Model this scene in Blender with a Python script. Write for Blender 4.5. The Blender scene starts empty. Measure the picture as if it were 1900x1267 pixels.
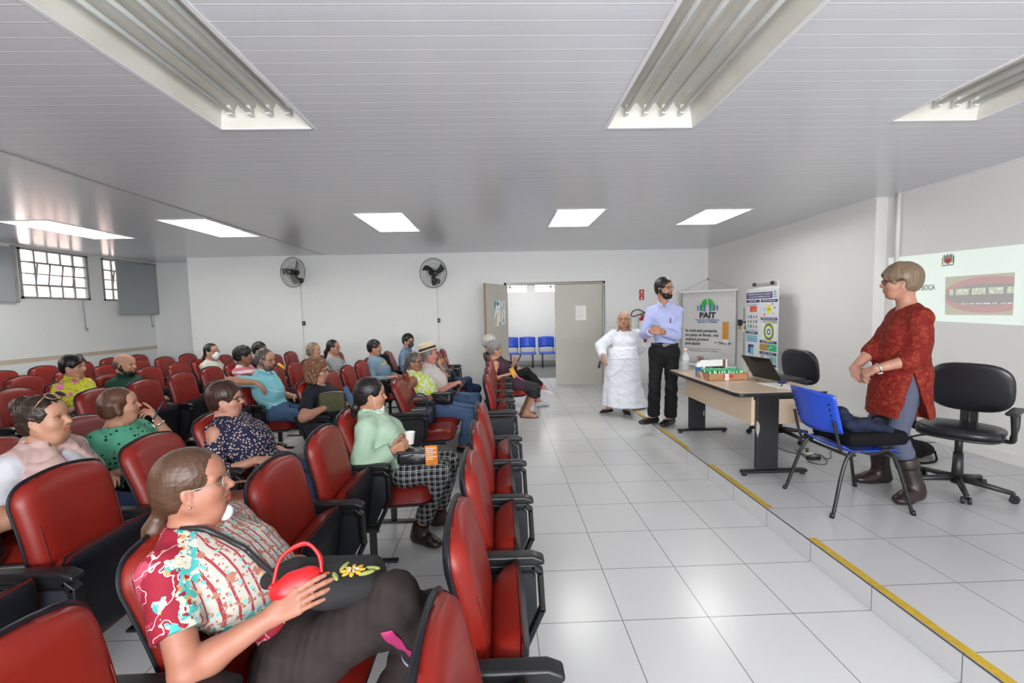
import bpy, bmesh, math, random
import numpy as np
from mathutils import Vector, Matrix, Euler
random.seed(7)
SC = bpy.context.scene
COL = SC.collection
PI = math.pi
D = 9.268; ZC = 2.854; XS = 1.917; HS = 0.133; XL = -7.80; XF = 4.47; XN = 4.60; YREC = 10.12; XREC = -6.41
# ---------------------------------------------------------------- camera
cam = bpy.data.cameras.new('camera'); camo = bpy.data.objects.new('camera', cam); COL.objects.link(camo)
cam.sensor_width = 36.0; cam.sensor_fit = 'HORIZONTAL'; cam.lens = 809.3 / 1900 * 36.0
cam.clip_start = 0.05; cam.clip_end = 200
_p, _y, _r = 0.069, 0.0274, -0.0211
_f = Vector((math.sin(_y) * math.cos(_p), math.cos(_y) * math.cos(_p), -math.sin(_p)))
_rt = Vector((math.cos(_y), -math.sin(_y), 0)); _up = _rt.cross(_f)
_R = _rt * math.cos(_r) + _up * math.sin(_r); _U = -_rt * math.sin(_r) + _up * math.cos(_r)
M = Matrix((_R, _U, -_f)).transposed().to_4x4(); M.translation = Vector((0, 0, 1.6079))
camo.matrix_world = M
SC.camera = camo
SC.view_settings.view_transform = 'Standard'; SC.view_settings.look = 'None'
SC.view_settings.gamma = 1; SC.view_settings.use_curve_mapping = False
SC.view_settings.exposure = 0.50
# ---------------------------------------------------------------- daylight outside, plus one added fill lamp
W = bpy.data.worlds.new('sky'); SC.world = W; W.use_nodes = True
_bg = W.node_tree.nodes['Background']; _bg.inputs[0].default_value = (.98, 0.97, 0.96, 1); _bg.inputs[1].default_value = 2.7
def area(name, loc, rot, sx, sy, power, col=(1, 1, 1)):
    l = bpy.data.lights.new(name, 'AREA'); l.shape = 'RECTANGLE'; l.size = sx; l.size_y = sy; l.energy = power; l.color = col
    o = bpy.data.objects.new(name, l); o.location = loc; o.rotation_euler = rot; COL.objects.link(o); return o
# daylight entering through the windows of the left wall and of the wall behind the camera, then an added ceiling fill
area('window_daylight', (XL - 0.25, 3.2, 2.35), (0, math.radians(-72), 0), 1.0, 9.0, 170, (1.0, 0.95, 0.93))
area('window_daylight', (0.6, -2.85, 1.75), (math.radians(90), 0, 0), 7.0, 1.7, 60, (.96, 0.98, 1.0))
area('window_daylight', (0.3, -2.75, 1.9), (math.radians(128), 0, 0), 3.6, .8, 240, (.96, 0.98, 1.0))  # added fill lamp, tilted up to brighten the ceiling; stands for no window
TUBE_POWER = 28.0

# ---------------------------------------------------------------- tagging
def tag(o, label=None, cat=None, group=None, kind=None):
    if label: o['label'] = label
    if cat: o['category'] = cat
    if group: o['group'] = group
    if kind: o['kind'] = kind
    return o
def empty(name, loc=(0, 0, 0), rz=0.0, label=None, cat=None, group=None, kind=None):
    o = bpy.data.objects.new(name, None); COL.objects.link(o); o.location = loc; o.rotation_euler = (0, 0, rz)
    o.empty_display_size = .1
    return tag(o, label, cat, group, kind)
def copy_tree(o, parent=None):
    c = o.copy(); COL.objects.link(c)
    if parent is not None: c.parent = parent
    for ch in list(o.children): copy_tree(ch, c)
    return c

# ---------------------------------------------------------------- materials
MATS = {}
def NM(name):
    m = bpy.data.materials.new(name); m.use_nodes = True; MATS[name] = m
    return m, m.node_tree, m.node_tree.nodes['Principled BSDF']
def c4(c): return (c[0], c[1], c[2], 1.0)
def mat(name, col, rough=.5, metal=0., spec=.5, coat=0., emit=None, estr=1., alpha=1., trans=0., sheen=0., bump=None, var=None, sss=0.):
    if name in MATS: return MATS[name]
    m, t, b = NM(name)
    b.inputs['Base Color'].default_value = c4(col); b.inputs['Roughness'].default_value = rough
    b.inputs['Metallic'].default_value = metal; b.inputs['Specular IOR Level'].default_value = spec
    b.inputs['Coat Weight'].default_value = coat; b.inputs['Alpha'].default_value = alpha
    b.inputs['Transmission Weight'].default_value = trans; b.inputs['Sheen Weight'].default_value = sheen
    if sss: b.inputs['Subsurface Weight'].default_value = sss; b.inputs['Subsurface Scale'].default_value = .02; b.inputs['Subsurface Radius'].default_value = (1, .35, .2)
    if emit is not None:
        b.inputs['Emission Color'].default_value = c4(emit); b.inputs['Emission Strength'].default_value = estr
    if var:      # (colour2, scale, detail) soft noise between two colours
        n = t.nodes.new('ShaderNodeTexNoise'); n.inputs['Scale'].default_value = var[1]; n.inputs['Detail'].default_value = var[2] if len(var) > 2 else 3
        tc = t.nodes.new('ShaderNodeTexCoord'); t.links.new(tc.outputs['Object'], n.inputs['Vector'])
        r = t.nodes.new('ShaderNodeValToRGB'); r.color_ramp.elements[0].color = c4(col); r.color_ramp.elements[1].color = c4(var[0])
        r.color_ramp.elements[0].position = .38; r.color_ramp.elements[1].position = .62
        t.links.new(n.outputs['Fac'], r.inputs[0]); t.links.new(r.outputs[0], b.inputs['Base Color'])
    if bump: add_bump(t, b, *bump)
    return m
def add_bump(t, b, scale, strength, dist=.01, kind='noise'):
    tc = t.nodes.new('ShaderNodeTexCoord')
    n = t.nodes.new('ShaderNodeTexNoise' if kind == 'noise' else 'ShaderNodeTexVoronoi')
    n.inputs['Scale'].default_value = scale
    t.links.new(tc.outputs['Object'], n.inputs['Vector'])
    bp = t.nodes.new('ShaderNodeBump'); bp.inputs['Strength'].default_value = strength; bp.inputs['Distance'].default_value = dist
    t.links.new(n.outputs['Fac' if kind == 'noise' else 'Distance'], bp.inputs['Height']); t.links.new(bp.outputs[0], b.inputs['Normal'])
class G:
    """tiny node-graph helper"""
    def __init__(s, name, rough=.6, **k):
        s.m, s.t, s.b = NM(name); s.b.inputs['Roughness'].default_value = rough
        for a, v in k.items(): s.b.inputs[a.replace('_', ' ')].default_value = v
        s.tc = s.t.nodes.new('ShaderNodeTexCoord')
        s.sep = s.t.nodes.new('ShaderNodeSeparateXYZ'); s.t.links.new(s.tc.outputs['Object'], s.sep.inputs[0])
        s.ge = s.t.nodes.new('ShaderNodeNewGeometry'); s.P = s.tc.outputs['Object']; s.x, s.y, s.z = s.sep.outputs
    def L(s, a, b): s.t.links.new(a, b)
    def setin(s, sock, v):
        if isinstance(v, bpy.types.NodeSocket): s.L(v, sock)
        elif isinstance(v, (tuple, list)) and len(v) == 3 and sock.type == 'RGBA': sock.default_value = c4(v)
        else: sock.default_value = v
    def math(s, op, a, b=0., c=None):
        n = s.t.nodes.new('ShaderNodeMath'); n.operation = op; s.setin(n.inputs[0], a); s.setin(n.inputs[1], b)
        if c is not None: s.setin(n.inputs[2], c)
        return n.outputs[0]
    def map(s, scale=(1, 1, 1), loc=(0, 0, 0), rot=(0, 0, 0), vec=None):
        n = s.t.nodes.new('ShaderNodeMapping'); s.L(vec or s.P, n.inputs[0])
        n.inputs['Scale'].default_value = scale; n.inputs['Location'].default_value = loc; n.inputs['Rotation'].default_value = rot
        return n.outputs[0]
    def noise(s, scale, vec=None, detail=2., out='Fac'):
        n = s.t.nodes.new('ShaderNodeTexNoise'); n.inputs['Scale'].default_value = scale; n.inputs['Detail'].default_value = detail
        s.L(vec or s.P, n.inputs['Vector']); return n.outputs[out]
    def vor(s, scale, vec=None, rnd=1., out='Distance', feature='F1'):
        n = s.t.nodes.new('ShaderNodeTexVoronoi'); n.feature = feature; n.inputs['Scale'].default_value = scale; n.inputs['Randomness'].default_value = rnd
        s.L(vec or s.P, n.inputs['Vector']); return n.outputs[out]
    def mix(s, f, a, b):
        n = s.t.nodes.new('ShaderNodeMix'); n.data_type = 'RGBA'; s.setin(n.inputs[0], f); s.setin(n.inputs[6], a); s.setin(n.inputs[7], b); return n.outputs[2]
    def nrmabs(s):
        q = s.t.nodes.new('ShaderNodeSeparateXYZ'); s.L(s.ge.outputs['Normal'], q.inputs[0]); return [s.math('ABSOLUTE', o) for o in q.outputs]
    def lt(s, a, v): return s.math('LESS_THAN', a, v)
    def gt(s, a, v): return s.math('GREATER_THAN', a, v)
    def band(s, coord, period, width, off=0.):          # 1 inside a stripe
        f = s.math('FRACT', s.math('MULTIPLY_ADD', coord, 1. / period, off)); return s.lt(f, width)
    def col(s, c): s.setin(s.b.inputs['Base Color'], c); return s.m
    def bump(s, h, st=.3, dist=.01):
        n = s.t.nodes.new('ShaderNodeBump'); n.inputs['Strength'].default_value = st; n.inputs['Distance'].default_value = dist
        s.L(h, n.inputs['Height']); s.L(n.outputs[0], s.b.inputs['Normal']); return s

# ---------------------------------------------------------------- mesh builder
class MB:
    def __init__(s): s.v = []; s.f = []; s.mi = []; s.m = 0; s.sm = []
    def add(s, v, f, smooth=False):
        n = len(s.v); s.v += [tuple(p) for p in v]; s.f += [tuple(i + n for i in q) for q in f]; s.mi += [s.m] * len(f); s.sm += [smooth] * len(f); return s
    def box(s, c, d, rot=None):
        x, y, z = d[0] / 2, d[1] / 2, d[2] / 2
        v = [Vector((a * x, b * y, e * z)) for a in (-1, 1) for b in (-1, 1) for e in (-1, 1)]
        if rot is not None:
            R = rot if isinstance(rot, Matrix) else Euler(rot).to_matrix(); v = [R @ p for p in v]
        v = [p + Vector(c) for p in v]
        return s.add(v, [(0, 1, 3, 2), (4, 6, 7, 5), (0, 4, 5, 1), (2, 3, 7, 6), (0, 2, 6, 4), (1, 5, 7, 3)])
    def bb(s, a, b): return s.box([(a[i] + b[i]) / 2 for i in range(3)], [abs(b[i] - a[i]) for i in range(3)])
    def cyl(s, p0, p1, r0, r1=None, n=16, caps=True):
        r1 = r0 if r1 is None else r1; p0 = Vector(p0); p1 = Vector(p1); d = (p1 - p0).normalized()
        a = d.orthogonal().normalized(); b = d.cross(a); v = []
        for p, r in ((p0, r0), (p1, r1)):
            v += [p + a * (math.cos(2 * PI * i / n) * r) + b * (math.sin(2 * PI * i / n) * r) for i in range(n)]
        f = [(i, (i + 1) % n, n + (i + 1) % n, n + i) for i in range(n)]
        s.add(v, f, True)
        if caps: s.add(v, [tuple(range(n))[::-1], tuple(range(n, 2 * n))])
        return s
    def tube(s, pts, r, n=10, closed=False, caps=True):
        pts = [Vector(p) for p in pts]; k = len(pts); rs = r if isinstance(r, (list, tuple)) else [r] * k
        v = []; prev = None
        for i, p in enumerate(pts):
            if closed: d = (pts[(i + 1) % k] - pts[i - 1]).normalized()
            else: d = (pts[min(i + 1, k - 1)] - pts[max(i - 1, 0)]).normalized()
            a = d.orthogonal().normalized() if prev is None else (prev - d * prev.dot(d)).normalized()
            prev = a; b = d.cross(a)
            v += [p + a * (math.cos(2 * PI * j / n) * rs[i]) + b * (math.sin(2 * PI * j / n) * rs[i]) for j in range(n)]
        f = []
        for i in range(k if closed else k - 1):
            o = i * n; q = ((i + 1) % k) * n
            f += [(o + j, o + (j + 1) % n, q + (j + 1) % n, q + j) for j in range(n)]
        if not closed and caps: f += [tuple(range(n))[::-1], tuple(range((k - 1) * n, k * n))]
        return s.add(v, f, True)
    def prism(s, poly, o, u, w, depth):     # poly 2D (a,b) -> o+u*a+w*b, extruded along u x w, centred
        o = Vector(o); u = Vector(u); w = Vector(w); nn = u.cross(w).normalized() * (depth / 2); n = len(poly)
        v = [o + u * a + w * b - nn for a, b in poly] + [o + u * a + w * b + nn for a, b in poly]
        return s.add(v, [tuple(range(n))[::-1], tuple(range(n, 2 * n))] + [(i, (i + 1) % n, n + (i + 1) % n, n + i) for i in range(n)])
    def ell(s, c, r, nu=20, nv=12, rot=None):
        v = []; R = Euler(rot).to_matrix() if rot is not None else None
        for j in range(nv + 1):
            th = PI * j / nv
            for i in range(nu):
                ph = 2 * PI * i / nu; p = Vector((r[0] * math.sin(th) * math.cos(ph), r[1] * math.sin(th) * math.sin(ph), r[2] * math.cos(th)))
                if R: p = R @ p
                v.append(p + Vector(c))
        f = [(j * nu + i, (j + 1) * nu + i, (j + 1) * nu + (i + 1) % nu, j * nu + (i + 1) % nu) for j in range(nv) for i in range(nu)]
        return s.add(v, f, True)
    def lathe(s, prof, c=(0, 0, 0), n=24, axis='z', sx=1., sy=1.):
        v = []
        for r, z in prof: v += [Vector((r * math.cos(2 * PI * i / n) * sx, r * math.sin(2 * PI * i / n) * sy, z)) + Vector(c) for i in range(n)]
        f = [(j * n + i, j * n + (i + 1) % n, (j + 1) * n + (i + 1) % n, (j + 1) * n + i) for j in range(len(prof) - 1) for i in range(n)]
        return s.add(v, f, True)
    def grid(s, fn, nu, nv, smooth=True, wrap=False):
        v = [fn(i / (nu if wrap else nu - 1), j / (nv - 1)) for j in range(nv) for i in range(nu)]
        f = [(j * nu + i, j * nu + (i + 1) % nu, (j + 1) * nu + (i + 1) % nu, (j + 1) * nu + i) for j in range(nv - 1) for i in range(nu if wrap else nu - 1)]
        return s.add(v, f, smooth)
    def build(s, name, mats, parent=None, bevel=0., seg=2, loc=None, rot=None, smooth=False, solid=0., sub=0):
        me = bpy.data.meshes.new(name); me.from_pydata(s.v, [], s.f)
        if not isinstance(mats, (list, tuple)): mats = [mats]
        for m in mats: me.materials.append(m)
        me.polygons.foreach_set('material_index', s.mi)
        me.polygons.foreach_set('use_smooth', [bool(smooth or q) for q in s.sm])
        me.validate(); me.update()
        bm = bmesh.new(); bm.from_mesh(me); bmesh.ops.remove_doubles(bm, verts=bm.verts, dist=1e-5); bmesh.ops.recalc_face_normals(bm, faces=bm.faces); bm.to_mesh(me); bm.free()
        o = bpy.data.objects.new(name, me); COL.objects.link(o)
        if parent is not None: o.parent = parent
        if loc is not None: o.location = loc
        if rot is not None: o.rotation_euler = rot
        if solid: q = o.modifiers.new('solid', 'SOLIDIFY'); q.thickness = solid; q.offset = 0
        if bevel:
            q = o.modifiers.new('bevel', 'BEVEL'); q.width = bevel; q.segments = seg; q.limit_method = 'ANGLE'; q.angle_limit = math.radians(40)
            if not smooth:
                for p in me.polygons: p.use_smooth = True
                w = o.modifiers.new('wn', 'WEIGHTED_NORMAL'); w.keep_sharp = True
        if sub: q = o.modifiers.new('sub', 'SUBSURF'); q.levels = q.render_levels = sub
        return o
def structure(o): o['kind'] = 'structure'; return o
def lettering(txt, size, loc, rot, m, parent, name='lettering', align='CENTER', depth=.0006, bold=0., sx=1.):
    cu = bpy.data.curves.new(name, 'FONT'); cu.body = txt; cu.size = size; cu.extrude = depth; cu.align_x = align; cu.align_y = 'CENTER'; cu.offset = bold; cu.resolution_u = 3
    t = bpy.data.objects.new(name, cu); COL.objects.link(t)
    dg = bpy.context.evaluated_depsgraph_get(); me = bpy.data.meshes.new_from_object(t.evaluated_get(dg)); bpy.data.objects.remove(t)
    me.materials.clear(); me.materials.append(m)
    o = bpy.data.objects.new(name, me); COL.objects.link(o); o.parent = parent; o.location = loc; o.rotation_euler = rot; o.scale = (sx, 1, 1)
    return o
def arc(c, r, a0, a1, n, u=(1, 0, 0), w=(0, 0, 1)):
    c = Vector(c); u = Vector(u); w = Vector(w)
    return [c + u * (r * math.cos(a0 + (a1 - a0) * i / n)) + w * (r * math.sin(a0 + (a1 - a0) * i / n)) for i in range(n + 1)]
def bez(p, n=16):   # Catmull-Rom through points
    p = [Vector(q) for q in p]; P = [p[0] * 2 - p[1]] + p + [p[-1] * 2 - p[-2]]; out = []
    for i in range(1, len(P) - 2):
        for k in range(n):
            t = k / n; a, b, c, d = P[i - 1], P[i], P[i + 1], P[i + 2]
            out.append(.5 * ((2 * b) + (c - a) * t + (2 * a - 5 * b + 4 * c - d) * t * t + (3 * b - a - 3 * c + d) * t ** 3))
    out.append(P[-2]); return out
# ================================================================= the setting
def tile_mat(name, tw, th, ox, oy, ax='xy', col=(.58, .577, .575), rough=.24):
    g = G(name, rough)
    n = g.t.nodes.new('ShaderNodeTexBrick'); n.offset = 0; n.squash = 1
    comb = g.t.nodes.new('ShaderNodeCombineXYZ')
    a = {'x': g.x, 'y': g.y, 'z': g.z}
    g.L(g.math('SUBTRACT', a[ax[0]], ox), comb.inputs[0]); g.L(g.math('SUBTRACT', a[ax[1]], oy), comb.inputs[1]); g.L(comb.outputs[0], n.inputs['Vector'])
    n.inputs['Scale'].default_value = 1; n.inputs['Brick Width'].default_value = tw; n.inputs['Row Height'].default_value = th
    n.inputs['Mortar Size'].default_value = .0022; n.inputs['Mortar Smooth'].default_value = .05
    n.inputs['Color1'].default_value = c4(col); n.inputs['Color2'].default_value = c4([c * .985 for c in col]); n.inputs['Mortar'].default_value = (.12, .115, .11, 1)
    ns = g.noise(3.0); nf = g.noise(160., detail=1)
    c = g.mix(g.math('MULTIPLY', ns, .10), n.outputs['Color'], (.52, .515, .51)); g.col(c)
    r = g.math('MULTIPLY_ADD', nf, .12, rough - .06); g.setin(g.b.inputs['Roughness'], r)
    g.bump(g.math('SUBTRACT', g.math('MULTIPLY', nf, .12), n.outputs['Fac']), .25, .002)
    return g.m
M_FLOOR = tile_mat('white_floor_tile', .45, .45, 1.051 - 4.5, 2.137 - 9.0)
M_PLAT = tile_mat('platform_floor_tile', .4612, .45, XS, 2.137 - 9.0, col=(.47, .468, .472))
M_RISER = tile_mat('riser_tile', .45, .5, 2.137 - 9.0, -.1, 'yz', col=(.62, .62, .625))
def wall_mat(name, col):
    g = G(name, .62); c = g.mix(g.noise(.6, detail=4), col, [k * .94 for k in col]); c = g.mix(g.math('MULTIPLY', g.gt(g.noise(9., detail=6), .7), .12), c, (.45, .42, .38))
    g.col(c); g.bump(g.noise(60.), .06, .004); return g.m
M_WALL = wall_mat('white_wall_paint', (.78, .785, .78))
M_WALLN = wall_mat('front_wall_paint', (.74, .725, .705))
def plank_mat(name):
    g = G(name, .20); g.b.inputs['Specular IOR Level'].default_value = .42
    f = g.math('FRACT', g.math('MULTIPLY_ADD', g.y, 1 / .1035, .04))
    line = g.lt(f, .05); dark = g.math('MULTIPLY', g.gt(f, .05), g.lt(f, .085))
    ribs = g.math('SINE', g.math('MULTIPLY', f, 2 * PI * 6))
    base = g.mix(g.noise(1.2, g.map((.25, 9.7, 1)), 2), (.66, .665, .70), (.61, .615, .65))
    c = g.mix(g.math('MULTIPLY', line, .95), base, (1., 1., 1.)); c = g.mix(g.math('MULTIPLY', dark, .65), c, (.2, .2, .22)); g.col(c)
    h = g.math('ADD', g.math('MULTIPLY', ribs, .06), g.math('ADD', g.math('MULTIPLY', g.math('SINE', g.math('MULTIPLY', f, PI)), .4), g.math('MULTIPLY', g.noise(2.2), .25)))
    g.bump(h, .12, .006); return g.m
M_CEIL = plank_mat('ceiling_pvc_planks')
M_TRIM = mat('white_pvc_trim', (.72, .72, .73), .35)
M_GREYM = mat('grey_painted_metal', (.33, .335, .33), .45, var=((.27, .27, .26), 8))
M_WHITE = mat('white_paint', (.78, .78, .76), .45)
M_BEIGE = mat('beige_door_laminate', (.47, .46, .40), .38, var=((.45, .44, .385), 2))
M_BEIGEF = mat('beige_door_frame', (.52, .505, .44), .4)
M_BLACK = mat('black_plastic', (.012, .012, .014), .38)
M_BLACKM = mat('black_metal', (.012, .012, .013), .3)
M_CHROME = mat('chrome', (.7, .7, .7), .15, 1.)
M_GLASS = mat('clear_glass', (1, 1, 1), .03, trans=1.)
M_RED = mat('red_enamel', (.42, .012, .015), .3)
M_PAPER = mat('white_paper', (.82, .82, .80), .7)

def quad(name, pts, m, thick=None):
    return None
# floor, platform
mb = MB().bb((XL - .2, -3.3, -.1), (XS + .02, YREC + .2, 0)).bb((XS + .02, -3.3, -.1), (5.0, D + .1, 0)); structure(mb.build('floor', M_FLOOR))
mb = MB(); mb.m = 0; mb.bb((XS, -3.0, 0.001), (XN + .01, 7.45, HS)); pf = mb.build('platform', [M_PLAT, M_RISER])
for p in pf.data.polygons:
    if p.normal.x < -.5: p.material_index = 1
structure(pf)
mb = MB().bb((XS - .0025, -3.0, HS - .004), (XS + .004, 7.45, HS + .0008)); structure(mb.build('trim_1', mat('dark_grout', (.06, .06, .06), .8)))
# yellow tapes on the step edge
M_TAPE = mat('yellow_tape', (.52, .34, .02), .55, var=((.44, .28, .02), 40))
for k, (a, b, lab) in enumerate([(5.70, 6.56, 'worn yellow safety tape on step edge at the feet of the woman in the gown'), (4.42, 5.24, 'worn yellow tape strip on step edge just in front of the man'), (3.05, 3.96, 'yellow tape strip on step edge beside the near desk leg'), (1.0, 2.62, 'long yellow tape strip on step edge nearest the camera')]):
    mb = MB()
    n = 14
    for i in range(n):
        y0 = a + (b - a) * i / n; y1 = a + (b - a) * (i + 1) / n; j0 = .0025 * math.sin(i * 2.1 + k); j1 = .0025 * math.sin((i + 1) * 2.1 + k)
        mb.add([(XS + .008, y0, HS + .0012), (XS + .054 + j0, y0, HS + .0012), (XS + .054 + j1, y1, HS + .0012), (XS + .008, y1, HS + .0012)] + [(XS + .008, y0, HS + .0003), (XS + .054 + j0, y0, HS + .0003), (XS + .054 + j1, y1, HS + .0003), (XS + .008, y1, HS + .0003)], [(0, 1, 2, 3), (4, 7, 6, 5), (1, 5, 6, 2), (0, 3, 7, 4)])
    tag(mb.build('floor_tape', M_TAPE), lab, 'tape', 'yellow tapes on the step edge')
tag(MB().bb((2.1, 7.40, HS + .0003), (3.6, 7.445, HS + .0014)).build('floor_tape', M_TAPE), 'thin yellow tape line across the far end of the platform behind the man', 'tape', 'yellow tapes on the step edge')
# walls: back wall with the double door opening
DX0, DX1, DZ = .16, 2.20, 2.16
mb = MB().bb((XREC, D, 0), (DX0, D + .14, ZC)).bb((DX1, D, 0), (XF + .2, D + .14, ZC)).bb((DX0, D, DZ), (DX1, D + .14, ZC)).bb((XREC, D + .14, 0), (XREC + .14, YREC, ZC))
structure(mb.build('wall_back', M_WALL))
structure(MB().bb((XL - .15, YREC, 0), (XREC + .14, YREC + .14, ZC)).build('wall_recess', M_WALL))
# right wall with its step (pilaster jog)
mb = MB().bb((XF, 5.70, 0), (XF + .3, D + .14, ZC)).bb((XF - .012, 5.10, 0), (XF + .3, 5.70, ZC)).bb((XN, -3.2, 0), (XN + .3, 5.10, ZC))
structure(mb.build('wall_right', M_WALLN))
# left wall with high windows
WINS = [(-2.2, -1.0), (-.35, .85), (1.5, 2.7), (3.3, 4.5), (5.75, 6.95), (7.385, 8.60), (8.88, 10.0)]
WZ0, WZ1 = 1.985, ZC - .03
mb = MB(); y = -3.2
for a, b in WINS:
    mb.bb((XL - .15, y, 0), (XL, a, ZC)); mb.bb((XL - .15, a, 0), (XL, b, WZ0)); mb.bb((XL - .15, a, WZ1), (XL, b, ZC)); y = b
mb.bb((XL - .15, y, 0), (XL, YREC + .14, ZC)); structure(mb.build('wall_left', M_WALL))
# wall behind the camera with a band of windows
mb = MB().bb((XL - .15, -3.3, 0), (XN + .3, -3.16, .9)).bb((XL - .15, -3.3, 2.6), (XN + .3, -3.16, ZC)).bb((XL - .15, -3.3, .9), (-3.2, -3.16, 2.6)).bb((4.2, -3.3, .9), (XN + .3, -3.16, 2.6))
structure(mb.build('wall_behind', M_WALL))
# ceiling with recesses for the light fittings
FW = .60
NEAR = [(-1.815, .58, 3.035), (.765, .62, 3.075), (2.705, .45, 3.00)]
FAR = [(-6.18, 5.66, 6.96), (-4.29, 5.72, 6.97), (-1.775, 5.54, 6.75), (.75, 5.49, 6.57), (2.67, 5.61, 6.56)]
holes = [(x, x + FW, a, b) for x, a, b in NEAR] + [(x, x + FW, a, b) for x, a, b in FAR]
xs = sorted(set([XL - .15, XN + .3, -3.60] + [h[0] for h in holes] + [h[1] for h in holes])); ys = sorted(set([-3.3, YREC + .14] + [h[2] for h in holes] + [h[3] for h in holes]))
mb = MB(); idx = {}
def cz(x, y):
    # the plastic lining sags a little between the two rows of fittings
    return 0.
for i in range(len(xs) - 1):
    for j in range(len(ys) - 1):
        cx, cy = (xs[i] + xs[i + 1]) / 2, (ys[j] + ys[j + 1]) / 2
        if any(h[0] < cx < h[1] and h[2] < cy < h[3] for h in holes): continue
        mb.add([(xs[i], ys[j], ZC), (xs[i + 1], ys[j], ZC), (xs[i + 1], ys[j + 1], ZC), (xs[i], ys[j + 1], ZC)], [(0, 3, 2, 1)])
ce = mb.build('ceiling', M_CEIL); structure(ce)
for p in ce.data.polygons:
    pass
structure(MB().bb((XL - .15, -3.3, ZC + .28), (XN + .3, YREC + .3, ZC + .4)).build('ceiling_slab', M_WALL))
# roof trims: seam strip and edge mouldings
structure(MB().bb((-3.612, -3.1, ZC - .006), (-3.590, D, ZC)).build('trim_2', mat('seam_strip', (.30, .30, .31), .4)))
mb = MB().bb((XF - .02, 5.12, ZC - .014), (XF, D, ZC)).bb((XREC, D - .02, ZC - .014), (XF, D, ZC)).bb((XN - .02, -3.1, ZC - .014), (XN, 5.1, ZC)).bb((XL, -3.1, ZC - .014), (XL + .02, YREC, ZC)).bb((XL, YREC - .02, ZC - .014), (XREC, YREC, ZC))
structure(mb.build('trim_3', M_TRIM))
# baseboards
mb = MB().bb((XREC, D - .012, 0), (DX0 - .06, D, .10)).bb((DX1 + .06, D - .012, 0), (XF, D, .10)); structure(mb.build('baseboard_back', mat('tile_skirting', (.70, .69, .67), .3)))
M_SK = MATS['tile_skirting']
mb = MB().bb((XF - .022, 5.70, HS if False else 0), (XF, D, HS + .10)).bb((XF - .03, 5.12, 0), (XF - .01, 5.70, HS + .10))
yy = 5.1
while yy > -3.0:
    mb.bb((XN - .012, yy - .447, HS), (XN, yy, HS + .095)); yy -= .45
structure(mb.build('baseboard_right', M_SK))
mb = MB().bb((XL, -3.1, .985), (XL + .012, YREC, 1.005)).bb((XL, -3.1, .93), (XL + .006, YREC, .985)); structure(mb.build('trim_4', mat('beige_rail', (.55, .46, .36), .5)))
# vertical conduit on right wall
structure(MB().cyl((XN - .03, 4.93, 2.02), (XN - .03, 4.93, ZC), .022, n=12).bb((XN - .012, 4.90, HS), (XN, 4.96, 2.02)).build('trim_5', M_WALLN))
# ---- windows of the left wall
M_SKYP = mat('window_glass', (1, .97, .95), .05, trans=1.)
def window(i, a, b):
    w = MB(); x = XL - .03; t = .03
    w.bb((x - .03, a, WZ0), (x + .035, a + .045, WZ1)).bb((x - .03, b - .045, WZ0), (x + .035, b, WZ1)).bb((x - .03, a, WZ0), (x + .035, b, WZ0 + .04)).bb((x - .03, a, WZ1 - .035), (x + .035, b, WZ1))
    n = 5; zr = [WZ0 + .04 + (WZ1 - .035 - WZ0 - .04) * k / 4 for k in range(5)]; yr = [a + .045 + (b - a - .09) * k / n for k in range(n + 1)]
    for k in range(1, n):
        if k in (2, 3): w.bb((x - .012, yr[k] - .012, zr[0]), (x + .012, yr[k] + .012, zr[1])); w.bb((x - .012, yr[k] - .012, zr[3]), (x + .012, yr[k] + .012, zr[4]))
        else: w.bb((x - .016, yr[k] - .014, zr[0]), (x + .016, yr[k] + .014, zr[4]))
    for k in range(1, 4):
        if k == 2: w.bb((x - .012, yr[0], zr[2] - .011), (x + .012, yr[1], zr[2] + .011)); w.bb((x - .012, yr[4], zr[2] - .011), (x + .012, yr[5], zr[2] + .011))
        else: w.bb((x - .014, yr[0], zr[k] - .014), (x + .014, yr[5], zr[k] + .014))
    f = structure(w.build('window_%d' % i, M_GREYM))
    # tilted hopper sash in the middle
    s = MB(); a2, b2 = yr[1] + .015, yr[4] - .015; z0, z1 = zr[1] + .014, zr[3] - .014
    def tl(y, z): return Vector((x + .02 + (z - z0) * .16 - .03, y, z))
    for (p, q) in [((a2, z0), (b2, z0)), ((a2, z1), (b2, z1)), ((a2, z0), (a2, z1)), ((b2, z0), (b2, z1)), ((a2, (z0 + z1) / 2), (b2, (z0 + z1) / 2)), ((yr[2], z0), (yr[2], z1)), ((yr[3], z0), (yr[3], z1))]:
        s.cyl(tl(*p), tl(*q), .013, n=4)
    h = s.build('hopper_sash', M_GREYM, f)
    gl = MB().bb((x - .004, yr[0], zr[0]), (x, yr[5], zr[4]))
    gl.build('pane', M_SKYP, f)
for i, (a, b) in enumerate(WINS): window(i + 1, a, b)
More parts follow.
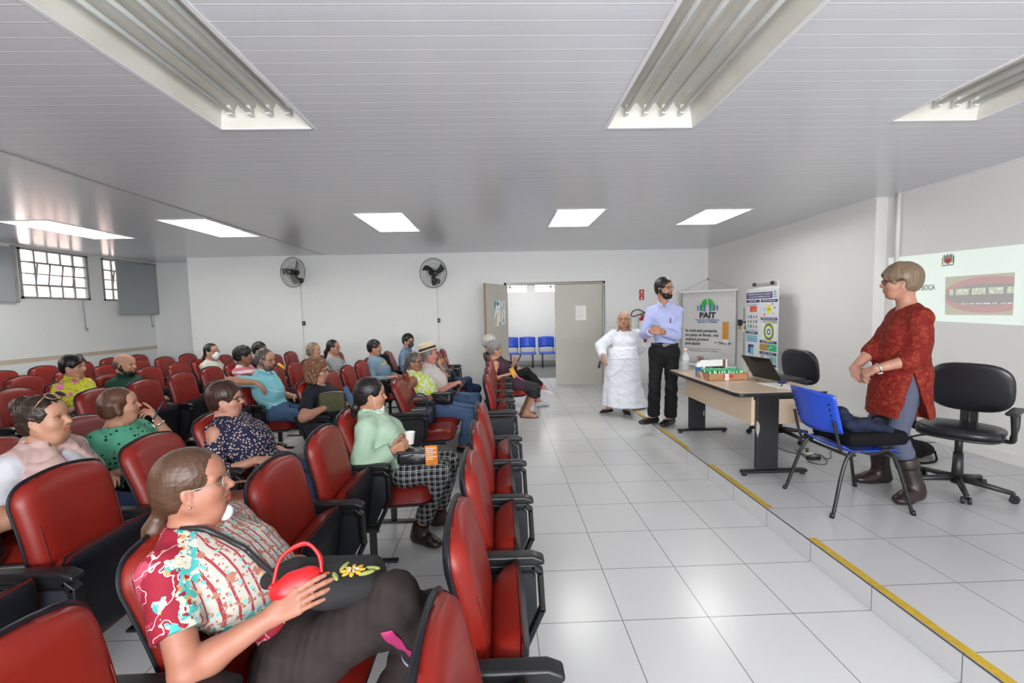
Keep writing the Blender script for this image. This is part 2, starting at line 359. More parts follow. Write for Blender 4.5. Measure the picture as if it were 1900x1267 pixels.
# grey roller sheet hanging in front of the last window, blind rods
bl = empty('roller_blind', (XL + .10, 9.10, 1.725), 0, 'pale grey sheet blind hanging flat over the far end window', 'blind')
b_ = MB().bb((-.006, 0, 0), (.006, 1.0, 1.06)); b_.build('blind_sheet', mat('grey_blind_fabric', (.36, .385, .40), .6), bl)
MB().bb((-.012, -.012, -.012), (.014, .0, 1.07)).bb((-.012, 1.0, -.012), (.014, 1.014, 1.07)).bb((-.012, 0, -.02), (.014, 1.0, 0)).build('blind_edge', M_GREYM, bl)
MB().cyl((0, -.02, 1.085), (0, 1.03, 1.085), .022, n=12).build('blind_roller', M_GREYM, bl)
bl2 = empty('roller_blind', (XL + .09, 6.30, 1.93), 0, 'narrow slice of grey roller blind at the left edge of the photo', 'blind')
MB().bb((-.006, 0, 0), (.006, .92, .86)).build('blind_sheet', MATS['grey_blind_fabric'], bl2); MB().bb((-.02, .92, -.02), (.02, .96, .9)).build('blind_edge', M_GREYM, bl2)
for (yy, z0, z1, lab) in [(8.37, 1.42, 2.0, 'thin grey window pole hanging below the open window'), (9.88, 1.43, 1.706, 'short grey pole hanging below the grey blind')]:
    e = empty('window_pole', (XL + (.06 if yy < 9 else .10), yy, z0), 0, lab, 'pole', 'window poles')
    MB().tube([(0, 0, z1 - z0), (.01, .004, 0.06)], .008, 8).build('rod', mat('grey_rod', (.30, .31, .31), .4), e)
    MB().tube([(.01, .004, .07), (.012, .006, .03), (.03, .02, .0), (.045, .0, .03)], .012, 8).build('hook', MATS['grey_rod'], e)
# outside: pinkish brick neighbour wall far from the left windows
g = G('pink_masonry', .8); n = g.t.nodes.new('ShaderNodeTexBrick'); n.inputs['Scale'].default_value = 1; n.inputs['Brick Width'].default_value = .4; n.inputs['Row Height'].default_value = .16; n.inputs['Mortar Size'].default_value = .02
n.inputs['Color1'].default_value = (.95, .72, .66, 1); n.inputs['Color2'].default_value = (.93, .66, .60, 1); n.inputs['Mortar'].default_value = (.8, .7, .65, 1)
cb = g.t.nodes.new('ShaderNodeCombineXYZ'); g.L(g.y, cb.inputs[0]); g.L(g.z, cb.inputs[1]); g.L(cb.outputs[0], n.inputs['Vector']); g.col(n.outputs['Color'])
bw = empty('neighbour_building', (XL - 4.4, 9.0, 0), 0, 'pinkish brick building wall seen blown out through the high windows', 'building')
MB().bb((-.3, 2.9, 0), (0, 6.2, 4.6)).build('wall_face', g.m, bw)
MB().bb((-.4, -4.6, 4.6), (.15, 8.3, 4.75)).build('roof_edge', M_WHITE, bw)

# ---- door 1: frame, two leaves
mb = MB().bb((DX0 - .05, D - .02, 0), (DX0, D + .16, DZ + .05)).bb((DX1, D - .02, 0), (DX1 + .05, D + .16, DZ + .05)).bb((DX0 - .05, D - .02, DZ), (DX1 + .05, D + .16, DZ + .05))
df = structure(mb.build('door_1', M_BEIGEF, bevel=.004))
lf = MB().bb((1.185, D + .0, .012), (DX1 - .006, D + .04, DZ - .006)).build('door_leaf', M_BEIGE, df, bevel=.003)
def notice(name, label, loc, rz, w, h, parent=None, fn=None, group=None, m=None):
    e = empty(name, loc, rz, label, 'notice', group) if parent is None else parent
    MB().bb((-w / 2, -.0015, -h / 2), (w / 2, 0, h / 2)).build('sheet', m or M_PAPER, e)
    if fn: fn(e)
    return e
M_INK = mat('dark_ink', (.05, .05, .055), .7); M_INKG = mat('grey_ink', (.35, .35, .36), .7)
def lines(e, w, rows, th=.004, m=None, x0=None, seedv=1):
    rnd = random.Random(seedv); b = MB()
    for z in rows:
        ww = w * rnd.uniform(.6, 1.0); x = -w / 2 if x0 is None else x0
        b.bb((x, -.0026, z - th / 2), (x + ww, -.0016, z + th / 2))
    b.build('text_lines', m or M_INKG, e)
notice('paper_notice', 'white typed paper notice taped on the closed beige door leaf', (1.735, D - .002, 1.545), 0, .225, .31, fn=lambda e: lines(e, .17, [.10, .06, .02, -.02, -.06, -.075, -.12], seedv=3))
# the open leaf stands out into the room
hx, hy = DX0 + .005, D - .03; fx, fy = -.255, 8.37
ang = math.atan2(fy - hy, fx - hx); ll = 1.0
e = empty('door_leaf_open', (hx, hy, .012), ang); e.name = 'door_2'; structure(e)
MB().bb((0, -.02, 0), (ll, .02, DZ - .02)).build('leaf_panel', M_BEIGE, e, bevel=.003)
MB().bb((ll, -.021, 0), (ll + .004, .021, DZ - .02)).build('leaf_edge', mat('brown_wood_edge', (.30, .15, .08), .5), e)
MB().cyl((ll - .06, -.05, 1.02), (ll - .06, .06, 1.02), .012).cyl((ll - .06, .06, 1.02), (ll - .17, .06, 1.02), .010).cyl((ll - .06, -.05, 1.02), (ll - .17, -.05, 1.02), .010).build('door_handle', M_CHROME, e)
c, s_ = math.cos(ang), math.sin(ang)
def onleaf(t, z, off=.022): return (hx + c * t - s_ * off, hy + s_ * t + c * off, z)
def poster_a(e):
    MB().prism([(-.13, .24), (-.13, -.02), (-.06, .16), (-.03, .24)], (0, -.0024, 0), (1, 0, 0), (0, 0, 1), .001).build('green_corner', mat('poster_green', (.07, .33, .15), .6), e)
    MB().prism([(-.02, .23), (.06, .23), (.09, .19), (.02, .14), (-.03, .17)], (0, -.0026, 0), (1, 0, 0), (0, 0, 1), .001).build('blue_patch', mat('poster_blue', (.03, .20, .50), .6), e)
    MB().prism([(-.10, -.24), (-.06, -.24), (-.035, -.09), (-.02, -.02), (-.05, -.01), (-.07, -.06), (-.11, -.13)], (0, -.0026, 0), (1, 0, 0), (0, 0, 1), .001).build('hand_picture', mat('poster_skin', (.55, .28, .17), .6), e)
    MB().bb((.07, -.003, -.24), (.12, -.0016, -.18)).build('blue_square', MATS['poster_blue'], e); lines(e, .10, [.09, .07, -.0, -.02, -.04], .006, x0=-.01)
def poster_b(e):
    lines(e, .12, [.20, .16, .12, .08], .02, x0=-.04, seedv=5)
    MB().tube([(-.08, -.003, .12), (-.03, -.003, 0), (-.0, -.003, -.12), (.02, -.003, -.2)], .004, 5).tube([(-.05, -.003, -.2), (0, -.003, -.12), (.03, -.003, -.22)], .008, 5).build('drawing', M_INK, e)
# posters face the camera side (+x)
pr = ang
sd = 1 if True else -1
notice('door_poster', 'white health poster with green corner and raised hand on open door', onleaf(.52, 1.575), ang + PI, .27, .50, fn=poster_a)
notice('door_poster', 'narrow white poster with thin black drawing on open door', onleaf(.235, 1.585), ang + PI, .19, .48, fn=poster_b)

# ---- corridor beyond
YC = 13.0
M_CORR = tile_mat('grey_corridor_floor', .4, .4, 0, 0, col=(.13, .13, .12), rough=.35)
structure(MB().bb((-2.2, D + .14, -.1), (4.2, YC + .2, -.002)).build('floor_corridor', M_CORR))
mb = MB().bb((-2.2, YC, 0), (4.2, YC + .12, 2.17)).bb((-2.2, YC, 2.75), (4.2, YC + .12, 3.1)).bb((-2.3, D + .14, 0), (-2.2, YC, 3.1)).bb((4.2, D + .14, 0), (4.3, YC, 3.1))
for xx in (-1.3, 0.95, 3.1): mb.bb((xx - .12, YC, 2.17), (xx + .12, YC + .12, 2.75))
structure(mb.build('wall_corridor', M_WALL))
structure(MB().bb((-2.2, YC - .01, 0), (4.2, YC, .12)).build('baseboard_corridor', mat('corr_skirt', (.35, .34, .32), .4)))
structure(MB().bb((-2.3, D + .14, 3.1), (4.3, YC + .2, 3.2)).build('ceiling_corridor', M_WALL))
mb = MB()
for xx0, xx1 in ((-1.18, .83), (1.07, 2.98)):
    mb.bb((xx0, YC + .03, 2.30), (xx1, YC + .07, 2.335)); mb.bb((xx0, YC + .03, 2.48), (xx1, YC + .07, 2.515))
    for q in range(1, 4): x = xx0 + (xx1 - xx0) * q / 4; mb.bb((x - .02, YC + .03, 2.17), (x + .02, YC + .07, 2.75))
structure(mb.build('window_8', M_WHITE))
area('corridor_daylight', (1.0, 11.2, 3.05), (0, 0, 0), 4.0, 1.6, 55, (1, .99, .97))

# ---- ceiling light fittings
M_REFL = mat('cream_enamel_reflector', (.66, .65, .60), .35, var=((.60, .58, .51), 3))
M_TOFF = mat('unlit_glass_tube', (.80, .84, .82), .18)
M_TON = mat('lit_glass_tube', (1, 1, 1), .3, emit=(.98, 1, .99), estr=TUBE_POWER)
M_CLIP = mat('lamp_holder', (.72, .72, .70), .4)
def fitting(x, y0, y1, lit, label):
    e = empty('ceiling_light', (x, y0, ZC), 0, label, 'ceiling light', 'recessed fluorescent ceiling fittings'); L_ = y1 - y0; dp = .13
    # tray: sloped sides, ridged top with 4 gullies
    prof = [(0, 0), (.055, dp)]; gw = (FW - .11) / 4
    for k in range(4):
        a = .055 + gw * k; prof += [(a + gw * .18, dp), (a + gw * .34, dp * .80), (a + gw * .66, dp * .80), (a + gw * .82, dp)]
    prof += [(FW - .055, dp), (FW, 0)]
    m_ = MB(); n = len(prof)
    m_.add([(p[0], 0.07 if 0 < i < n - 1 else 0, p[1]) for i, p in enumerate(prof)] + [(p[0], L_ - .07 if 0 < i < n - 1 else L_, p[1]) for i, p in enumerate(prof)], [(i, i + 1, n + i + 1, n + i) for i in range(n - 1)])
    m_.add([(0, 0, 0), (FW, 0, 0), (FW - .055, .07, dp), (.055, .07, dp)], [(0, 1, 2, 3)]); m_.add([(0, L_, 0), (FW, L_, 0), (FW - .055, L_ - .07, dp), (.055, L_ - .07, dp)], [(3, 2, 1, 0)])
    m_.build('reflector_tray', M_REFL, e)
    fr = MB(); w = .018
    for a, b in (((-w, -w, -.006), (w * .3, L_ + w, .002)), ((FW - w * .3, -w, -.006), (FW + w, L_ + w, .002)), ((0, -w, -.006), (FW, w * .3, .002)), ((0, L_ - w * .3, -.006), (FW, L_ + w, .002))): fr.bb(a, b)
    fr.build('trim_frame', M_TRIM, e)
    for k in range(4):
        xx = .055 + gw * (k + .5); zz = dp * .80 - .035
        t = MB().cyl((xx, .085, zz), (xx, L_ - .085, zz), .015, n=12); t.build('tube', M_TON if lit else M_TOFF, e)
        for q in (.075, L_ - .105): MB().bb((xx - .012, q, zz - .02), (xx + .012, q + .03, dp * .82)).build('lamp_holder', M_CLIP, e)
labs = ['unlit long fluorescent fitting at upper left above the seats', 'unlit long fluorescent fitting at upper middle right of the photo', 'unlit fluorescent fitting at the upper right edge of the photo']
for (x, a, b), l in zip(NEAR, labs): fitting(x, a, b, False, l)
labs = ['lit ceiling light nearest the left windows', 'lit ceiling light second from the left windows', 'lit ceiling light above the middle of the back seats', 'lit ceiling light in front of the double door', 'lit ceiling light nearest the right wall']
for (x, a, b), l in zip(FAR, labs): fitting(x, a, b, True, l)
# ================================================================= auditorium seats
g = G('red_leatherette', .38); g.b.inputs['Specular IOR Level'].default_value = .36
cc = g.mix(g.noise(7, detail=3), (.225, .0125, .006), (.175, .009, .005)); g.col(cc); g.bump(g.vor(420.), .10, .001); M_LEATH = g.m
M_STITCH = mat('dark_red_seam', (.10, .006, .005), .6)
g = G('navy_black_plastic', .42); g.b.inputs['Specular IOR Level'].default_value = .32; g.col(g.mix(g.noise(30), (.006, .007, .011), (.009, .010, .015))); g.bump(g.noise(300.), .08, .001); M_SHELL = g.m
g = G('panel_fabric_dark', .7); g.col(g.mix(g.noise(300), (.006, .008, .013), (.014, .016, .024))); M_PANEL = g.m
M_ARM = mat('black_armrest', (.009, .009, .010), .36, spec=.38, bump=(260., .08, .001))

def back_curve(z):      # forward offset of the pad's centre line at height z
    t = (z - .40) / .52
    return .125 - .122 * t + .016 * math.sin(PI * min(max(t * 1.15, 0), 1))
def seat_outline(t, z0, z1, hw):  # half width at relative height t, rounded top
    z = z0 + (z1 - z0) * t
    if t > .84:
        q = (t - .84) / .16; w = hw * (.64 + .36 * max(1 - q ** 2.2, 0) ** .5)
    else: w = hw * (1 - .03 * (1 - t / .84))
    return w, z
def make_pad(back=False):
    m = MB(); N = 15; K = 22; z0, z1, hw = (.40, .955, .208) if not back else (.385, .964, .219)
    ts = [i / 17 * .84 for i in range(17)] + [.84 + .16 * math.sin(PI / 2 * i / 9) for i in range(10)]
    def surf(side):
        rows = []
        for j, t in enumerate(ts):
            w, z = seat_outline(t, z0, z1, hw); row = []
            zc = z
            for i in range(N):
                u = -1 + 2 * i / (N - 1); u = math.copysign(abs(u) ** .8, u)
                y = u * w; edge = max(1 - abs(u) ** 5, 0) ** .5; te = max(1 - max((t - .7) / .3, 0) ** 4, 0) ** .5; be = min(t / .05, 1) ** .5
                zz = zc - .020 * (u * u) * max(0, min(1, (t - .3) / .5))
                if not back: x = back_curve(zz) + (.040 * edge * te * be + .014 + .010 * abs(u) ** 2 * edge if side > 0 else -.012)
                else: x = back_curve(zz) - .014 - (.030 * edge * te if side < 0 else -.004) + .010
                row.append((x, y, zz))
            rows.append(row)
        return rows
    A = surf(1); B = surf(-1); n = len(ts); v = [p for r in A for p in r] + [p for r in B for p in r]; o = n * N
    f = []
    for j in range(n - 1):
        for i in range(N - 1):
            a = j * N + i; f.append((a, a + 1, a + N + 1, a + N)); f.append((o + a, o + a + N, o + a + N + 1, o + a + 1))
    for j in range(n - 1):
        for i in (0, N - 1): a = j * N + i; q = [a, a + N, o + a + N, o + a]; f.append(tuple(q if i == 0 else q[::-1]))
    for i in range(N - 1): f.append((i, o + i, o + i + 1, i + 1)); a = (n - 1) * N + i; f.append((a, a + 1, o + a + 1, o + a))
    m.add(v, f, True); return m
def make_seat_pad():
    # pivot at origin; cushion top faces +z when down; x forward
    cush, shell = MB(), MB(); hw = .228
    def prof(x):  # waterfall front
        return .108 - .02 * max(0, (x - .16) / .14) ** 2 - .012 * math.sin(PI * (x + .15) / .45)
    def top(u, v):
        x = -.15 + .465 * v; s = -1 + 2 * u; w = hw * (1 - .10 * max(0, (v - .8) / .2) ** 2)
        e = max(1 - abs(s) ** 6, 0) ** .5; ev = max(1 - abs(2 * v - 1) ** 8, 0) ** .5
        return (x, s * w, .006 + (prof(x) - .006) * e * ev)
    cush.grid(top, 15, 15); 
    def bot(u, v):
        x = -.15 + .465 * v; s = -1 + 2 * u; w = hw * (1 - .10 * max(0, (v - .8) / .2) ** 2); return (x, s * w, .005)
    cush.grid(lambda u, v: bot(1 - u, v), 15, 15)
    def st(u, v):
        x = -.155 + .473 * v; s = -1 + 2 * u; w = (hw + .006) * (1 - .10 * max(0, (v - .8) / .2) ** 2)
        e = max(1 - abs(s) ** 8, 0) ** .5; ev = max(1 - abs(2 * v - 1) ** 8, 0) ** .5
        return (x, s * w, .012 - .036 * e * ev)
    shell.grid(st, 15, 11); shell.grid(lambda u, v: (lambda p: (p[0], p[1], .013))(st(1 - u, v)), 15, 11)
    return cush, shell
PADM = make_pad().build('back_cushion', M_LEATH); SHELLM = make_pad(True).build('back_shell', M_SHELL)
_c, _s = make_seat_pad(); CUSHM = _c.build('seat_cushion', M_LEATH); CSHELL = _s.build('seat_shell', M_SHELL)
def seam_mesh(far=0):
    m = MB()
    for sg in ((1,) if far else (-1,)):
        pts = []
        for k in range(15):
            z = .43 + .36 * k / 14; t = (z - .40) / .555; w, _ = seat_outline(t, .40, .955, .208); u = .84
            zz = z - .020 * u * u * max(0, min(1, (t - .3) / .5)); pts.append((back_curve(zz) + .014 + .040 * (1 - u ** 5 * .86) ** .5 * .93 + .0075, sg * w * u, zz))
        m.tube(pts, .0022, 5)
    return m
def panel_mb():
    poly = [(.02, .62), (.29, .62), (.325, .58), (.33, .42), (.245, .235), (.155, .235), (.085, .42)]
    m = MB().prism(poly, (0, 0, 0), (1, 0, 0), (0, 0, 1), .030); return m
def panel_frame():
    m = MB(); poly = [(.02, .60), (.29, .60), (.318, .575), (.325, .42), (.240, .235), (.155, .235), (.085, .42)]
    pts = [(a, 0, b) for a, b in poly]
    for i in range(len(pts)):
        a, b = Vector(pts[i]), Vector(pts[(i + 1) % len(pts)])
        d = (b - a); L_ = d.length; ang = math.atan2(d.z, d.x); m.box((a + b) / 2, (L_ + .02, .042, .024), (0, -ang, 0))
    return m
def inset_mb():
    poly = [(.045, .575), (.285, .575), (.300, .555), (.303, .425), (.228, .262), (.172, .262), (.108, .42)]
    return MB().prism(poly, (0, 0, 0), (1, 0, 0), (0, 0, 1), .033)
def arm_mb():
    m = MB(); poly = [(-.01, .0), (.29, .0), (.335, -.018), (.335, -.040), (-.01, -.040)]
    m.prism(poly, (0, 0, .652), (1, 0, 0), (0, 0, 1), .058); return m
def leg_mb():
    m = MB(); m.box((.205, 0, .14), (.045, .022, .24)); m.box((.195, 0, .225), (.10, .02, .05)); return m
def foot_mb(): return MB().box((.19, 0, .008), (.34, .045, .016))
_pp = {'side_panel': panel_frame().build('side_panel', M_ARM, bevel=.006), 'panel_inset': inset_mb().build('panel_inset', M_PANEL), 'armrest': arm_mb().build('armrest', M_ARM, bevel=.014, seg=3),
       'leg': leg_mb().build('leg', M_BLACKM, bevel=.004), 'foot_plate': foot_mb().build('foot_plate', M_BLACKM, bevel=.006)}
def proto_obj(o, name, parent):
    o.name = name; o.parent = parent; return o
seat0 = empty('auditorium_seat', (0, 0, 0))
PADM.parent = seat0; SHELLM.parent = seat0; CUSHM.parent = seat0; CSHELL.parent = CUSHM
_seam = seam_mesh().build('seam', M_STITCH, PADM); _seam2 = seam_mesh(1).build('seam', M_STITCH, PADM)
def add_side(parent, yoff):
    out = []
    for k in ('side_panel', 'armrest', 'leg', 'foot_plate'):
        c = _pp[k].copy(); COL.objects.link(c); c.parent = parent; c.location = (0, yoff, 0); out.append(c)
        if k == 'side_panel':
            q = _pp['panel_inset'].copy(); COL.objects.link(q); q.parent = c
    return out
SP = .545
def add_seat(x, y, state, both, label, lean=0., group='red auditorium seats in rows'):
    c = empty('auditorium_seat', (x, y, 0), 0, label, 'auditorium seat', group)
    for src, nm in ((PADM, 'back_cushion'), (SHELLM, 'back_shell'), (CUSHM, 'seat_cushion')):
        q = src.copy(); COL.objects.link(q); q.parent = c
        if nm == 'seat_cushion':
            q.location = (.190 if state == 'up' else .262, 0, .350 if state == 'up' else .338); q.rotation_euler = (0, math.radians(-82 if state == 'up' else -3), 0)
            r = CSHELL.copy(); COL.objects.link(r); r.parent = q
        else:
            lean_ = lean + (-.10 if state == 'up' else .05)
            q.rotation_euler = (0, -lean_, 0); q.location = (.125 * (1 - math.cos(lean_)) + .40 * math.sin(lean_) - (.035 if state == 'up' else 0), 0, .40 * (1 - math.cos(lean_)) - .125 * math.sin(lean_))
        if nm == 'back_cushion':
            for w in (_seam, _seam2): r = w.copy(); COL.objects.link(r); r.parent = q
    # back carried by the two side plates
    add_side(c, -SP / 2)
    if both: add_side(c, SP / 2)
    return c
def rowx(r): return -.13 - .925 * r - (.05 if r == 0 else 0)
ROWOFF = {0: 4.47, 1: 4.47, 2: 4.47, 3: 4.48, 4: 4.16, 5: 4.31, 6: 4.20, 7: 4.25}
NFAR = {0: 7, 1: 7, 2: 7, 3: 7, 4: 8, 5: 8, 6: 8, 7: 8}
DOWN = {}; SEATLAB = {}
def rn(r): return ['front', 'second', 'third', 'fourth', 'fifth', 'sixth', 'seventh', 'last'][r]
OCC = {}   # (row, block, k) -> description of who sits there, filled by people list below
def seats():
    for r in range(8):
        for blk, n, y0 in (('near', 5, .85), ('far', NFAR[r], ROWOFF[r])):
            for k in range(n):
                y = y0 + SP * k
                if r >= 3 and blk == 'near' and y < 1.3 + .18 * (r - 3): continue
                key = (r, blk, k); who = OCC.get(key)
                st = 'down' if (who or key in DOWN) else 'up'
                x = rowx(r)
                posn = ['nearest the camera', 'second from the camera', 'third from the camera', 'fourth from the camera', 'fifth from the camera', 'sixth from the camera', 'seventh from the camera', 'farthest one'][k]
                if who: lab = 'red seat taken by the %s' % who
                elif key in DOWN: lab = DOWN[key]
                else: lab = 'empty red folding seat, %s row from the aisle, %s block, %s' % (rn(r), blk, posn)
                add_seat(x, y, st, k == n - 1, lab, lean=.10 if (r == 0 and blk == 'far' and k >= 5) else 0.)
# ================================================================= figures: smooth-blended volumes turned into one surface
A3 = lambda *p: np.array(p, dtype=np.float64)
def nrm(v): v = np.asarray(v, float); return v / (np.linalg.norm(v) + 1e-12)
def rotz(a): c, s = math.cos(a), math.sin(a); return np.array([[c, -s, 0], [s, c, 0], [0, 0, 1.]])
def roty(a): c, s = math.cos(a), math.sin(a); return np.array([[c, 0, s], [0, 1, 0], [-s, 0, c.real]])
def rotx(a): c, s = math.cos(a), math.sin(a); return np.array([[1, 0, 0], [0, c, -s], [0, s, c]])
BIG = .09
class SDF:
    def __init__(s): s.p = []
    def prim(s, fn, lo, hi, k=.02, op='u'): s.p.append((fn, np.asarray(lo, float), np.asarray(hi, float), k, op)); return s
    def cone(s, a, b, ra, rb=None, k=.02, op='u', flat=False, flata=False):
        a = np.asarray(a, float); b = np.asarray(b, float); rb = ra if rb is None else rb
        ab = b - a; L = float(ab @ ab) + 1e-12; ln = L ** .5; un = ab / ln
        def fn(X, Y, Z):
            px, py, pz = X - a[0], Y - a[1], Z - a[2]; q = px * ab[0] + py * ab[1] + pz * ab[2]
            t = np.clip(q / L, 0, 1)
            d = np.sqrt((px - t * ab[0]) ** 2 + (py - t * ab[1]) ** 2 + (pz - t * ab[2]) ** 2) - (ra + (rb - ra) * t)
            if flat: d = np.maximum(d, q / ln - ln)
            if flata: d = np.maximum(d, -q / ln)
            return d
        R = max(ra, rb); return s.prim(fn, np.minimum(a, b) - R, np.maximum(a, b) + R, k, op)
    def ell(s, c, r, R=None, k=.02, op='u'):
        c = np.asarray(c, float); r = np.asarray(r, float) * np.ones(3); R = np.eye(3) if R is None else R
        def fn(X, Y, Z):
            px, py, pz = X - c[0], Y - c[1], Z - c[2]
            u = [(px * R[0, i] + py * R[1, i] + pz * R[2, i]) for i in range(3)]
            k0 = np.sqrt(sum((u[i] / r[i]) ** 2 for i in range(3))); k1 = np.sqrt(sum((u[i] / r[i] ** 2) ** 2 for i in range(3))) + 1e-9
            return k0 * (k0 - 1) / k1
        e = np.sqrt(((R * r) ** 2).sum(1)); return s.prim(fn, c - e, c + e, k, op)
    def box(s, c, h, R=None, rd=.01, k=.02, op='u'):
        c = np.asarray(c, float); h = np.asarray(h, float); R = np.eye(3) if R is None else R
        def fn(X, Y, Z):
            px, py, pz = X - c[0], Y - c[1], Z - c[2]
            q = [np.abs(px * R[0, i] + py * R[1, i] + pz * R[2, i]) - (h[i] - rd) for i in range(3)]
            return np.sqrt(sum(np.maximum(t, 0) ** 2 for t in q)) + np.minimum(np.maximum(np.maximum(q[0], q[1]), q[2]), 0) - rd
        e = (np.abs(R) * h).sum(1); return s.prim(fn, c - e, c + e, k, op)
    def loft(s, secs, k=.02, op='u', wav=None):
        """secs (z, cx, cy, rx, ry): stacked ellipses; wav=(count, amplitude) pleats growing downward"""
        z = np.array([q[0] for q in secs]); o = np.argsort(z); z = z[o]; T = np.array([q[1:] for q in secs], float)[o]
        def fn(X, Y, Z):
            X, Y, Z = np.broadcast_arrays(X, Y, Z); cx, cy, rx, ry = [np.interp(Z, z, T[:, i]) for i in range(4)]
            u = (X - cx); v = (Y - cy)
            if wav is not None:
                an = np.arctan2(v, u); w = 1 + wav[1] * np.sin(an * wav[0] + 1.3 * np.sin(Z * 4)) * np.clip((z[-1] - Z) / (z[-1] - z[0] + 1e-6), 0, 1); rx = rx * w; ry = ry * w
            d = (np.sqrt((u / rx) ** 2 + (v / ry) ** 2) - 1) * np.minimum(rx, ry)
            return np.maximum(d, np.maximum(z[0] - Z, Z - z[-1]))
        m = 1.1 + (wav[1] if wav else 0)
        lo = [min(T[:, 0] - T[:, 2] * m), min(T[:, 1] - T[:, 3] * m), z[0]]; hi = [max(T[:, 0] + T[:, 2] * m), max(T[:, 1] + T[:, 3] * m), z[-1]]
        return s.prim(fn, lo, hi, k, op)
    def cut(s, p, n, lo, hi, k=.004):      # remove what lies on the +n side of the plane inside box lo..hi
        p = np.asarray(p, float); n = nrm(n)
        def fn(X, Y, Z): return -((X - p[0]) * n[0] + (Y - p[1]) * n[1] + (Z - p[2]) * n[2])
        return s.prim(fn, lo, hi, k, 's')
    def bounds(s):
        return np.min([q[1] for q in s.p if q[4] == 'u'], 0) - .02, np.max([q[2] for q in s.p if q[4] == 'u'], 0) + .02
    def grid(s, lo, hi, h):
        n = np.maximum(np.ceil((np.asarray(hi) - lo) / h).astype(int) + 1, 3)
        ax = [(lo[i] + h * np.arange(n[i])).astype(np.float32) for i in range(3)]
        F = np.full(n, BIG, np.float32)
        for fn, a, b, k, op in s.p:
            m = k + 2.5 * h + .012 if op == 'u' else (k + 1.5 * h if op == 's' else 0)
            i0 = [int(np.searchsorted(ax[i], a[i] - m)) for i in range(3)]; i1 = [int(np.searchsorted(ax[i], b[i] + m)) for i in range(3)]
            if any(i1[i] <= i0[i] for i in range(3)): continue
            X = ax[0][i0[0]:i1[0], None, None]; Y = ax[1][None, i0[1]:i1[1], None]; Z = ax[2][None, None, i0[2]:i1[2]]
            sl = tuple(slice(i0[i], i1[i]) for i in range(3)); f = F[sl]; d = fn(X, Y, Z)
            if op == 'u':
                e = np.maximum(k - np.abs(f - d), 0) if k > 0 else 0
                F[sl] = np.minimum(f, d) - (e * e / (4 * k) if k > 0 else 0)
            else:
                d = -d; e = np.maximum(k - np.abs(f - d), 0) if k > 0 else 0
                F[sl] = np.maximum(f, d) + (e * e / (4 * k) if k > 0 else 0)
        return F, ax
    def mesh(s, h, fine=()):
        """fine: list of (lo, hi, h) boxes meshed at a finer step"""
        V = []; Q = []; n = 0
        lo, hi = s.bounds(); parts = [(lo, hi, h, None)] + [(np.maximum(a, lo - .02), np.minimum(b, hi + .02), hh, 1) for a, b, hh in fine]
        for a, b, hh, isf in parts:
            F, ax = s.grid(a, b, hh); v, q = nets(F, ax, hh)
            if not len(q): continue
            if isf is None and fine:
                c = v[q].mean(1); keep = np.ones(len(q), bool)
                for fa, fb, _ in fine: keep &= ~np.all((c > np.asarray(fa) + h * .9) & (c < np.asarray(fb) - h * .9), 1)
                q = q[keep]
            V.append(v); Q.append(q + n); n += len(v)
        if not V: return np.zeros((0, 3)), np.zeros((0, 4), int)
        V = np.concatenate(V); Q = np.concatenate(Q); u = np.unique(Q); mp = np.zeros(len(V), int); mp[u] = np.arange(len(u)); return V[u], mp[Q]
def nets(F, ax, h):
    S = F < 0; nx, ny, nz = F.shape
    c = [S[i:nx - 1 + i, j:ny - 1 + j, k:nz - 1 + k] for i in (0, 1) for j in (0, 1) for k in (0, 1)]
    cnt = sum(q.astype(np.int8) for q in c); I, J, K = np.nonzero((cnt > 0) & (cnt < 8))
    if not len(I): return np.zeros((0, 3)), np.zeros((0, 4), int)
    idx = np.full((nx - 1, ny - 1, nz - 1), -1, np.int64); idx[I, J, K] = np.arange(len(I))
    acc = np.zeros((len(I), 3)); num = np.zeros(len(I))
    co = [(i, j, k) for i in (0, 1) for j in (0, 1) for k in (0, 1)]
    for a in range(8):
        for b in range(a + 1, 8):
            da = np.array(co[b]) - co[a]
            if np.abs(da).sum() != 1: continue
            fa = F[I + co[a][0], J + co[a][1], K + co[a][2]]; fb = F[I + co[b][0], J + co[b][1], K + co[b][2]]
            m = (fa < 0) != (fb < 0); t = np.where(m, fa / np.where(m, fa - fb, 1), 0)
            for x in range(3): acc[:, x] += np.where(m, co[a][x] + t * da[x], 0)
            num += m
    acc /= num[:, None]; v = np.stack([ax[0][I], ax[1][J], ax[2][K]], 1) + acc * h
    Q = []
    for d in range(3):
        A = [slice(None)] * 3; B = [slice(None)] * 3; A[d] = slice(0, -1); B[d] = slice(1, None)
        s0, s1 = S[tuple(A)], S[tuple(B)]; e = np.nonzero(s0 != s1); i, j, k = e; P = [i, j, k]; u, w = [(1, 2), (2, 0), (0, 1)][d]
        ok = (P[u] > 0) & (P[w] > 0) & (P[u] < F.shape[u] - 1) & (P[w] < F.shape[w] - 1); P = [q[ok] for q in P]; fl = s0[e][ok]
        def g(du, dw):
            p = [q.copy() for q in P]; p[u] -= du; p[w] -= dw; return idx[p[0], p[1], p[2]]
        q = np.stack([g(0, 0), g(1, 0), g(1, 1), g(0, 1)], 1); q = np.where(fl[:, None], q, q[:, ::-1]); Q.append(q)
    Q = np.concatenate(Q); Q = Q[(Q >= 0).all(1)]; return v, Q
def vnormals(v, q):
    n = np.cross(v[q[:, 2]] - v[q[:, 0]], v[q[:, 3]] - v[q[:, 1]]); N = np.zeros_like(v)
    for i in range(4): np.add.at(N, q[:, i], n)
    return N / (np.linalg.norm(N, axis=1, keepdims=True) + 1e-12)
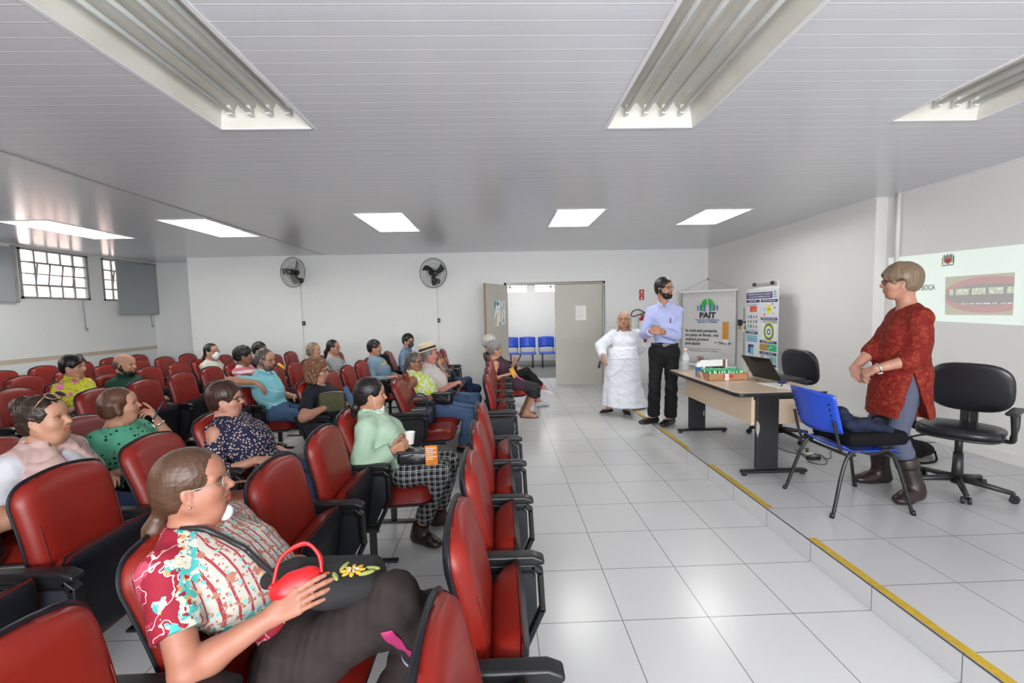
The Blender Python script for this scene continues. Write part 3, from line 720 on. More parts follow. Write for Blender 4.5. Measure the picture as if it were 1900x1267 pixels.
def wob(v, f, seed=0):      # cheap smooth pseudo-noise -1..1
    r = np.random.RandomState(seed); o = 0
    for k in range(4):
        d = r.normal(size=3); d /= np.linalg.norm(d); o = o + np.sin(v @ d * f * (1 + .45 * k) + r.uniform(0, 6.28) + 1.2 * np.sin(v @ r.normal(size=3) * f * .4))
    return o / 4
def to_obj(name, v, q, mats, parent, mi=None, smooth=True):
    me = bpy.data.meshes.new(name); me.vertices.add(len(v)); me.vertices.foreach_set('co', np.asarray(v, np.float32).ravel())
    me.loops.add(len(q) * 4); me.loops.foreach_set('vertex_index', np.asarray(q, np.int32).ravel())
    me.polygons.add(len(q)); me.polygons.foreach_set('loop_start', np.arange(0, len(q) * 4, 4, dtype=np.int32)); me.polygons.foreach_set('loop_total', np.full(len(q), 4, np.int32))
    if not isinstance(mats, (list, tuple)): mats = [mats]
    for m in mats: me.materials.append(m)
    if mi is not None: me.polygons.foreach_set('material_index', np.asarray(mi, np.int32))
    me.polygons.foreach_set('use_smooth', np.full(len(q), smooth)); me.update(calc_edges=True); me.validate()
    o = bpy.data.objects.new(name, me); COL.objects.link(o); o.parent = parent; return o
def sdf_obj(name, F, h, mats, parent, folds=None, fine=(), matfn=None, smooth=2):
    v, q = F.mesh(h, fine)
    if not len(q): return None
    for _ in range(smooth):     # light relaxation removes stair steps
        s = np.zeros_like(v); c = np.zeros(len(v))
        for a, b in ((0, 1), (1, 2), (2, 3), (3, 0)):
            np.add.at(s, q[:, a], v[q[:, b]]); np.add.at(s, q[:, b], v[q[:, a]]); np.add.at(c, q[:, a], 1); np.add.at(c, q[:, b], 1)
        v = v * .6 + .4 * s / np.maximum(c, 1)[:, None]
    if folds is not None:
        n = vnormals(v, q)
        for (amp, f, sd, st) in folds:
            w = wob(v * np.array(st), f, sd); v = v + n * (amp * w)[:, None]
    mi = matfn(v[q].mean(1)) if matfn else None
    return to_obj(name, v, q, mats, parent, mi)

# ---------------------------------------------------------------- pieces of a person
def ik(S, W_, l1, l2, pole):
    S = np.asarray(S, float); W_ = np.asarray(W_, float); d = W_ - S; L = np.linalg.norm(d)
    if L > (l1 + l2) * .985: d = d * ((l1 + l2) * .985 / L); W_ = S + d; L = np.linalg.norm(d)
    a = (l1 * l1 - l2 * l2 + L * L) / (2 * L); hgt = math.sqrt(max(l1 * l1 - a * a, 0)); u = d / L
    p = np.asarray(pole, float); p = nrm(p - u * (p @ u)); return S + u * a + p * hgt, W_
def head_frame(c, yaw, pitch=0., roll=0.):
    return dict(c=np.asarray(c, float), R=rotz(yaw) @ roty(-pitch) @ rotx(roll))
def hp(H, *p): return H['c'] + H['R'] @ (np.array(p) * H['s'])
def add_head(F, H, sp):
    s = H['s']; R = H['R']; P = lambda *p: hp(H, *p); f = sp.get('face', 1.); jaw = sp.get('jaw', 1.)
    F.ell(P(-.012, 0, .030), A3(.094, .074, .088) * s, R, .01)
    F.ell(P(.026, 0, -.030), A3(.062, .060 * f, .082) * s, R, .025 * s)
    F.ell(P(.040, 0, .045), A3(.046, .056, .045) * s, R, .03 * s)         # forehead
    F.cone(P(.045, -.018, -.092), P(.045, .018, -.092), .026 * s * jaw, k=.032 * s)     # chin
    for q in (-1, 1):
        F.cone(P(-.004, q * .054 * f, -.045), P(.045, q * .024, -.090), .022 * s * jaw, .020 * s, k=.034 * s)   # jaw
        F.ell(P(.052, q * .036 * f, -.024), A3(.028, .026, .026) * s, R, .034 * s)       # cheek
        F.cone(P(.078, q * .014, .022), P(.066, q * .048, .020), .010 * s, .008 * s, k=.014 * s)   # brow ridge
        F.ell(P(.086, q * .031, .003), A3(.014, .020, .012) * s, R, .012 * s, 's')
        F.ell(P(.0645, q * .0305, .0025), A3(.0165, .0175, .0125) * s, R, .004 * s)  # lids
        F.ell(P(-.004, q * .074, -.008), A3(.017, .0075, .030) * s, R @ rotz(q * -.45), .006 * s)      # ear
        F.ell(P(.004, q * .082, -.006), A3(.008, .005, .017) * s, R, .004 * s, 's')
        F.ell(P(-.002, q * .072, -.034), A3(.009, .007, .010) * s, R, .006 * s)
        F.ell(P(.088, q * .0135, -.031), A3(.011, .0085, .008) * s, R, .006 * s)       # nostril wing
    F.cone(P(.079, 0, .012), P(.1015, 0, -.024), .0085 * s, .0105 * s, k=.012 * s)      # nose
    F.ell(P(.102, 0, -.027), A3(.0115, .011, .0095) * s, R, .006 * s)
    F.cone(P(.077, -.010, -.050), P(.077, .010, -.050), .012 * s, k=.016 * s)
    F.cone(P(.0785, -.021, -.0605), P(.0875, 0, -.0565), .0048 * s, .0072 * s, k=.007 * s); F.cone(P(.0785, .021, -.0605), P(.0875, 0, -.0565), .0048 * s, .0072 * s, k=.007 * s)
    F.cone(P(.077, -.017, -.066), P(.085, 0, -.069), .0055 * s, .008 * s, k=.007 * s); F.cone(P(.077, .017, -.066), P(.085, 0, -.069), .0055 * s, .008 * s, k=.007 * s)
    sm = sp.get('smile', 0.)
    F.cone(P(.089, 0, -.0635), P(.082, .026, -.0610 + .004 * sm), .0022 * s, .0018 * s, k=.004 * s, op='s'); F.cone(P(.089, 0, -.0635), P(.082, -.026, -.0610 + .004 * sm), .0022 * s, .0018 * s, k=.004 * s, op='s')
    if sp.get('double_chin'): F.ell(P(.012, 0, -.112), A3(.050, .050, .030) * s, R, .03 * s)
def eyes_glasses(root, H, sp, skinless=False):
    s = H['s']; R = Matrix([list(r) for r in H['R']]); Pm = lambda *p: Vector(hp(H, *p)); lod = sp['lod']
    iris = mat('iris_' + sp.get('iris', 'brown'), {'brown': (.035, .016, .008), 'blue': (.08, .15, .22)}[sp.get('iris', 'brown')], .2)
    for q in (-1, 1):
        m = MB(); n = 14 if lod < 2 else 8
        m.ell((0, 0, 0), (.0120 * s, .0120 * s, .0120 * s), n, n); m.m = 1; m.ell((.0058 * s, 0, -.0003 * s), (.0070 * s, .0068 * s, .0068 * s), 12, 8)
        e = m.build('eye', [mat('eye_white', (.45, .41, .38), .2), iris], root, smooth=True); e.matrix_local = Matrix.Translation(Pm(.0688, q * .0305, .0030)) @ (R @ Euler((0, 0, sp.get('gaze', 0))).to_matrix()).to_4x4()
        b = MB(); b.tube([Pm(.0855, q * .013, .0245), Pm(.0855, q * .028, .0285), Pm(.072, q * .048, .0225)], [.0030 * s, .0034 * s, .0014 * s], 6)
        b.build('eyebrow', mat('brow_' + sp.get('brow', 'dark'), {'dark': (.035, .02, .013), 'grey': (.25, .22, .2), 'fair': (.22, .13, .07)}[sp.get('brow', 'dark')], .9), root)
        if lod < 2:
            l = MB(); l.tube([Pm(.0745, q * .0165, .0060), Pm(.0845, q * .027, .0115), Pm(.0765, q * .046, .0065)], [.0010 * s, .0018 * s, .0009 * s], 5); l.build('eyelash', mat('lash', (.02, .012, .01), .9), root)
    if sp.get('glasses'):
        st = sp['glasses']; gm = mat('glasses_' + st, {'black': (.012, .012, .012), 'metal': (.30, .27, .24), 'brown': (.07, .03, .02), 'blue': (.02, .06, .11)}[st], .25)
        g_ = MB(); r = (.0016 if st in ('metal',) else .0026) * s
        rims = []
        for q in (-1, 1):
            pts = [Pm(.0935 - .006 * (math.cos(a) ** 2) * (1 if q * math.cos(a) * q > 0 else .3), q * .032 + .0235 * math.cos(a), -.001 + .0175 * math.sin(a)) for a in [2 * PI * i / 20 for i in range(20)]]
            g_.tube(pts, r, 6, closed=True); g_.tube([Pm(.088, q * .055, .004), Pm(.060, q * .073, .007), Pm(-.004, q * .082, .006), Pm(-.018, q * .080, -.006)], r, 6)
        g_.tube([Pm(.0935, -.009, .001), Pm(.097, 0, .004), Pm(.0935, .009, .001)], r, 6); go = g_.build('glasses', gm, root)
        if lod < 2:
            l = MB()
            for q in (-1, 1): l.add([Pm(.092, q * .032 + .0225 * math.cos(a), -.001 + .0165 * math.sin(a)) for a in [2 * PI * i / 20 for i in range(20)]], [tuple(range(20))])
            l.build('lens', mat('lens_glass', (1, 1, 1), .02, trans=1., alpha=.10), go)
def teeth(root, H):
    s = H['s']; m = MB(); m.tube([Vector(hp(H, .078, -.019, -.0610)), Vector(hp(H, .0862, 0, -.0635)), Vector(hp(H, .078, .019, -.0610))], .0042 * s, 6); m.build('teeth', mat('teeth', (.75, .72, .64), .3), root)
FLEN = ((.040, .025, .020), (.045, .029, .022), (.041, .027, .021), (.032, .020, .018))
def add_hand(F, w, d, n, side, sp, curl=(.25, .4, .3), thumb=.5, spread=.10, nails=None):
    """w wrist, d direction of the fingers, n palm normal, side +1 left hand / -1 right hand"""
    s = sp['s'] * sp.get('hand_s', 1.) ; d = nrm(d); n = nrm(np.asarray(n, float) - d * (d @ n)); t = np.cross(n, d) * side   # thumb side
    g = lambda a, b, c: w + (d * a + t * b + n * c) * s
    offs = (.0285, .0095, -.0100, -.0275); kn = []
    for i, o in enumerate(offs):
        base = g(.084 - .004 * abs(i - 1), o, 0); kn.append(base); F.cone(g(.0, o * .55, 0), base, .0145 * s, .0112 * s, k=.012)
    tips = []
    for i, o in enumerate(offs):
        a = 0.; p = kn[i]; sd = spread * (1.2 - i * .8) * .35; r = (.0092, .0094, .009, .0078)[i]
        c_ = curl[i] if isinstance(curl[0], (tuple, list)) else curl
        for j in range(3):
            a += c_[j]; dr = (d * math.cos(a) + n * math.sin(a)) + t * sd * math.cos(a); dr = nrm(dr); q = p + dr * FLEN[i][j] * s
            F.cone(p, q, (r - .0007 * j) * s, (r - .0007 * (j + 1)) * s, k=.0035); p = q
        tips.append((p, dr, nrm(np.cross(np.cross(dr, n), dr)) if abs(dr @ n) < .99 else -d, (r - .002) * s))
    a0 = g(.018, .024, .004); th = nrm(d * (.62) + t * (.75 - .45 * thumb) + n * (.15 + .55 * thumb)); a1 = a0 + th * .046 * s
    F.cone(g(.012, .012, .0), a1, .0165 * s, .0115 * s, k=.014); th2 = nrm(th + d * .45 * thumb + n * .1 - t * .35 * thumb); a2 = a1 + th2 * .033 * s; F.cone(a1, a2, .0108 * s, .0098 * s, k=.004)
    th3 = nrm(th2 + d * .2 - t * .25 * thumb); a3 = a2 + th3 * .026 * s; F.cone(a2, a3, .0098 * s, .0080 * s, k=.004); tips.append((a3, th3, -n, .0085 * s))
    return tips, (np.min([q[0] for q in tips] + [w], 0) - .035, np.max([q[0] for q in tips] + [w], 0) + .035)
def foot_R(fd, up): fd = nrm(fd); lf = nrm(np.cross(up, fd)); u = np.cross(fd, lf); return np.stack([fd, lf, u], 1)
def add_foot(F, an, R, s, g=0., point=.0):
    L = lambda *p: an + R @ (np.array(p) * s)
    F.cone(L(0, 0, .02), L(-.028, 0, -.045), .036 * s + g, .030 * s + g, k=.02); F.cone(L(-.03, 0, -.046), L(.10, .004, -.050), .030 * s + g, .036 * s + g * 1.1, k=.02)
    F.cone(L(0, 0, -.01), L(.10, .0, -.048), .036 * s + g, .030 * s + g, k=.02); F.ell(L(.13 + point / 2, .0, -.056), A3(.055 + point / 2, .040, .022) * s + g, R, .02)
    c = L(.05, 0, -.078 - g / s * .2); F.box(L(.05, 0, -.078 - .05 - g / s * .2), (.3, .2, .05), R, .001, .004, 's')
def torso_prims(F, K, g=0., low=True):
    s = K['s']; P, N, R = K['P'], K['N'], K['Rt']; b = K['belly']; wd = K['wide']; L = lambda p, *q: p + R @ (np.array(q) * s); up = R[:, 2]
    H_ = np.linalg.norm(N - P)
    if low: F.ell(P, A3(.112 + b * .3, .165 * wd, .115) * s + g, K['Rp'], .05)
    mid = K['M']; F.ell(mid + R @ A3(b * .45, 0, -.02) * s, A3(.098 + b * .62, .130 * wd + b * .35, .150) * s + g, R, .06)
    ch = N - up * .155 * s + R @ A3(-.005, 0, 0) * s; F.ell(ch, A3(.096 + b * .12, .142 * wd, .155) * s + g, R, .06)
    if K['bust']:
        for q in (-1, 1): F.ell(L(ch, .075 + b * .1, q * .068, -.035), A3(.058, .062, .062) * s * K['bust'] + g, R, .05)
    else:
        for q in (-1, 1): F.ell(L(ch, .06, q * .06, .01), A3(.05, .07, .06) * s + g, R, .05)
    for q, S in ((1, K['SL']), (-1, K['SR'])):
        F.cone(L(N, -.01, q * .040, -.062), S, .050 * s + g, .047 * s * K['arm'] + g, k=.045); F.cone(L(N, -.015, q * .025, .004), S * .55 + N * .45 + up * -.012 * s, .028 * s + g * .5, .032 * s + g * .6, k=.04)
def arm_prims(F, K, side, g=0., frac=1., flat=False, fat=None, cuff=0.):
    s = K['s']; S, E, W_ = (K['SL'], K['EL'], K['WL']) if side > 0 else (K['SR'], K['ER'], K['WR']); f = K['arm'] if fat is None else fat
    if frac <= .5:
        e = S + (E - S) * (frac / .5); F.cone(S, e, .047 * s * f + g, (.047 + (.040 - .047) * frac / .5) * s * f + g + cuff, k=.03, flat=flat)
    else:
        F.cone(S, E, .047 * s * f + g, .039 * s * f + g, k=.03); t = (frac - .5) / .5; e = E + (W_ - E) * t
        m = E + (W_ - E) * min(.28, t); F.cone(E, m, .039 * s * f + g, .041 * s * f + g, k=.02)
        F.cone(m, e, .041 * s * f + g, (.041 + (.027 / f - .041) * max(0, (t - .28) / .72)) * s * f + g + cuff, k=.02, flat=flat)
def leg_prims(F, K, side, g=0., end=1., flat=False, flare=0., fat=None):
    s = K['s']; Hh, Kn, An = (K['HL'], K['KL'], K['AL']) if side > 0 else (K['HR'], K['KR'], K['AR']); f = K['leg'] if fat is None else fat
    t1 = min(end, .5) / .5; F.cone(Hh, Hh + (Kn - Hh) * t1, .086 * s * f + g, (.086 + (.058 - .086) * t1) * s * f + g, k=.04, flat=flat and end <= .5)
    if end > .5:
        t = (end - .5) / .5; m = Kn + (An - Kn) * min(.35, t); e = Kn + (An - Kn) * t; F.cone(Kn, m, .056 * s * f + g, .054 * s * f + g + flare * .3, k=.03)
        F.cone(m, e, .054 * s * f + g + flare * .3, .034 * s * f + g + flare, k=.02, flat=flat)
SKIN = {}
def skin(c):
    k = 'skin_%02d%02d%02d' % tuple(int(q * 99) for q in c)
    if k in MATS: return MATS[k], MATS['lips_' + k]
    m = mat(k, c, .52, var=((c[0] * .95, c[1] * .88, c[2] * .86), 22, 3), sss=.12, bump=(380., .12, .0008))
    l = mat('lips_' + k, (c[0] * .82, c[1] * .48, c[2] * .50), .38); return m, l
def hair_mat(name, c, c2=None, sc=90, stretch=(1, 1, .12)):
    if name in MATS: return MATS[name]
    g = G(name, .42); n = g.noise(sc, g.map(stretch), 3); g.col(g.mix(n, [q * .30 for q in c], c2 or [min(1, q * 1.15) for q in c])); g.bump(n, .5, .004); g.b.inputs['Specular IOR Level'].default_value = .4; return g.m
def add_hair(root, H, sp, h):
    kind = sp.get('hair', 'short'); s = H['s']; R = H['R']; P = lambda *p: hp(H, *p); F = SDF(); m = sp['hairmat']; fo = [(.0010 * s, 60, 3, (1, 1, 1))]; tk = sp.get('hthick', 0.)
    if kind == 'none': return
    if kind == 'beard':
        pass
    def cap(th, front=.055, low=-.03, earcut=True, fr_h=.062):
        F.ell(P(-.016, 0, .034), A3(.096 + th, .077 + th, .089 + th) * s, R, .01)
        F.ell(P(-.035, 0, -.005 + low * .4), A3(.074 + th * .7, .068 + th * .7, .072) * s, R, .02)
        F.ell(P(.115, 0, fr_h - .115), A3(.082, .092, .118) * s, R, .010 * s, 's')      # face opening
        if earcut:
            for q in (-1, 1): F.ell(P(.016, q * .088, -.022), A3(.034, .022, .042) * s, R, .006 * s, 's')
        F.box(P(.0, 0, -.14 + low - .02), A3(.13, .13, .07) * s, R @ roty(-.35), .01, .02, 's')
    if kind == 'buzz': cap(.004, fr_h=.050)
    elif kind == 'balding':
        F.ell(P(-.030, 0, .005), A3(.082, .0775, .070) * s, R, .01); F.ell(P(.10, 0, .02), A3(.10, .1, .15) * s, R, .01, 's'); F.ell(P(-.0, 0, .085), A3(.12, .09, .058) * s, R, .01, 's'); fo = None
    elif kind == 'short': cap(.012 + tk)
    elif kind == 'pixie':
        cap(.016 + tk, fr_h=.060); F.cone(P(.02, .03, .108), P(.082, -.035, .060), .030 * s, .014 * s, k=.02); F.cone(P(.0, .04, .11), P(.074, -.05, .052), .028 * s, .016 * s, k=.02)
        F.cone(P(.03, .055, .08), P(.06, .062, .045), .02 * s, .012 * s, k=.02)
    elif kind in ('pony', 'bun', 'long', 'bob', 'wavy', 'curly', 'afro', 'hood'):
        if kind == 'curly': cap(.024 + tk, low=-.05, earcut=False); fo = [(.012 * s, 75, 3, (1, 1, 1)), (.006 * s, 150, 5, (1, 1, 1))]
        elif kind == 'afro': cap(.020 + tk, low=-.02); fo = [(.007 * s, 110, 3, (1, 1, 1)), (.004 * s, 210, 5, (1, 1, 1))]
        else: cap(.007 + tk)
        if kind == 'pony':
            q = sp.get('tail', ((-.10, 0, -.035), (-.145, 0, -.10), (-.16, -.01, -.19))); pts = [P(*a) for a in q]
            F.cone(P(-.075, 0, .0), pts[0], .045 * s, .022 * s, k=.03); F.cone(pts[0], pts[1], .020 * s, .032 * s, k=.012)
            for a, b in zip(pts[1:-1], pts[2:]): F.cone(a, b, .030 * s, .018 * s, k=.02)
        if kind == 'bun':
            c = sp.get('bunpos', (-.105, 0, .06)); F.ell(P(*c), A3(.052, .050, .048) * s, R, .01); fo = [(.003 * s, 70, 3, (1, 1, 1)), (.002 * s, 160, 5, (1, 1, 1))]
        if kind in ('bob', 'long', 'wavy', 'curly'):
            L = {'bob': -.075, 'long': -.19, 'wavy': -.150, 'curly': -.095}[kind] + sp.get('hlen', 0)
            w = .024 if kind != 'curly' else .034
            for q in (-1, 1):
                F.cone(P(-.010, q * .078, .02), P(.0, q * .088, L), w * s, (w - .003) * s, k=.025); F.cone(P(-.055, q * .058, .02), P(-.06, q * .062, L), .038 * s, .034 * s, k=.03)
            F.cone(P(-.075, 0, .02), P(-.085, 0, L), .045 * s, .036 * s, k=.03)
            if kind == 'wavy': fo = [(.007 * s, 45, 3, (1, 1, 1.4)), (.003 * s, 150, 5, (1, 1, .3))]
    if fo is not None and kind not in ('afro', 'curly'): fo = [fo[0]] + fo[1:] + ([(.0010 * s, 260, 7, (.10, 1, 1)), (.0007 * s, 480, 9, (.10, 1, 1))] if kind in ('pony', 'bun') else [(.0012 * s, 190, 7, (1, 1, .16)), (.0008 * s, 400, 9, (1, 1, .12))])
    sdf_obj('hair', F, h, m, root, folds=fo, smooth=1)
    if kind == 'pony' and sp.get('band'):
        a = Vector(P(*sp.get('tail', ((-.10, 0, -.035),))[0])); t = MB(); t.lathe([(.020 * s + .006 * math.cos(u), .006 * math.sin(u)) for u in [2 * PI * i / 10 for i in range(11)]], (0, 0, 0), 16)
        o = t.build('hair_band', mat('band_' + sp['band'], {'black': (.01, .01, .01), 'orange': (.9, .18, .02)}[sp['band']], .7), root); dd = Vector(P(*sp['tail'][1]) - P(*sp['tail'][0])); o.matrix_local = Matrix.Translation(a) @ dd.to_track_quat('Z', 'Y').to_matrix().to_4x4()
RES = {0: (.0070, .0027, .0062, .0034, .0027), 1: (.0085, .0036, .0082, .0046, .0036), 2: (.0115, .0055, .0110, .0065, .0050)}
def person(lab, loc, head, yaw=0., s=1., lod=1, hyaw=0., hpitch=0., hroll=0., pelvis=None, anL=None, anR=None, knL=None, knR=None, hL=None, hR=None,
           hdL=None, hdR=None, hnL=None, hnR=None, curlL=(.3, .45, .3), curlR=(.3, .45, .3), poleL=None, poleR=None, belly=.03, wide=1., arm=1., leg=1., bust=0., twist=0., standing=False,
           skinc=(.50, .27, .18), top=None, bottom=None, shoe=None, neckr=.052, slouch=.03, head_s=1., footL=None, footR=None, shw=.150, group='seated audience', cat='person', extra=None, **sp):
    loc = np.array(loc, float); Ri = rotz(-yaw); toL = lambda p: Ri @ (np.array(p, float) - loc)
    root = empty('person', tuple(loc), yaw, lab, cat, group)
    hb, hh, hc, hr, hd = RES[lod]; sp.update(s=s, lod=lod)
    Hc = toL(head); H = head_frame(Hc, hyaw, hpitch, hroll); H['s'] = s * head_s
    if pelvis is None:
        if standing: pelvis = A3(Hc[0] - .05, Hc[1], .86 * s)
        else:
            N0 = hp(H, -.035, 0, -.130); dz = N0[2] - .505; L_ = .46 * s; pelvis = A3(min(max(.31, N0[0] + math.sqrt(max(L_ * L_ - dz * dz, 0))), .47), 0, .525)
    P = np.array(pelvis, float)
    # neck base follows the head but stays over the chest
    up0 = nrm(Hc - P); nd = sp.get('nd', .185 if standing else .135); N = Hc - A3(0, 0, nd - .03) * s - nrm(Hc - P) * .03 * s + A3(-.045, 0, 0) * s
    if 'neckbase' in sp: N = np.array(sp['neckbase'], float)
    M_ = (P + N) / 2 + A3(-slouch, 0, 0)
    lf = nrm(rotz(twist) @ A3(0, 1, 0)); up = nrm(N - M_); fr = nrm(np.cross(lf, up)); lf2 = np.cross(up, fr); Rt = np.stack([fr, lf2, up], 1)
    upp = nrm(M_ - P); lp = A3(0, 1, 0); frp = nrm(np.cross(lp, upp)); Rp = np.stack([frp, np.cross(upp, frp), upp], 1)
    K = dict(s=s, P=P, N=N, M=M_, Rt=Rt, Rp=Rp, belly=belly, wide=wide, arm=arm, leg=leg, bust=bust)
    K['SL'] = N + Rt @ (A3(-.012, shw * wide, -.082) * s); K['SR'] = N + Rt @ (A3(-.012, -shw * wide, -.082) * s)
    for q, hnd, pole, nm in ((1, hL, poleL, 'L'), (-1, hR, poleR, 'R')):
        w = (P + A3(.20, q * .07, .12)) if hnd is None else toL(hnd)
        pl = A3(-.35, q * .7, -.75) if pole is None else Ri @ np.array(pole, float)
        K['E' + nm], K['W' + nm] = ik(K['S' + nm], w, .285 * s, .245 * s, pl)
        K['H' + nm] = P + rotz(0) @ A3(0, q * .088 * wide, -.02) * s
        an = anL if q > 0 else anR; kn = knL if q > 0 else knR
        if an is None: a_ = A3(P[0] + .42 * s, q * .10, .085) if not standing else A3(P[0] - .02, q * .10, .085)
        else: a_ = toL(an)
        if kn is not None: K['K' + nm] = toL(kn); K['A' + nm] = a_
        else: K['K' + nm], K['A' + nm] = ik(K['H' + nm], a_, .415 * s, .40 * s, A3(.8, q * .06, .9) if not standing else A3(1, 0, 0))
    # ---- body
    F = SDF(); torso_prims(F, K)
    for q in (1, -1): arm_prims(F, K, q); leg_prims(F, K, q)
    nb = hp(H, -.024, 0, -.045); F.cone(nb, N + Rt @ (A3(.0, 0, -.02) * s), neckr * s, (neckr + .006) * s, k=.03); F.ell(hp(H, -.03, 0, -.05), A3(.05, .05, .05) * s, H['R'], .03)
    add_head(F, H, sp)
    fine = [(H['c'] - .135 * s, H['c'] + .135 * s, hh)]
    hands = {}
    for q, nm, hd_, hn_, cu in ((1, 'L', hdL, hnL, curlL), (-1, 'R', hdR, hnR, curlR)):
        d = nrm(K['W' + nm] - K['E' + nm]) if hd_ is None else Ri @ nrm(hd_); n = A3(.1, -q * .35, -1) if hn_ is None else Ri @ np.array(hn_, float)
        tips, bb = add_hand(F, K['W' + nm], d, n, q, sp, cu, thumb=sp.get('thumb', .5)); hands[nm] = tips; fine.append((bb[0], bb[1], hd))
    ft = {}
    for q, nm, fd in ((1, 'L', footL), (-1, 'R', footR)):
        an = K['A' + nm]; kn = K['K' + nm]
        if fd is None: R = foot_R(rotz(q * .18) @ A3(1, 0, 0), A3(0, 0, 1))
        else:
            d_, u_ = fd; R = foot_R(Ri @ np.array(d_, float), Ri @ np.array(u_, float))
        ft[nm] = R; add_foot(F, an, R, s)
    Rh, ch, s_ = H['R'], H['c'], H['s']
    def mf(c):
        l = (c - ch) @ Rh / s_; return ((np.abs(l[:, 1]) < .0215) & (l[:, 0] > .0765) & (l[:, 2] > -.0745) & (l[:, 2] < -.0515) & (l[:, 0] > .074 + .25 * np.abs(l[:, 2] + .063))).astype(int)
    sk, lip = skin(skinc)
    sdf_obj('body', F, hb, [sk, lip], root, fine=fine, matfn=mf, smooth=2)
    eyes_glasses(root, H, sp)
    if sp.get('smile', 0) > .7: teeth(root, H)
    add_hair(root, H, sp, hr)
    if sp.get('beard'):
        B = SDF(); R = H['R']; P_ = lambda *p: hp(H, *p); t = .0115
        B.cone(P_(.048, -.02, -.090), P_(.048, .02, -.090), (.028 + t) * s_, k=.02 * s_)
        for q in (-1, 1):
            B.cone(P_(-.004, q * .0565, -.035), P_(.045, q * .026, -.088), (.021 + t * .6) * s_, (.021 + t) * s_, k=.02 * s_); B.cone(P_(.000, q * .066, .0), P_(-.002, q * .060, -.035), .013 * s_, .024 * s_, k=.01)
        B.cone(P_(.077, -.022, -.047), P_(.088, 0, -.044), .007 * s_, .009 * s_, k=.006); B.cone(P_(.077, .022, -.047), P_(.088, 0, -.044), .007 * s_, .009 * s_, k=.006)
        B.cone(P_(.075, -.027, -.050), P_(.062, -.027, -.080), .010 * s_, k=.01); B.cone(P_(.075, .027, -.050), P_(.062, .027, -.080), .010 * s_, k=.01)
        B.ell(P_(.095, 0, -.0635), A3(.028, .019, .0080) * s_, R, .004 * s_, 's')
        sdf_obj('beard', B, hr, sp['beard'], root, folds=[(.0025 * s_, 160, 5, (1, 1, 1))])
    # ---- top
    if top:
        m, g_, sl = top['m'], top.get('g', .013), top.get('sleeve', .36); T = SDF(); torso_prims(T, K, g_)
        lo, hi = T.bounds(); U = Rt[:, 2]; Fw = Rt[:, 0]
        nk = top.get('neck', 'crew'); base = N + Fw * .012 * s
        T.cone(base - U * .005 * s, nb, .058 * s, .062 * s, k=.006, op='s')
        if nk == 'crew': T.ell(base + U * .02 * s, A3(.075, .078, .045) * s, Rt, .01, 's')
        elif nk == 'boat': T.ell(base + U * .030 * s, A3(.095, .135, .075) * s, Rt, .01, 's')
        elif nk == 'scoop': T.ell(base + U * .02 * s + Fw * .05 * s, A3(.095, .085, .095) * s, Rt, .01, 's')
        elif nk == 'v': T.ell(base + U * .02 * s, A3(.07, .072, .045) * s, Rt, .01, 's'); T.cone(base + U * .02 * s + Fw * .09 * s, base - U * .15 * s + Fw * .15 * s, .058 * s, .006 * s, k=.006, op='s')
        elif nk == 'collar': T.cone(base + U * .03 * s + Fw * .09 * s, base - U * .09 * s + Fw * .14 * s, .035 * s, .006 * s, k=.006, op='s')
        hem = top.get('hem', -.10); cp = P + Rp @ (A3(0, 0, hem) * s); T.cut(cp, -Rp[:, 2], lo - .05, np.array([P[0] + .30 * s, hi[1] + .05, cp[2] + .22]))
        if sl > 0:
            for q in (1, -1): arm_prims(T, K, q, g_ * top.get('sg', 1.), sl, True, cuff=top.get('cuff', .004))
        if sl <= 0:      # sleeveless: cut at the shoulder
            for S, q in ((K['SL'], 1), (K['SR'], -1)):
                c = S + Rt @ (A3(0, q * .035, .0) * s); T.ell(c, A3(.085, .055, .10) * s, Rt, .01, 's')
        if top.get('cold'):
            for S, q in ((K['SL'], 1), (K['SR'], -1)): T.ell(S + Rt @ (A3(.0, q * .055, .010) * s), A3(.062, .055, .060) * s, Rt, .008, 's')
        if top.get('extra'): top['extra'](T, K, H, g_)
        a = top.get('fold', .0045); so = sdf_obj(top.get('name', 'shirt'), T, hc, m, root, folds=[(a, 26, 11, (1, 1.3, .8)), (a * .5, 60, 4, (1.2, 1, .7))])
        if nk in ('collar', 'polo') or top.get('collar'):
            C_ = SDF(); c0 = base + U * .022 * s
            for q in (-1, 1):
                a0 = c0 + Rt @ (A3(-.055, 0, .022) * s); a1 = c0 + Rt @ (A3(-.005, q * .062, .006) * s); a2 = c0 + Rt @ (A3(.070, q * .022, -.030) * s); a3 = c0 + Rt @ (A3(.088, q * .040, -.062) * s)
                C_.cone(a0, a1, .013 * s, .013 * s, k=.008); C_.cone(a1, a2, .013 * s, .010 * s, k=.008); C_.cone(a1, a3, .012 * s, .007 * s, k=.010); C_.cone(a2, a3, .008 * s, k=.01)
            sdf_obj('collar', C_, hc * .6, top.get('collar') or m, root)
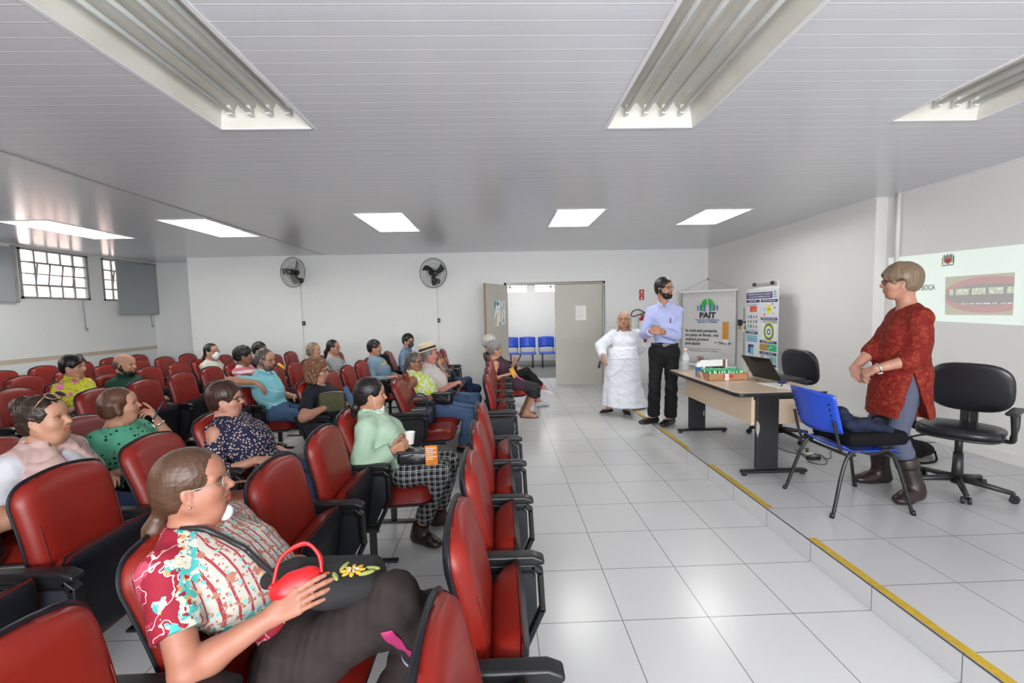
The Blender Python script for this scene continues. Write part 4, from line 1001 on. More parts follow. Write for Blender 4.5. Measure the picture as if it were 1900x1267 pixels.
    if sp.get('vest'):
        vt = sp['vest']; V = SDF(); torso_prims(V, K, .030); U = Rt[:, 2]; Fw = Rt[:, 0]; base = N
        V.cone(base - U * .02, nb, .075 * s, .08 * s, k=.01, op='s')
        V.cone(base + Fw * .13 * s + U * .04, P + Rp @ (A3(.26, 0, 0) * s), .062 * s, .085 * s, k=.01, op='s')
        for S, q in ((K['SL'], 1), (K['SR'], -1)): V.ell(S + Rt @ (A3(0, q * .045, -.005) * s), A3(.085, .058, .105) * s, Rt, .01, 's')
        for q in (-1, 1): V.cone(base + Rt @ (A3(-.05, q * .02, .035) * s), base + Rt @ (A3(.075, q * .060, .0) * s), .024 * s, .020 * s, k=.02); V.cone(base + Rt @ (A3(.075, q * .062, .0) * s), P + Rp @ (A3(.16, q * .075, .02) * s), .014 * s, .014 * s, k=.02)
        sdf_obj('vest', V, hc, vt, root, folds=[(.006, 40, 3, (1, .5, 2.2)), (.003, 80, 8, (1, 1, 1))])
    # ---- bottom
    if bottom:
        T = SDF(); g_ = bottom.get('g', .010); kind = bottom.get('kind', 'pants')
        T.ell(P, A3(.125 + belly * .3, .165 * wide, .115) * s + g_, Rp, .05)
        if kind == 'pants':
            for q in (1, -1): leg_prims(T, K, q, g_, bottom.get('end', .97), True, bottom.get('flare', .012))
        elif kind == 'skirt':
            for q in (1, -1): leg_prims(T, K, q, g_ * 2, bottom.get('end', .62), True, .02)
            mk = (K['KL'] + K['KR']) / 2; T.cone(P, mk, .10 * s, .075 * s, k=.08); T.cone(mk, mk * .75 + (K['AL'] + K['AR']) / 2 * .25, .07, .07, k=.05, flat=True)
        a = bottom.get('fold', .004); sdf_obj('trousers' if kind == 'pants' else 'skirt', T, hc, bottom['m'], root, folds=[(a, 30, 21, (1, 1, 1)), (a * .5, 70, 9, (1, 1, .8))])
    # ---- shoes
    if shoe:
        for q, nm in ((1, 'L'), (-1, 'R')):
            T = SDF(); an = K['A' + nm]; R = ft[nm]; gg = shoe.get('g', .010); add_foot(T, an, R, s, gg, shoe.get('point', 0))
            top_h = shoe.get('h', -.012); lo, hi = T.bounds()
            if top_h > .02:
                u = nrm(K['K' + nm] - an); T.cone(an - R[:, 2] * .02, an + u * top_h, .042 * s + gg, .050 * s + gg, k=.03, flat=True)
            else: T.cut(an + R[:, 2] * top_h * s, R[:, 2], lo - .02, hi + .02)
            if top_h <= 0: T.ell(an + R @ (A3(.0, 0, .01) * s), A3(.048, .034, .05) * s, R, .006, 's')
            ms = [shoe['m'], shoe.get('sole', M_BLACK)]; c0 = an + R @ (A3(0, 0, -.062) * s)
            o = sdf_obj('shoe' if top_h < .05 else 'boot', T, hc * .7, ms, root, matfn=lambda c: (((c - c0) @ R[:, 2]) < 0).astype(int))
            if shoe.get('laces') and o:
                l = MB()
                for k in range(4):
                    b = an + R @ (A3(.045 + .022 * k, 0, .006 - .012 * k) * s); l.tube([Vector(b + R @ A3(-.006, -.022, -.006)), Vector(b + R @ A3(.0, 0, .008)), Vector(b + R @ A3(.006, .022, -.006))], .0022, 5)
                l.build('laces', shoe['laces'], o)
    if sp.get('mask'):
        mk = sp['mask']; B = SDF(); R = H['R']; dz = sp.get('mask_dz', 0.); dx = sp.get('mask_dx', 0.); P_ = lambda *p: hp(H, p[0] + dx, p[1], p[2] + dz)
        B.cone(P_(.082, 0, -.028), P_(.066, 0, -.094), .030 * s_, .027 * s_, k=.02); B.ell(P_(.062, 0, -.060), A3(.048, .062, .050) * s_, R, .02); B.ell(P_(.03, 0, -.05), A3(.03, .12, .12) * s_, R, .004, 's')
        o = sdf_obj('face_mask', B, hr * .9, mk, root, folds=[(.0015, 120, 3, (.3, .3, 2))])
        for q in ((-1, 1) if sp.get('mask_loops', 1) else ()): MB().tube([Vector(P_(.060, q * .057, -.04)), Vector(hp(H, .02, q * .078, -.01)), Vector(hp(H, -.008, q * .083, .022)), Vector(hp(H, -.020, q * .078, -.02)), Vector(P_(.058, q * .055, -.078))], .0013 * s_, 5).build('ear_loop', mat('ear_loop', (.75, .75, .75), .6), o)
    if sp.get('earring'):
        for q in (-1, 1):
            c = Vector(hp(H, .000, q * .082, -.046)); MB().ell(c, (.005 * s_,) * 3, 8, 6).build('earring', mat('earring_metal', (.7, .62, .5), .2, 1.), root)
    if sp.get('watch'):
        nm = sp['watch']; w, e = K['W' + nm], K['E' + nm]; d = Vector(nrm(w - e)); c = Vector(w + nrm(e - w) * .018); q = d.to_track_quat('Z', 'Y').to_matrix().to_4x4(); q.translation = c
        r = .031 * s; o = MB().lathe([(r, -.008), (r + .004, -.006), (r + .004, .006), (r, .008)], (0, 0, 0), 20).build('watch_strap', mat('watch_steel', (.6, .58, .52), .25, .9), root); o.matrix_local = q
        MB().cyl((0, 0, 0), (0, 0, .007), .017, n=16).build('watch_face', mat('watch_face', (.75, .74, .7), .2), o, rot=(PI / 2, 0, 0), loc=(0, -r - .002, 0))
    if sp.get('nails'):
        for nm in 'LR':
            for (p, dr, un, r) in hands[nm]:
                R_ = np.stack([nrm(dr), nrm(np.cross(un, dr)), nrm(np.cross(dr, np.cross(un, dr)))], 1); m_ = MB(); m_.ell((0, 0, 0), (.0075 * s, .0052 * s, .0022 * s), 10, 6)
                o = m_.build('fingernail', sp['nails'], root); T_ = Matrix([list(x) for x in R_]).to_4x4(); T_.translation = Vector(p + nrm(un) * r * .85 - nrm(dr) * .0 * s); o.matrix_local = T_
    if extra: extra(root, K, H, hands, toL)
    return root, K, H, hands
# ================================================================= cloth patterns
def pat(name, rough=.75): g = G(name, rough); g.b.inputs['Specular IOR Level'].default_value = .25; return g
def fin(g, c, wv=.12): g.col(c); g.bump(g.noise(420.), wv, .001); return g.m
def pat_paisley():
    g = pat('paisley_print'); n1 = g.noise(9., detail=3); 
    fl = g.vor(24., rnd=.9); rings = g.math('ABSOLUTE', g.math('SINE', g.math('MULTIPLY', fl, 17.)))
    crim = (.26, .013, .03); c = g.mix(g.gt(g.noise(13., g.map((1, 1, 1), (3, 1, 0)), 4), .60), crim, (.42, .06, .10))
    wsp = g.noise(14., g.map((1, 1, 1), (5, 2, 1)), 2); c = g.mix(g.math('MULTIPLY', g.lt(g.math('ABSOLUTE', g.math('SUBTRACT', wsp, .52)), .010), .8), c, (.75, .55, .55))
    uu = g.math('ADD', g.math('ADD', g.x, g.math('MULTIPLY', g.y, .62)), g.math('MULTIPLY', g.noise(22., detail=2), .07))
    vv = g.math('ADD', g.math('SUBTRACT', g.z, g.math('MULTIPLY', g.x, .30)), g.math('MULTIPLY', g.noise(18., g.map((1, 1, 1), (1, 0, 3)), 2), .06))
    zone = g.math('MULTIPLY', g.gt(uu, .085), g.gt(vv, .655))
    st = g.band(g.math('ADD', g.y, g.math('MULTIPLY', g.x, .25)), .026, .22)
    lace = g.mix(st, (.38, .36, .32), (.24, .03, .04)); lace = g.mix(g.gt(g.noise(44., detail=3), .585), lace, (.30, .13, .09)); lace = g.mix(g.lt(g.vor(60.), .28), lace, (.30, .10, .08)); lace = g.mix(g.lt(g.vor(38., g.map((1, 1, 1), (2, 2, 2))), .22), lace, (.10, .42, .40))
    c = g.mix(zone, c, lace)
    edge = g.math('MAXIMUM', g.math('MULTIPLY', g.lt(g.math('ABSOLUTE', g.math('SUBTRACT', uu, .075)), .030), g.gt(vv, .64)), g.math('MULTIPLY', g.lt(g.math('ABSOLUTE', g.math('SUBTRACT', vv, .655)), .016), g.gt(uu, .06)))
    edge = g.math('MULTIPLY', edge, g.gt(g.noise(55., detail=2), .42)); edge = g.math('MAXIMUM', edge, g.math('MULTIPLY', g.gt(g.noise(13., g.map((1, 1, 1), (9, 1, 5)), 3), .64), g.math('SUBTRACT', 1., zone)))
    flo = g.mix(g.gt(g.noise(40., detail=2), .5), (.06, .36, .34), (.52, .50, .40)); flo = g.mix(g.lt(g.vor(30., g.map((1, 1, 1), (7, 1, 1))), .25), flo, (.45, .25, .08)); c = g.mix(edge, c, flo)
    cir = g.math('MULTIPLY', g.lt(fl, .20), g.gt(rings, .4)); c = g.mix(g.math('MULTIPLY', cir, .8), c, (.50, .32, .14)); return fin(g, c)
def pat_dots(name, base, dot, sc, r, rnd=.55, dot2=None, rough=.75):
    g = pat(name, rough); v = g.vor(sc, rnd=rnd); c = g.mix(g.lt(v, r), base, dot)
    if dot2: c = g.mix(g.lt(v, r * .45), c, dot2)
    return fin(g, c)
def pat_stripes(name, a, b, period, width, axis=(0, 0, 1), c3=None):
    g = pat(name); co = g.math('ADD', g.math('ADD', g.math('MULTIPLY', g.x, axis[0]), g.math('MULTIPLY', g.y, axis[1])), g.math('MULTIPLY', g.z, axis[2]))
    c = g.mix(g.band(co, period, width), a, b)
    if c3: c = g.mix(g.band(co, period, width * .5, .5), c, c3)
    return fin(g, c)
def pat_plaid():
    g = pat('black_white_plaid'); a = g.x; b = g.z
    def li(c, p, w, o): return g.band(c, p, w, o)
    nx, ny, nz = g.nrmabs(); W_ = lambda q, n: g.math('MULTIPLY', q, g.lt(n, .72))
    m = 0.
    for co, n in ((g.x, nx), (g.y, ny), (g.z, nz)): m = g.math('MAXIMUM', m, g.math('MAXIMUM', W_(li(co, .040, .08, .1), n), W_(li(co, .040, .045, .34), n)))
    return fin(g, g.mix(m, (.012, .012, .014), (.50, .52, .50)))
def pat_denim(name, a, b): 
    g = pat(name, .8); c = g.mix(g.noise(5., detail=4), a, b); c = g.mix(g.math('MULTIPLY', g.noise(300.), .4), c, [min(1, q * 1.8) for q in b]); return fin(g, c, .2)
def pat_yellow():
    g = pat('yellow_black_dashes'); v = g.vor(75., g.map((.55, 1, 1), rot=(0, .6, .2)), .9); c = g.mix(g.lt(v, .30), (.52, .50, .04), (.02, .02, .03)); c = g.mix(g.lt(g.vor(11., rnd=1.), .30), c, (.62, .14, .36)); return fin(g, c)
def pat_lime():
    g = pat('lime_white_floral'); n = g.noise(34., detail=4); c = g.mix(g.gt(n, .5), (.62, .66, .58), (.48, .60, .03)); c = g.mix(g.lt(g.vor(40.), .18), c, (.22, .30, .10)); return fin(g, c)
def pat_kurta():
    g = pat('rust_red_floral'); v = g.vor(19., rnd=.95); rg = g.math('SINE', g.math('MULTIPLY', v, 44.)); n = g.noise(48., detail=3)
    c = g.mix(n, (.13, .006, .004), (.19, .011, .007)); c = g.mix(g.math('MULTIPLY', g.math('MULTIPLY', g.gt(rg, .55), g.lt(v, .42)), .38), c, (.50, .12, .04))
    sw = g.noise(20., g.map((1, 1, 1), (4, 0, 0)), 3); c = g.mix(g.math('MULTIPLY', g.lt(g.math('ABSOLUTE', g.math('SUBTRACT', sw, .5)), .016), .30), c, (.45, .10, .03)); return fin(g, c)
def pat_teal():
    g = pat('teal_leaf_print'); n = g.noise(16., detail=1); c = g.mix(g.gt(n, .55), (.03, .22, .22), (.60, .50, .42)); c = g.mix(g.lt(g.noise(13., g.map((1, 1, 1), (3, 3, 3)), 1), .38), c, (.012, .02, .03)); return fin(g, c)
def plain(name, c, var=None, rough=.8): return mat(name, c, rough, spec=.25, var=var or ([q * .88 for q in c], 14, 3), bump=(420., .12, .001))
JEANS = pat_denim('blue_denim', (.035, .065, .13), (.07, .12, .22)); JEANS2 = pat_denim('dark_denim', (.012, .022, .055), (.02, .04, .09))
BLKP = plain('black_trousers', (.010, .010, .011)); BLKS = mat('black_leather_shoe', (.012, .011, .010), .25); WHTS = mat('white_sole', (.65, .65, .63), .6)
H_BROWN = hair_mat('brown_hair', (.085, .040, .020)); H_DARK = hair_mat('dark_hair', (.012, .009, .008)); H_BLACK = hair_mat('black_hair', (.006, .006, .008)); H_RED = hair_mat('auburn_hair', (.045, .016, .010))
H_CHEST = hair_mat('chestnut_hair', (.13, .055, .03)); H_CURL = hair_mat('copper_curls', (.20, .085, .035)); H_GREY = hair_mat('grey_hair', (.24, .23, .22)); H_WHITE = hair_mat('white_hair', (.50, .48, .45)); H_BLOND = hair_mat('blond_hair', (.42, .29, .14), (.60, .50, .33)); H_ASH = hair_mat('ash_hair', (.34, .20, .10), (.25, .18, .12)); H_GB = hair_mat('greying_hair', (.045, .035, .03), (.14, .12, .11))
SK_FAIR = (.44, .22, .15); SK_PINK = (.35, .155, .10); SK_TAN = (.43, .21, .125); SK_BRN = (.26, .115, .065); SK_OLV = (.46, .24, .15)
MASKW = mat('white_mask_cloth', (.78, .79, .80), .8)
# ================================================================= people
def S_(r, blk, k): return (rowx(r), (.85 if blk == 'near' else ROWOFF[r]) + SP * k, 0.)
def occ(r, blk, k, who): OCC[(r, blk, k)] = who; return S_(r, blk, k)
PT = (__import__('sys').argv and None)
# --- 1 foreground woman with crossed legs
DOWN.update({(2, 'near', 3): 'red seat folded down with the brown handbag on it', (1, 'far', 0): 'red seat folded down with the navy handbag on it', (2, 'far', 5): 'red seat folded down with the black backpack on it'})
L = occ(1, 'near', 1, 'woman in the red and teal paisley top')
NAILS = mat('teal_nail_polish', (.01, .22, .22), .2)

FG = person('woman in red and teal paisley top and glasses, legs crossed, closest to the camera', L, (-.995, 1.40, 1.072), s=.97, lod=0, hyaw=.36, hpitch=.10, pelvis=(.385, 0, .525),
       anL=(-.50, 1.42, .085), knL=(-.26, 1.54, .50), anR=(-.275, 1.45, .455), knR=(-.345, 1.285, .735), footR=((.80, .12, -.50), (.50, 0, .80)), footL=((1, .1, 0), (0, 0, 1)),
       hR=(-.66, 1.195, .765), hL=(-.64, 1.50, .70), poleR=(-.45, -.40, -.75), hdR=(.82, .12, .42), hnR=(.25, .9, -.45), hdL=(.6, -.75, -.1), curlR=(.28, .28, .15), curlL=(.4, .5, .3), spread=.2, belly=.055, wide=1.04, arm=1.05, leg=1.10, bust=.80,
       skinc=SK_PINK, hair='pony', hairmat=H_BROWN, band='black', tail=((-.098, 0, -.055), (-.125, -.005, -.115), (-.150, -.01, -.18), (-.155, -.01, -.225)), glasses='metal', brow='fair', earring=1, nails=NAILS, double_chin=1, iris='blue', neckr=.050,
       top=dict(m=pat_paisley(), sleeve=.32, neck='scoop', g=.014, cuff=.008), bottom=dict(m=plain('dark_brown_trousers', (.028, .020, .019)), g=.018, flare=.02, fold=.007, end=.93), shoe=dict(m=mat('navy_sneaker', (.012, .02, .05), .6), sole=mat('lilac_sole', (.42, .38, .48), .6), laces=M_BLACK))
# --- the rest of the second row
L = occ(1, 'near', 4, 'woman in the mint shirt holding a cup')
MINT = person('woman in mint shirt and plaid trousers holding a white cup, mask under her chin', L, (-.905, 3.03, 1.05), s=.95, lod=0, hyaw=.22, hpitch=-.03, pelvis=(.40, 0, .525), anR=(-.60, 2.98, .085), anL=(-.50, 3.22, .085), knR=(-.42, 2.95, .52), knL=(-.39, 3.16, .52),
       hR=(-.735, 2.86, .70), hL=(-.71, 3.03, .74), poleR=(-.5, -.35, -.9), hdR=(.85, .1, .32), hdL=(.75, -.55, .15), hnR=(-.1, .95, .1), hnL=(0, -.9, -.2), curlR=(.7, .8, .4), curlL=(.8, .9, .5), thumb=.7, belly=.03, bust=.7, wide=.98, footR=((.86, -.5, 0), (0, 0, 1)),
       skinc=SK_TAN, hair='pony', hairmat=H_DARK, band='orange', tail=((-.096, 0, -.055), (-.110, 0, -.090), (-.125, 0, -.150)), mask=MASKW, mask_dz=-.066, mask_dx=-.022, hthick=.004,
       top=dict(m=plain('mint_cotton', (.36, .50, .37)), sleeve=1.0, neck='collar', fold=.007, g=.018, sg=1.4, cuff=.008), bottom=dict(m=pat_plaid(), g=.013, flare=.018, end=.90), shoe=dict(m=mat('brown_ankle_boot', (.030, .014, .012), .3), h=.06, point=.01))
L = occ(1, 'far', 1, 'smiling woman in the lime top')
person('smiling woman in sleeveless lime and white top holding a dark purse', L, (-.985, 5.0, 1.055), s=.93, lod=1, hyaw=-.25, hroll=.0, hR=(-.90, 4.83, .665), hL=(-.86, 5.02, .68), anR=(-.46, 4.92, .085), anL=(-.44, 5.12, .085), belly=.06, bust=.8, arm=1.05, skinc=SK_BRN, hair='pony', hairmat=H_GB, tail=((-.10, 0, -.02), (-.125, 0, -.06), (-.13, 0, -.09)),
       glasses='black', smile=1., poleR=(-.6, -.2, -.9), top=dict(m=pat_lime(), sleeve=0, neck='collar', g=.014), bottom=dict(m=JEANS, g=.014), shoe=dict(m=BLKS))
L = occ(1, 'far', 2, 'man in the straw hat')
HAT = person('man in straw hat and pale striped shirt, leaning back, looking toward the platform', L, (-.905, 5.55, 1.075), s=1.0, lod=1, hyaw=.15, hpitch=.02, hR=(-.62, 5.42, .695), hL=(-.60, 5.60, .69), anR=(-.42, 5.46, .085), anL=(-.40, 5.66, .085), belly=.07, wide=1.02, skinc=(.52, .22, .17), hair='buzz', hairmat=H_GREY,
       poleR=(-.5, -.4, -.9), top=dict(m=pat_stripes('cream_striped_shirt', (.50, .45, .42), (.60, .57, .55), .018, .5, (0, 1, 0)), sleeve=.55, neck='collar', g=.016), bottom=dict(m=JEANS, g=.014), shoe=dict(m=BLKS))
L = occ(1, 'far', 4, 'woman with clasped hands')
person('woman with hands clasped in front of her face beside the man in the hat', L, (-1.045, 6.60, 1.005), s=.92, lod=1, hyaw=-.25, hroll=-.25, hR=(-.92, 6.47, .865), hL=(-.86, 6.66, .875), hdR=(.75, .5, .35), hdL=(.75, -.5, .35), hnR=(-.2, .9, 0), hnL=(-.2, -.9, 0), curlR=(.9, .9, .5), curlL=(.9, .9, .5), poleR=(.1, -.1, -1), poleL=(.1, .1, -1),
       anR=(-.42, 6.55, .12), knR=(-.50, 6.50, .58), anL=(-.52, 6.70, .085), belly=.04, bust=.7, skinc=SK_TAN, hair='short', hairmat=H_DARK, glasses='brown', top=dict(m=pat_dots('grey_flower_print', (.12, .14, .17), (.42, .40, .40), 55, .33), sleeve=.33, neck='crew'), bottom=dict(m=JEANS2), shoe=dict(m=BLKS, sole=WHTS))
# --- third row
L = occ(2, 'near', 4, 'woman in the navy flowered top')
person('woman with short auburn hair, black glasses and navy flowered cold-shoulder top', L, (-1.895, 3.03, 1.045), s=.97, lod=0, hyaw=.16, hpitch=.02, pelvis=(.40, 0, .525), hR=(-1.63, 2.86, .665), hL=(-1.60, 3.12, .655), hdR=(.95, .1, -.05), hdL=(.9, -.35, -.15), poleR=(-.4, -.45, -.85), belly=.055, wide=1.04, arm=1.08, bust=.75,
       anR=(-1.38, 2.95, .085), anL=(-1.36, 3.15, .085), skinc=SK_FAIR, hair='short', hthick=.006, hairmat=H_RED, glasses='black', earring=1, double_chin=1, top=dict(m=pat_dots('navy_ditsy_floral', (.014, .015, .050), (.55, .46, .34), 62, .34, .8, (.60, .20, .08)), sleeve=.62, neck='v', cold=True, g=.016, cuff=.010), bottom=dict(m=JEANS2), shoe=dict(m=BLKS))
L = occ(2, 'far', 0, 'woman with copper curls')
person('woman with copper curly hair, glasses and black tee', L, (-1.865, 4.47, 1.045), s=.98, lod=1, hyaw=.02, hpitch=-.05, hR=(-1.71, 4.27, .715), hL=(-1.62, 4.45, .69), poleR=(-.8, -.75, -.25), belly=.08, wide=1.1, arm=1.15, bust=.9, skinc=SK_FAIR, hair='curly', hairmat=H_CURL, glasses='black', double_chin=1,
       top=dict(m=plain('black_tee', (.012, .014, .020)), sleeve=.36, neck='scoop', g=.016), bottom=dict(m=JEANS2), shoe=dict(m=BLKS))
L = occ(2, 'far', 4, 'man in the blue long-sleeved top')
person('man with glasses and grey-blue long-sleeved top, back row near the wall fan', L, (-1.90, 6.65, 1.10), s=.98, lod=1, hyaw=-.02, hR=(-1.66, 6.50, .66), hL=(-1.62, 6.75, .66), skinc=SK_TAN, hair='short', hairmat=H_DARK, glasses='metal', wide=1.0, belly=.04, poleR=(-.5, -.5, -.8), top=dict(m=plain('grey_blue_jersey', (.17, .25, .33)), sleeve=.93, neck='crew', fold=.006), bottom=dict(m=BLKP), shoe=dict(m=BLKS))
L = occ(2, 'far', 6, 'person with the patterned dark mask')
person('person with curly black hair, glasses, dark patterned mask and denim shirt', L, (-1.61, 7.70, 1.125), s=.98, lod=2, hyaw=-.75, hR=(-1.45, 7.55, .66), hL=(-1.42, 7.75, .66), skinc=SK_TAN, hair='afro', hairmat=H_BLACK, glasses='black', mask=pat_dots('patterned_mask', (.02, .025, .035), (.3, .32, .35), 120, .3), top=dict(m=plain('light_denim_shirt', (.14, .22, .34)), sleeve=.93, neck='collar'), bottom=dict(m=BLKP), shoe=dict(m=BLKS))
# --- fourth row
_g = pat('pale_pink_padding', .6); _g.col(_g.mix(_g.noise(12.), (.52, .36, .33), (.47, .31, .28))); _g.bump(_g.math('ABSOLUTE', _g.math('SINE', _g.math('ADD', _g.math('MULTIPLY', _g.z, 62.), _g.math('MULTIPLY', _g.noise(5.), 5.)))), .8, .012); PINKV = _g.m
L = occ(3, 'near', 3, 'smiling woman in the pink vest')
VEST = person('smiling woman in pink padded vest over white tee, sunglasses pushed up on her hair', L, (-2.555, 2.48, 1.060), s=1.0, head_s=1.08, lod=0, hyaw=.22, hpitch=.08, hR=(-2.36, 2.30, .66), hL=(-2.34, 2.60, .66), poleR=(-.5, -.55, -.7), belly=.06, wide=1.08, arm=1.15, bust=1.0, skinc=SK_OLV, hair='bun', bunpos=(-.080, 0, .085), hairmat=hair_mat('dark_brown_hair', (.035, .018, .012)), earring=1, smile=1., double_chin=1,
       top=dict(m=plain('white_tee', (.56, .56, .60)), sleeve=.34, neck='scoop'), vest=PINKV, bottom=dict(m=JEANS2), shoe=dict(m=BLKS))
L = occ(3, 'near', 4, 'woman in the green dotted blouse')
person('woman in green blouse with black dots resting her chin on her hand', L, (-2.61, 3.03, 1.025), s=.97, lod=0, hyaw=.55, hpitch=.08, hroll=.08, pelvis=(.42, 0, .52), hL=(-2.475, 3.165, .872), hdL=(-.10, -.35, .9), hnL=(-.8, -.5, -.1), poleL=(.25, .35, -1), curlL=((.2, .2, .1), (.8, .9, .4), (.95, .9, .5), (1., .9, .5)), hR=(-2.42, 2.88, .64), poleR=(-.4, -.5, -.8), belly=.06, wide=1.06, arm=1.1, bust=.9, watch='L',
       skinc=SK_OLV, hair='bob', hlen=.035, hairmat=H_CHEST, earring=1, double_chin=1, top=dict(m=pat_dots('green_dotted_blouse', (.085, .34, .21), (.01, .012, .015), 27, .24, .45), sleeve=.36, neck='boat', g=.018, cuff=.01, fold=.006), bottom=dict(m=BLKP), shoe=dict(m=BLKS))
L = occ(3, 'far', 1, 'man in the turquoise polo')
person('man with sunglasses-like glasses and stubble in turquoise polo, arm resting forward', L, (-2.665, 5.0, 1.12), s=1.0, lod=1, hyaw=-.05, hpitch=-.12, hR=(-2.66, 4.76, .90), hL=(-2.42, 5.15, .66), hdR=(.75, .1, -.65), hnR=(-.6, 0, -.7), poleR=(-.8, -1, .25), belly=.07, wide=1.05, skinc=SK_TAN, hair='buzz', hairmat=H_GB, beard=H_GB, glasses='blue',
       top=dict(m=pat_stripes('turquoise_polo', (.20, .50, .56), (.55, .66, .66), .16, .055, (.5, 0, 1)), sleeve=.36, neck='collar', g=.016), bottom=dict(m=JEANS), shoe=dict(m=BLKS), anR=(-2.15, 4.92, .085))
L = occ(3, 'far', 4, 'woman in the teal leaf print')
person('woman with glasses in teal leaf print dress beside the woman in grey', L, (-2.80, 6.62, 1.085), s=.95, lod=2, hyaw=-.1, skinc=SK_OLV, hair='bob', hlen=.03, hairmat=H_ASH, glasses='metal', top=dict(m=pat_teal(), sleeve=.36, neck='v'), bottom=dict(m=BLKP), shoe=dict(m=BLKS), belly=.05, bust=.8, earring=1)
L = occ(3, 'far', 5, 'woman in the grey striped top')
person('woman with dark ponytail and glasses in grey striped top, back row', L, (-2.72, 7.18, 1.085), s=.98, lod=2, hyaw=-.05, skinc=SK_TAN, hair='pony', hairmat=H_DARK, tail=((-.10, 0, -.01), (-.135, 0, -.08), (-.14, 0, -.17)), glasses='black', top=dict(m=pat_stripes('grey_fine_stripes', (.34, .35, .36), (.16, .17, .18), .025, .35), sleeve=.36, neck='scoop'), bottom=dict(m=JEANS2), shoe=dict(m=BLKS), belly=.06, bust=.9, wide=1.05)
# --- fifth row
L = occ(4, 'far', 4, 'woman in the pink and white stripes')
person('woman with short black curls in pink and white striped top', L, (-3.68, 6.34, 1.055), s=1.0, head_s=1.06, lod=2, hyaw=.35, skinc=SK_BRN, hair='afro', hairmat=H_BLACK, earring=1, top=dict(m=pat_stripes('pink_white_stripes', (.62, .17, .22), (.62, .60, .60), .075, .42), sleeve=.36, neck='scoop'), bottom=dict(m=JEANS2), shoe=dict(m=BLKS), bust=.7)
L = occ(4, 'far', 5, 'person in black')
person('person in black top, half hidden behind the man in turquoise', L, (-3.74, 6.88, 1.09), s=1.0, lod=2, hyaw=-.1, skinc=SK_BRN, hair='short', hairmat=H_DARK, top=dict(m=MATS['black_tee'], sleeve=.9, neck='crew'), bottom=dict(m=BLKP), shoe=dict(m=BLKS))
# --- sixth row
L = occ(5, 'far', 1, 'person in the yellow patterned shirt')
YEL = person('person with black pixie hair and tattooed arms in yellow patterned shirt', L, (-4.65, 4.86, 1.105), s=1.0, lod=1, head_s=1.04, hyaw=.10, hpitch=-.06, hR=(-4.44, 4.68, .69), hL=(-4.36, 4.80, .69), hdR=(.8, .5, .05), hdL=(.6, -.7, .0), poleR=(-.5, -.6, -.7), skinc=SK_FAIR, hair='pixie', hairmat=H_BLACK, top=dict(m=pat_yellow(), sleeve=.40, neck='collar', fold=.005), bottom=dict(m=BLKP), shoe=dict(m=BLKS), bust=.5)
L = occ(5, 'far', 2, 'bald man in dark green')
person('bald bearded man in dark green polo', L, (-4.56, 5.40, 1.06), s=1.0, lod=1, head_s=1.10, hyaw=.15, hpitch=-.08, skinc=SK_OLV, hair='balding', hairmat=H_GB, beard=H_DARK, wide=1.12, top=dict(m=plain('dark_green_polo', (.008, .045, .028)), sleeve=.4, neck='collar'), bottom=dict(m=BLKP), shoe=dict(m=BLKS))
L = occ(5, 'far', 5, 'woman in the white sweater and mask')
person('woman with dark ponytail, glasses, white face mask and cream sweater', L, (-4.58, 7.03, 1.07), s=1.0, lod=2, head_s=1.05, hyaw=-.20, skinc=SK_OLV, hair='pony', hairmat=H_BLACK, tail=((-.10, 0, -.0), (-.125, 0, -.09), (-.115, 0, -.2)), glasses='brown', mask=MASKW, top=dict(m=plain('cream_knit', (.52, .51, .45)), sleeve=.93, neck='crew', g=.017), bottom=dict(m=BLKP), shoe=dict(m=BLKS), wide=.95)
# --- front row, far end
L = occ(0, 'far', 4, 'woman in the plum and black dress')
PUR = person('grey-haired woman in black and plum dress holding a phone, front row', L, (-.075, 6.62, 1.035), s=.96, lod=1, hyaw=.05, hR=(.07, 6.44, .66), hL=(.20, 6.62, .80), hdL=(.55, -.2, .75), hnL=(-.7, -.2, .3), curlL=(.6, .9, .5), poleL=(.1, .5, -1), anR=(.36, 6.50, .075), anL=(.34, 6.72, .075), belly=.08, wide=1.05, arm=1.1, bust=.9, skinc=SK_OLV, hair='short', hthick=.010, hairmat=H_GREY, double_chin=1,
       top=dict(m=mat('plum_black_cloth', (.012, .011, .013), .8, var=((.055, .012, .04), 4, 0)), sleeve=0, neck='boat', hem=-.12), bottom=dict(kind='skirt', m=MATS['plum_black_cloth'], end=.60), shoe=None)
L = occ(0, 'far', 5, 'woman with white hair in black')
person('white-haired person in black with crossed legs, pink socks and white sneakers', L, (-.165, 7.17, 1.10), s=1.0, lod=1, hyaw=.1, anL=(.62, 7.25, .09), anR=(.70, 7.10, .33), knR=(.42, 7.08, .62), footR=((.93, 0, -.3), (.3, 0, .93)), skinc=SK_FAIR, hair='short', hthick=.012, hairmat=H_WHITE, top=dict(m=MATS['black_tee'], sleeve=.9, neck='crew'), bottom=dict(m=BLKP, end=.92),
       shoe=dict(m=mat('white_sneaker', (.60, .58, .60), .5, var=((.45, .42, .50), 30)), sole=WHTS))
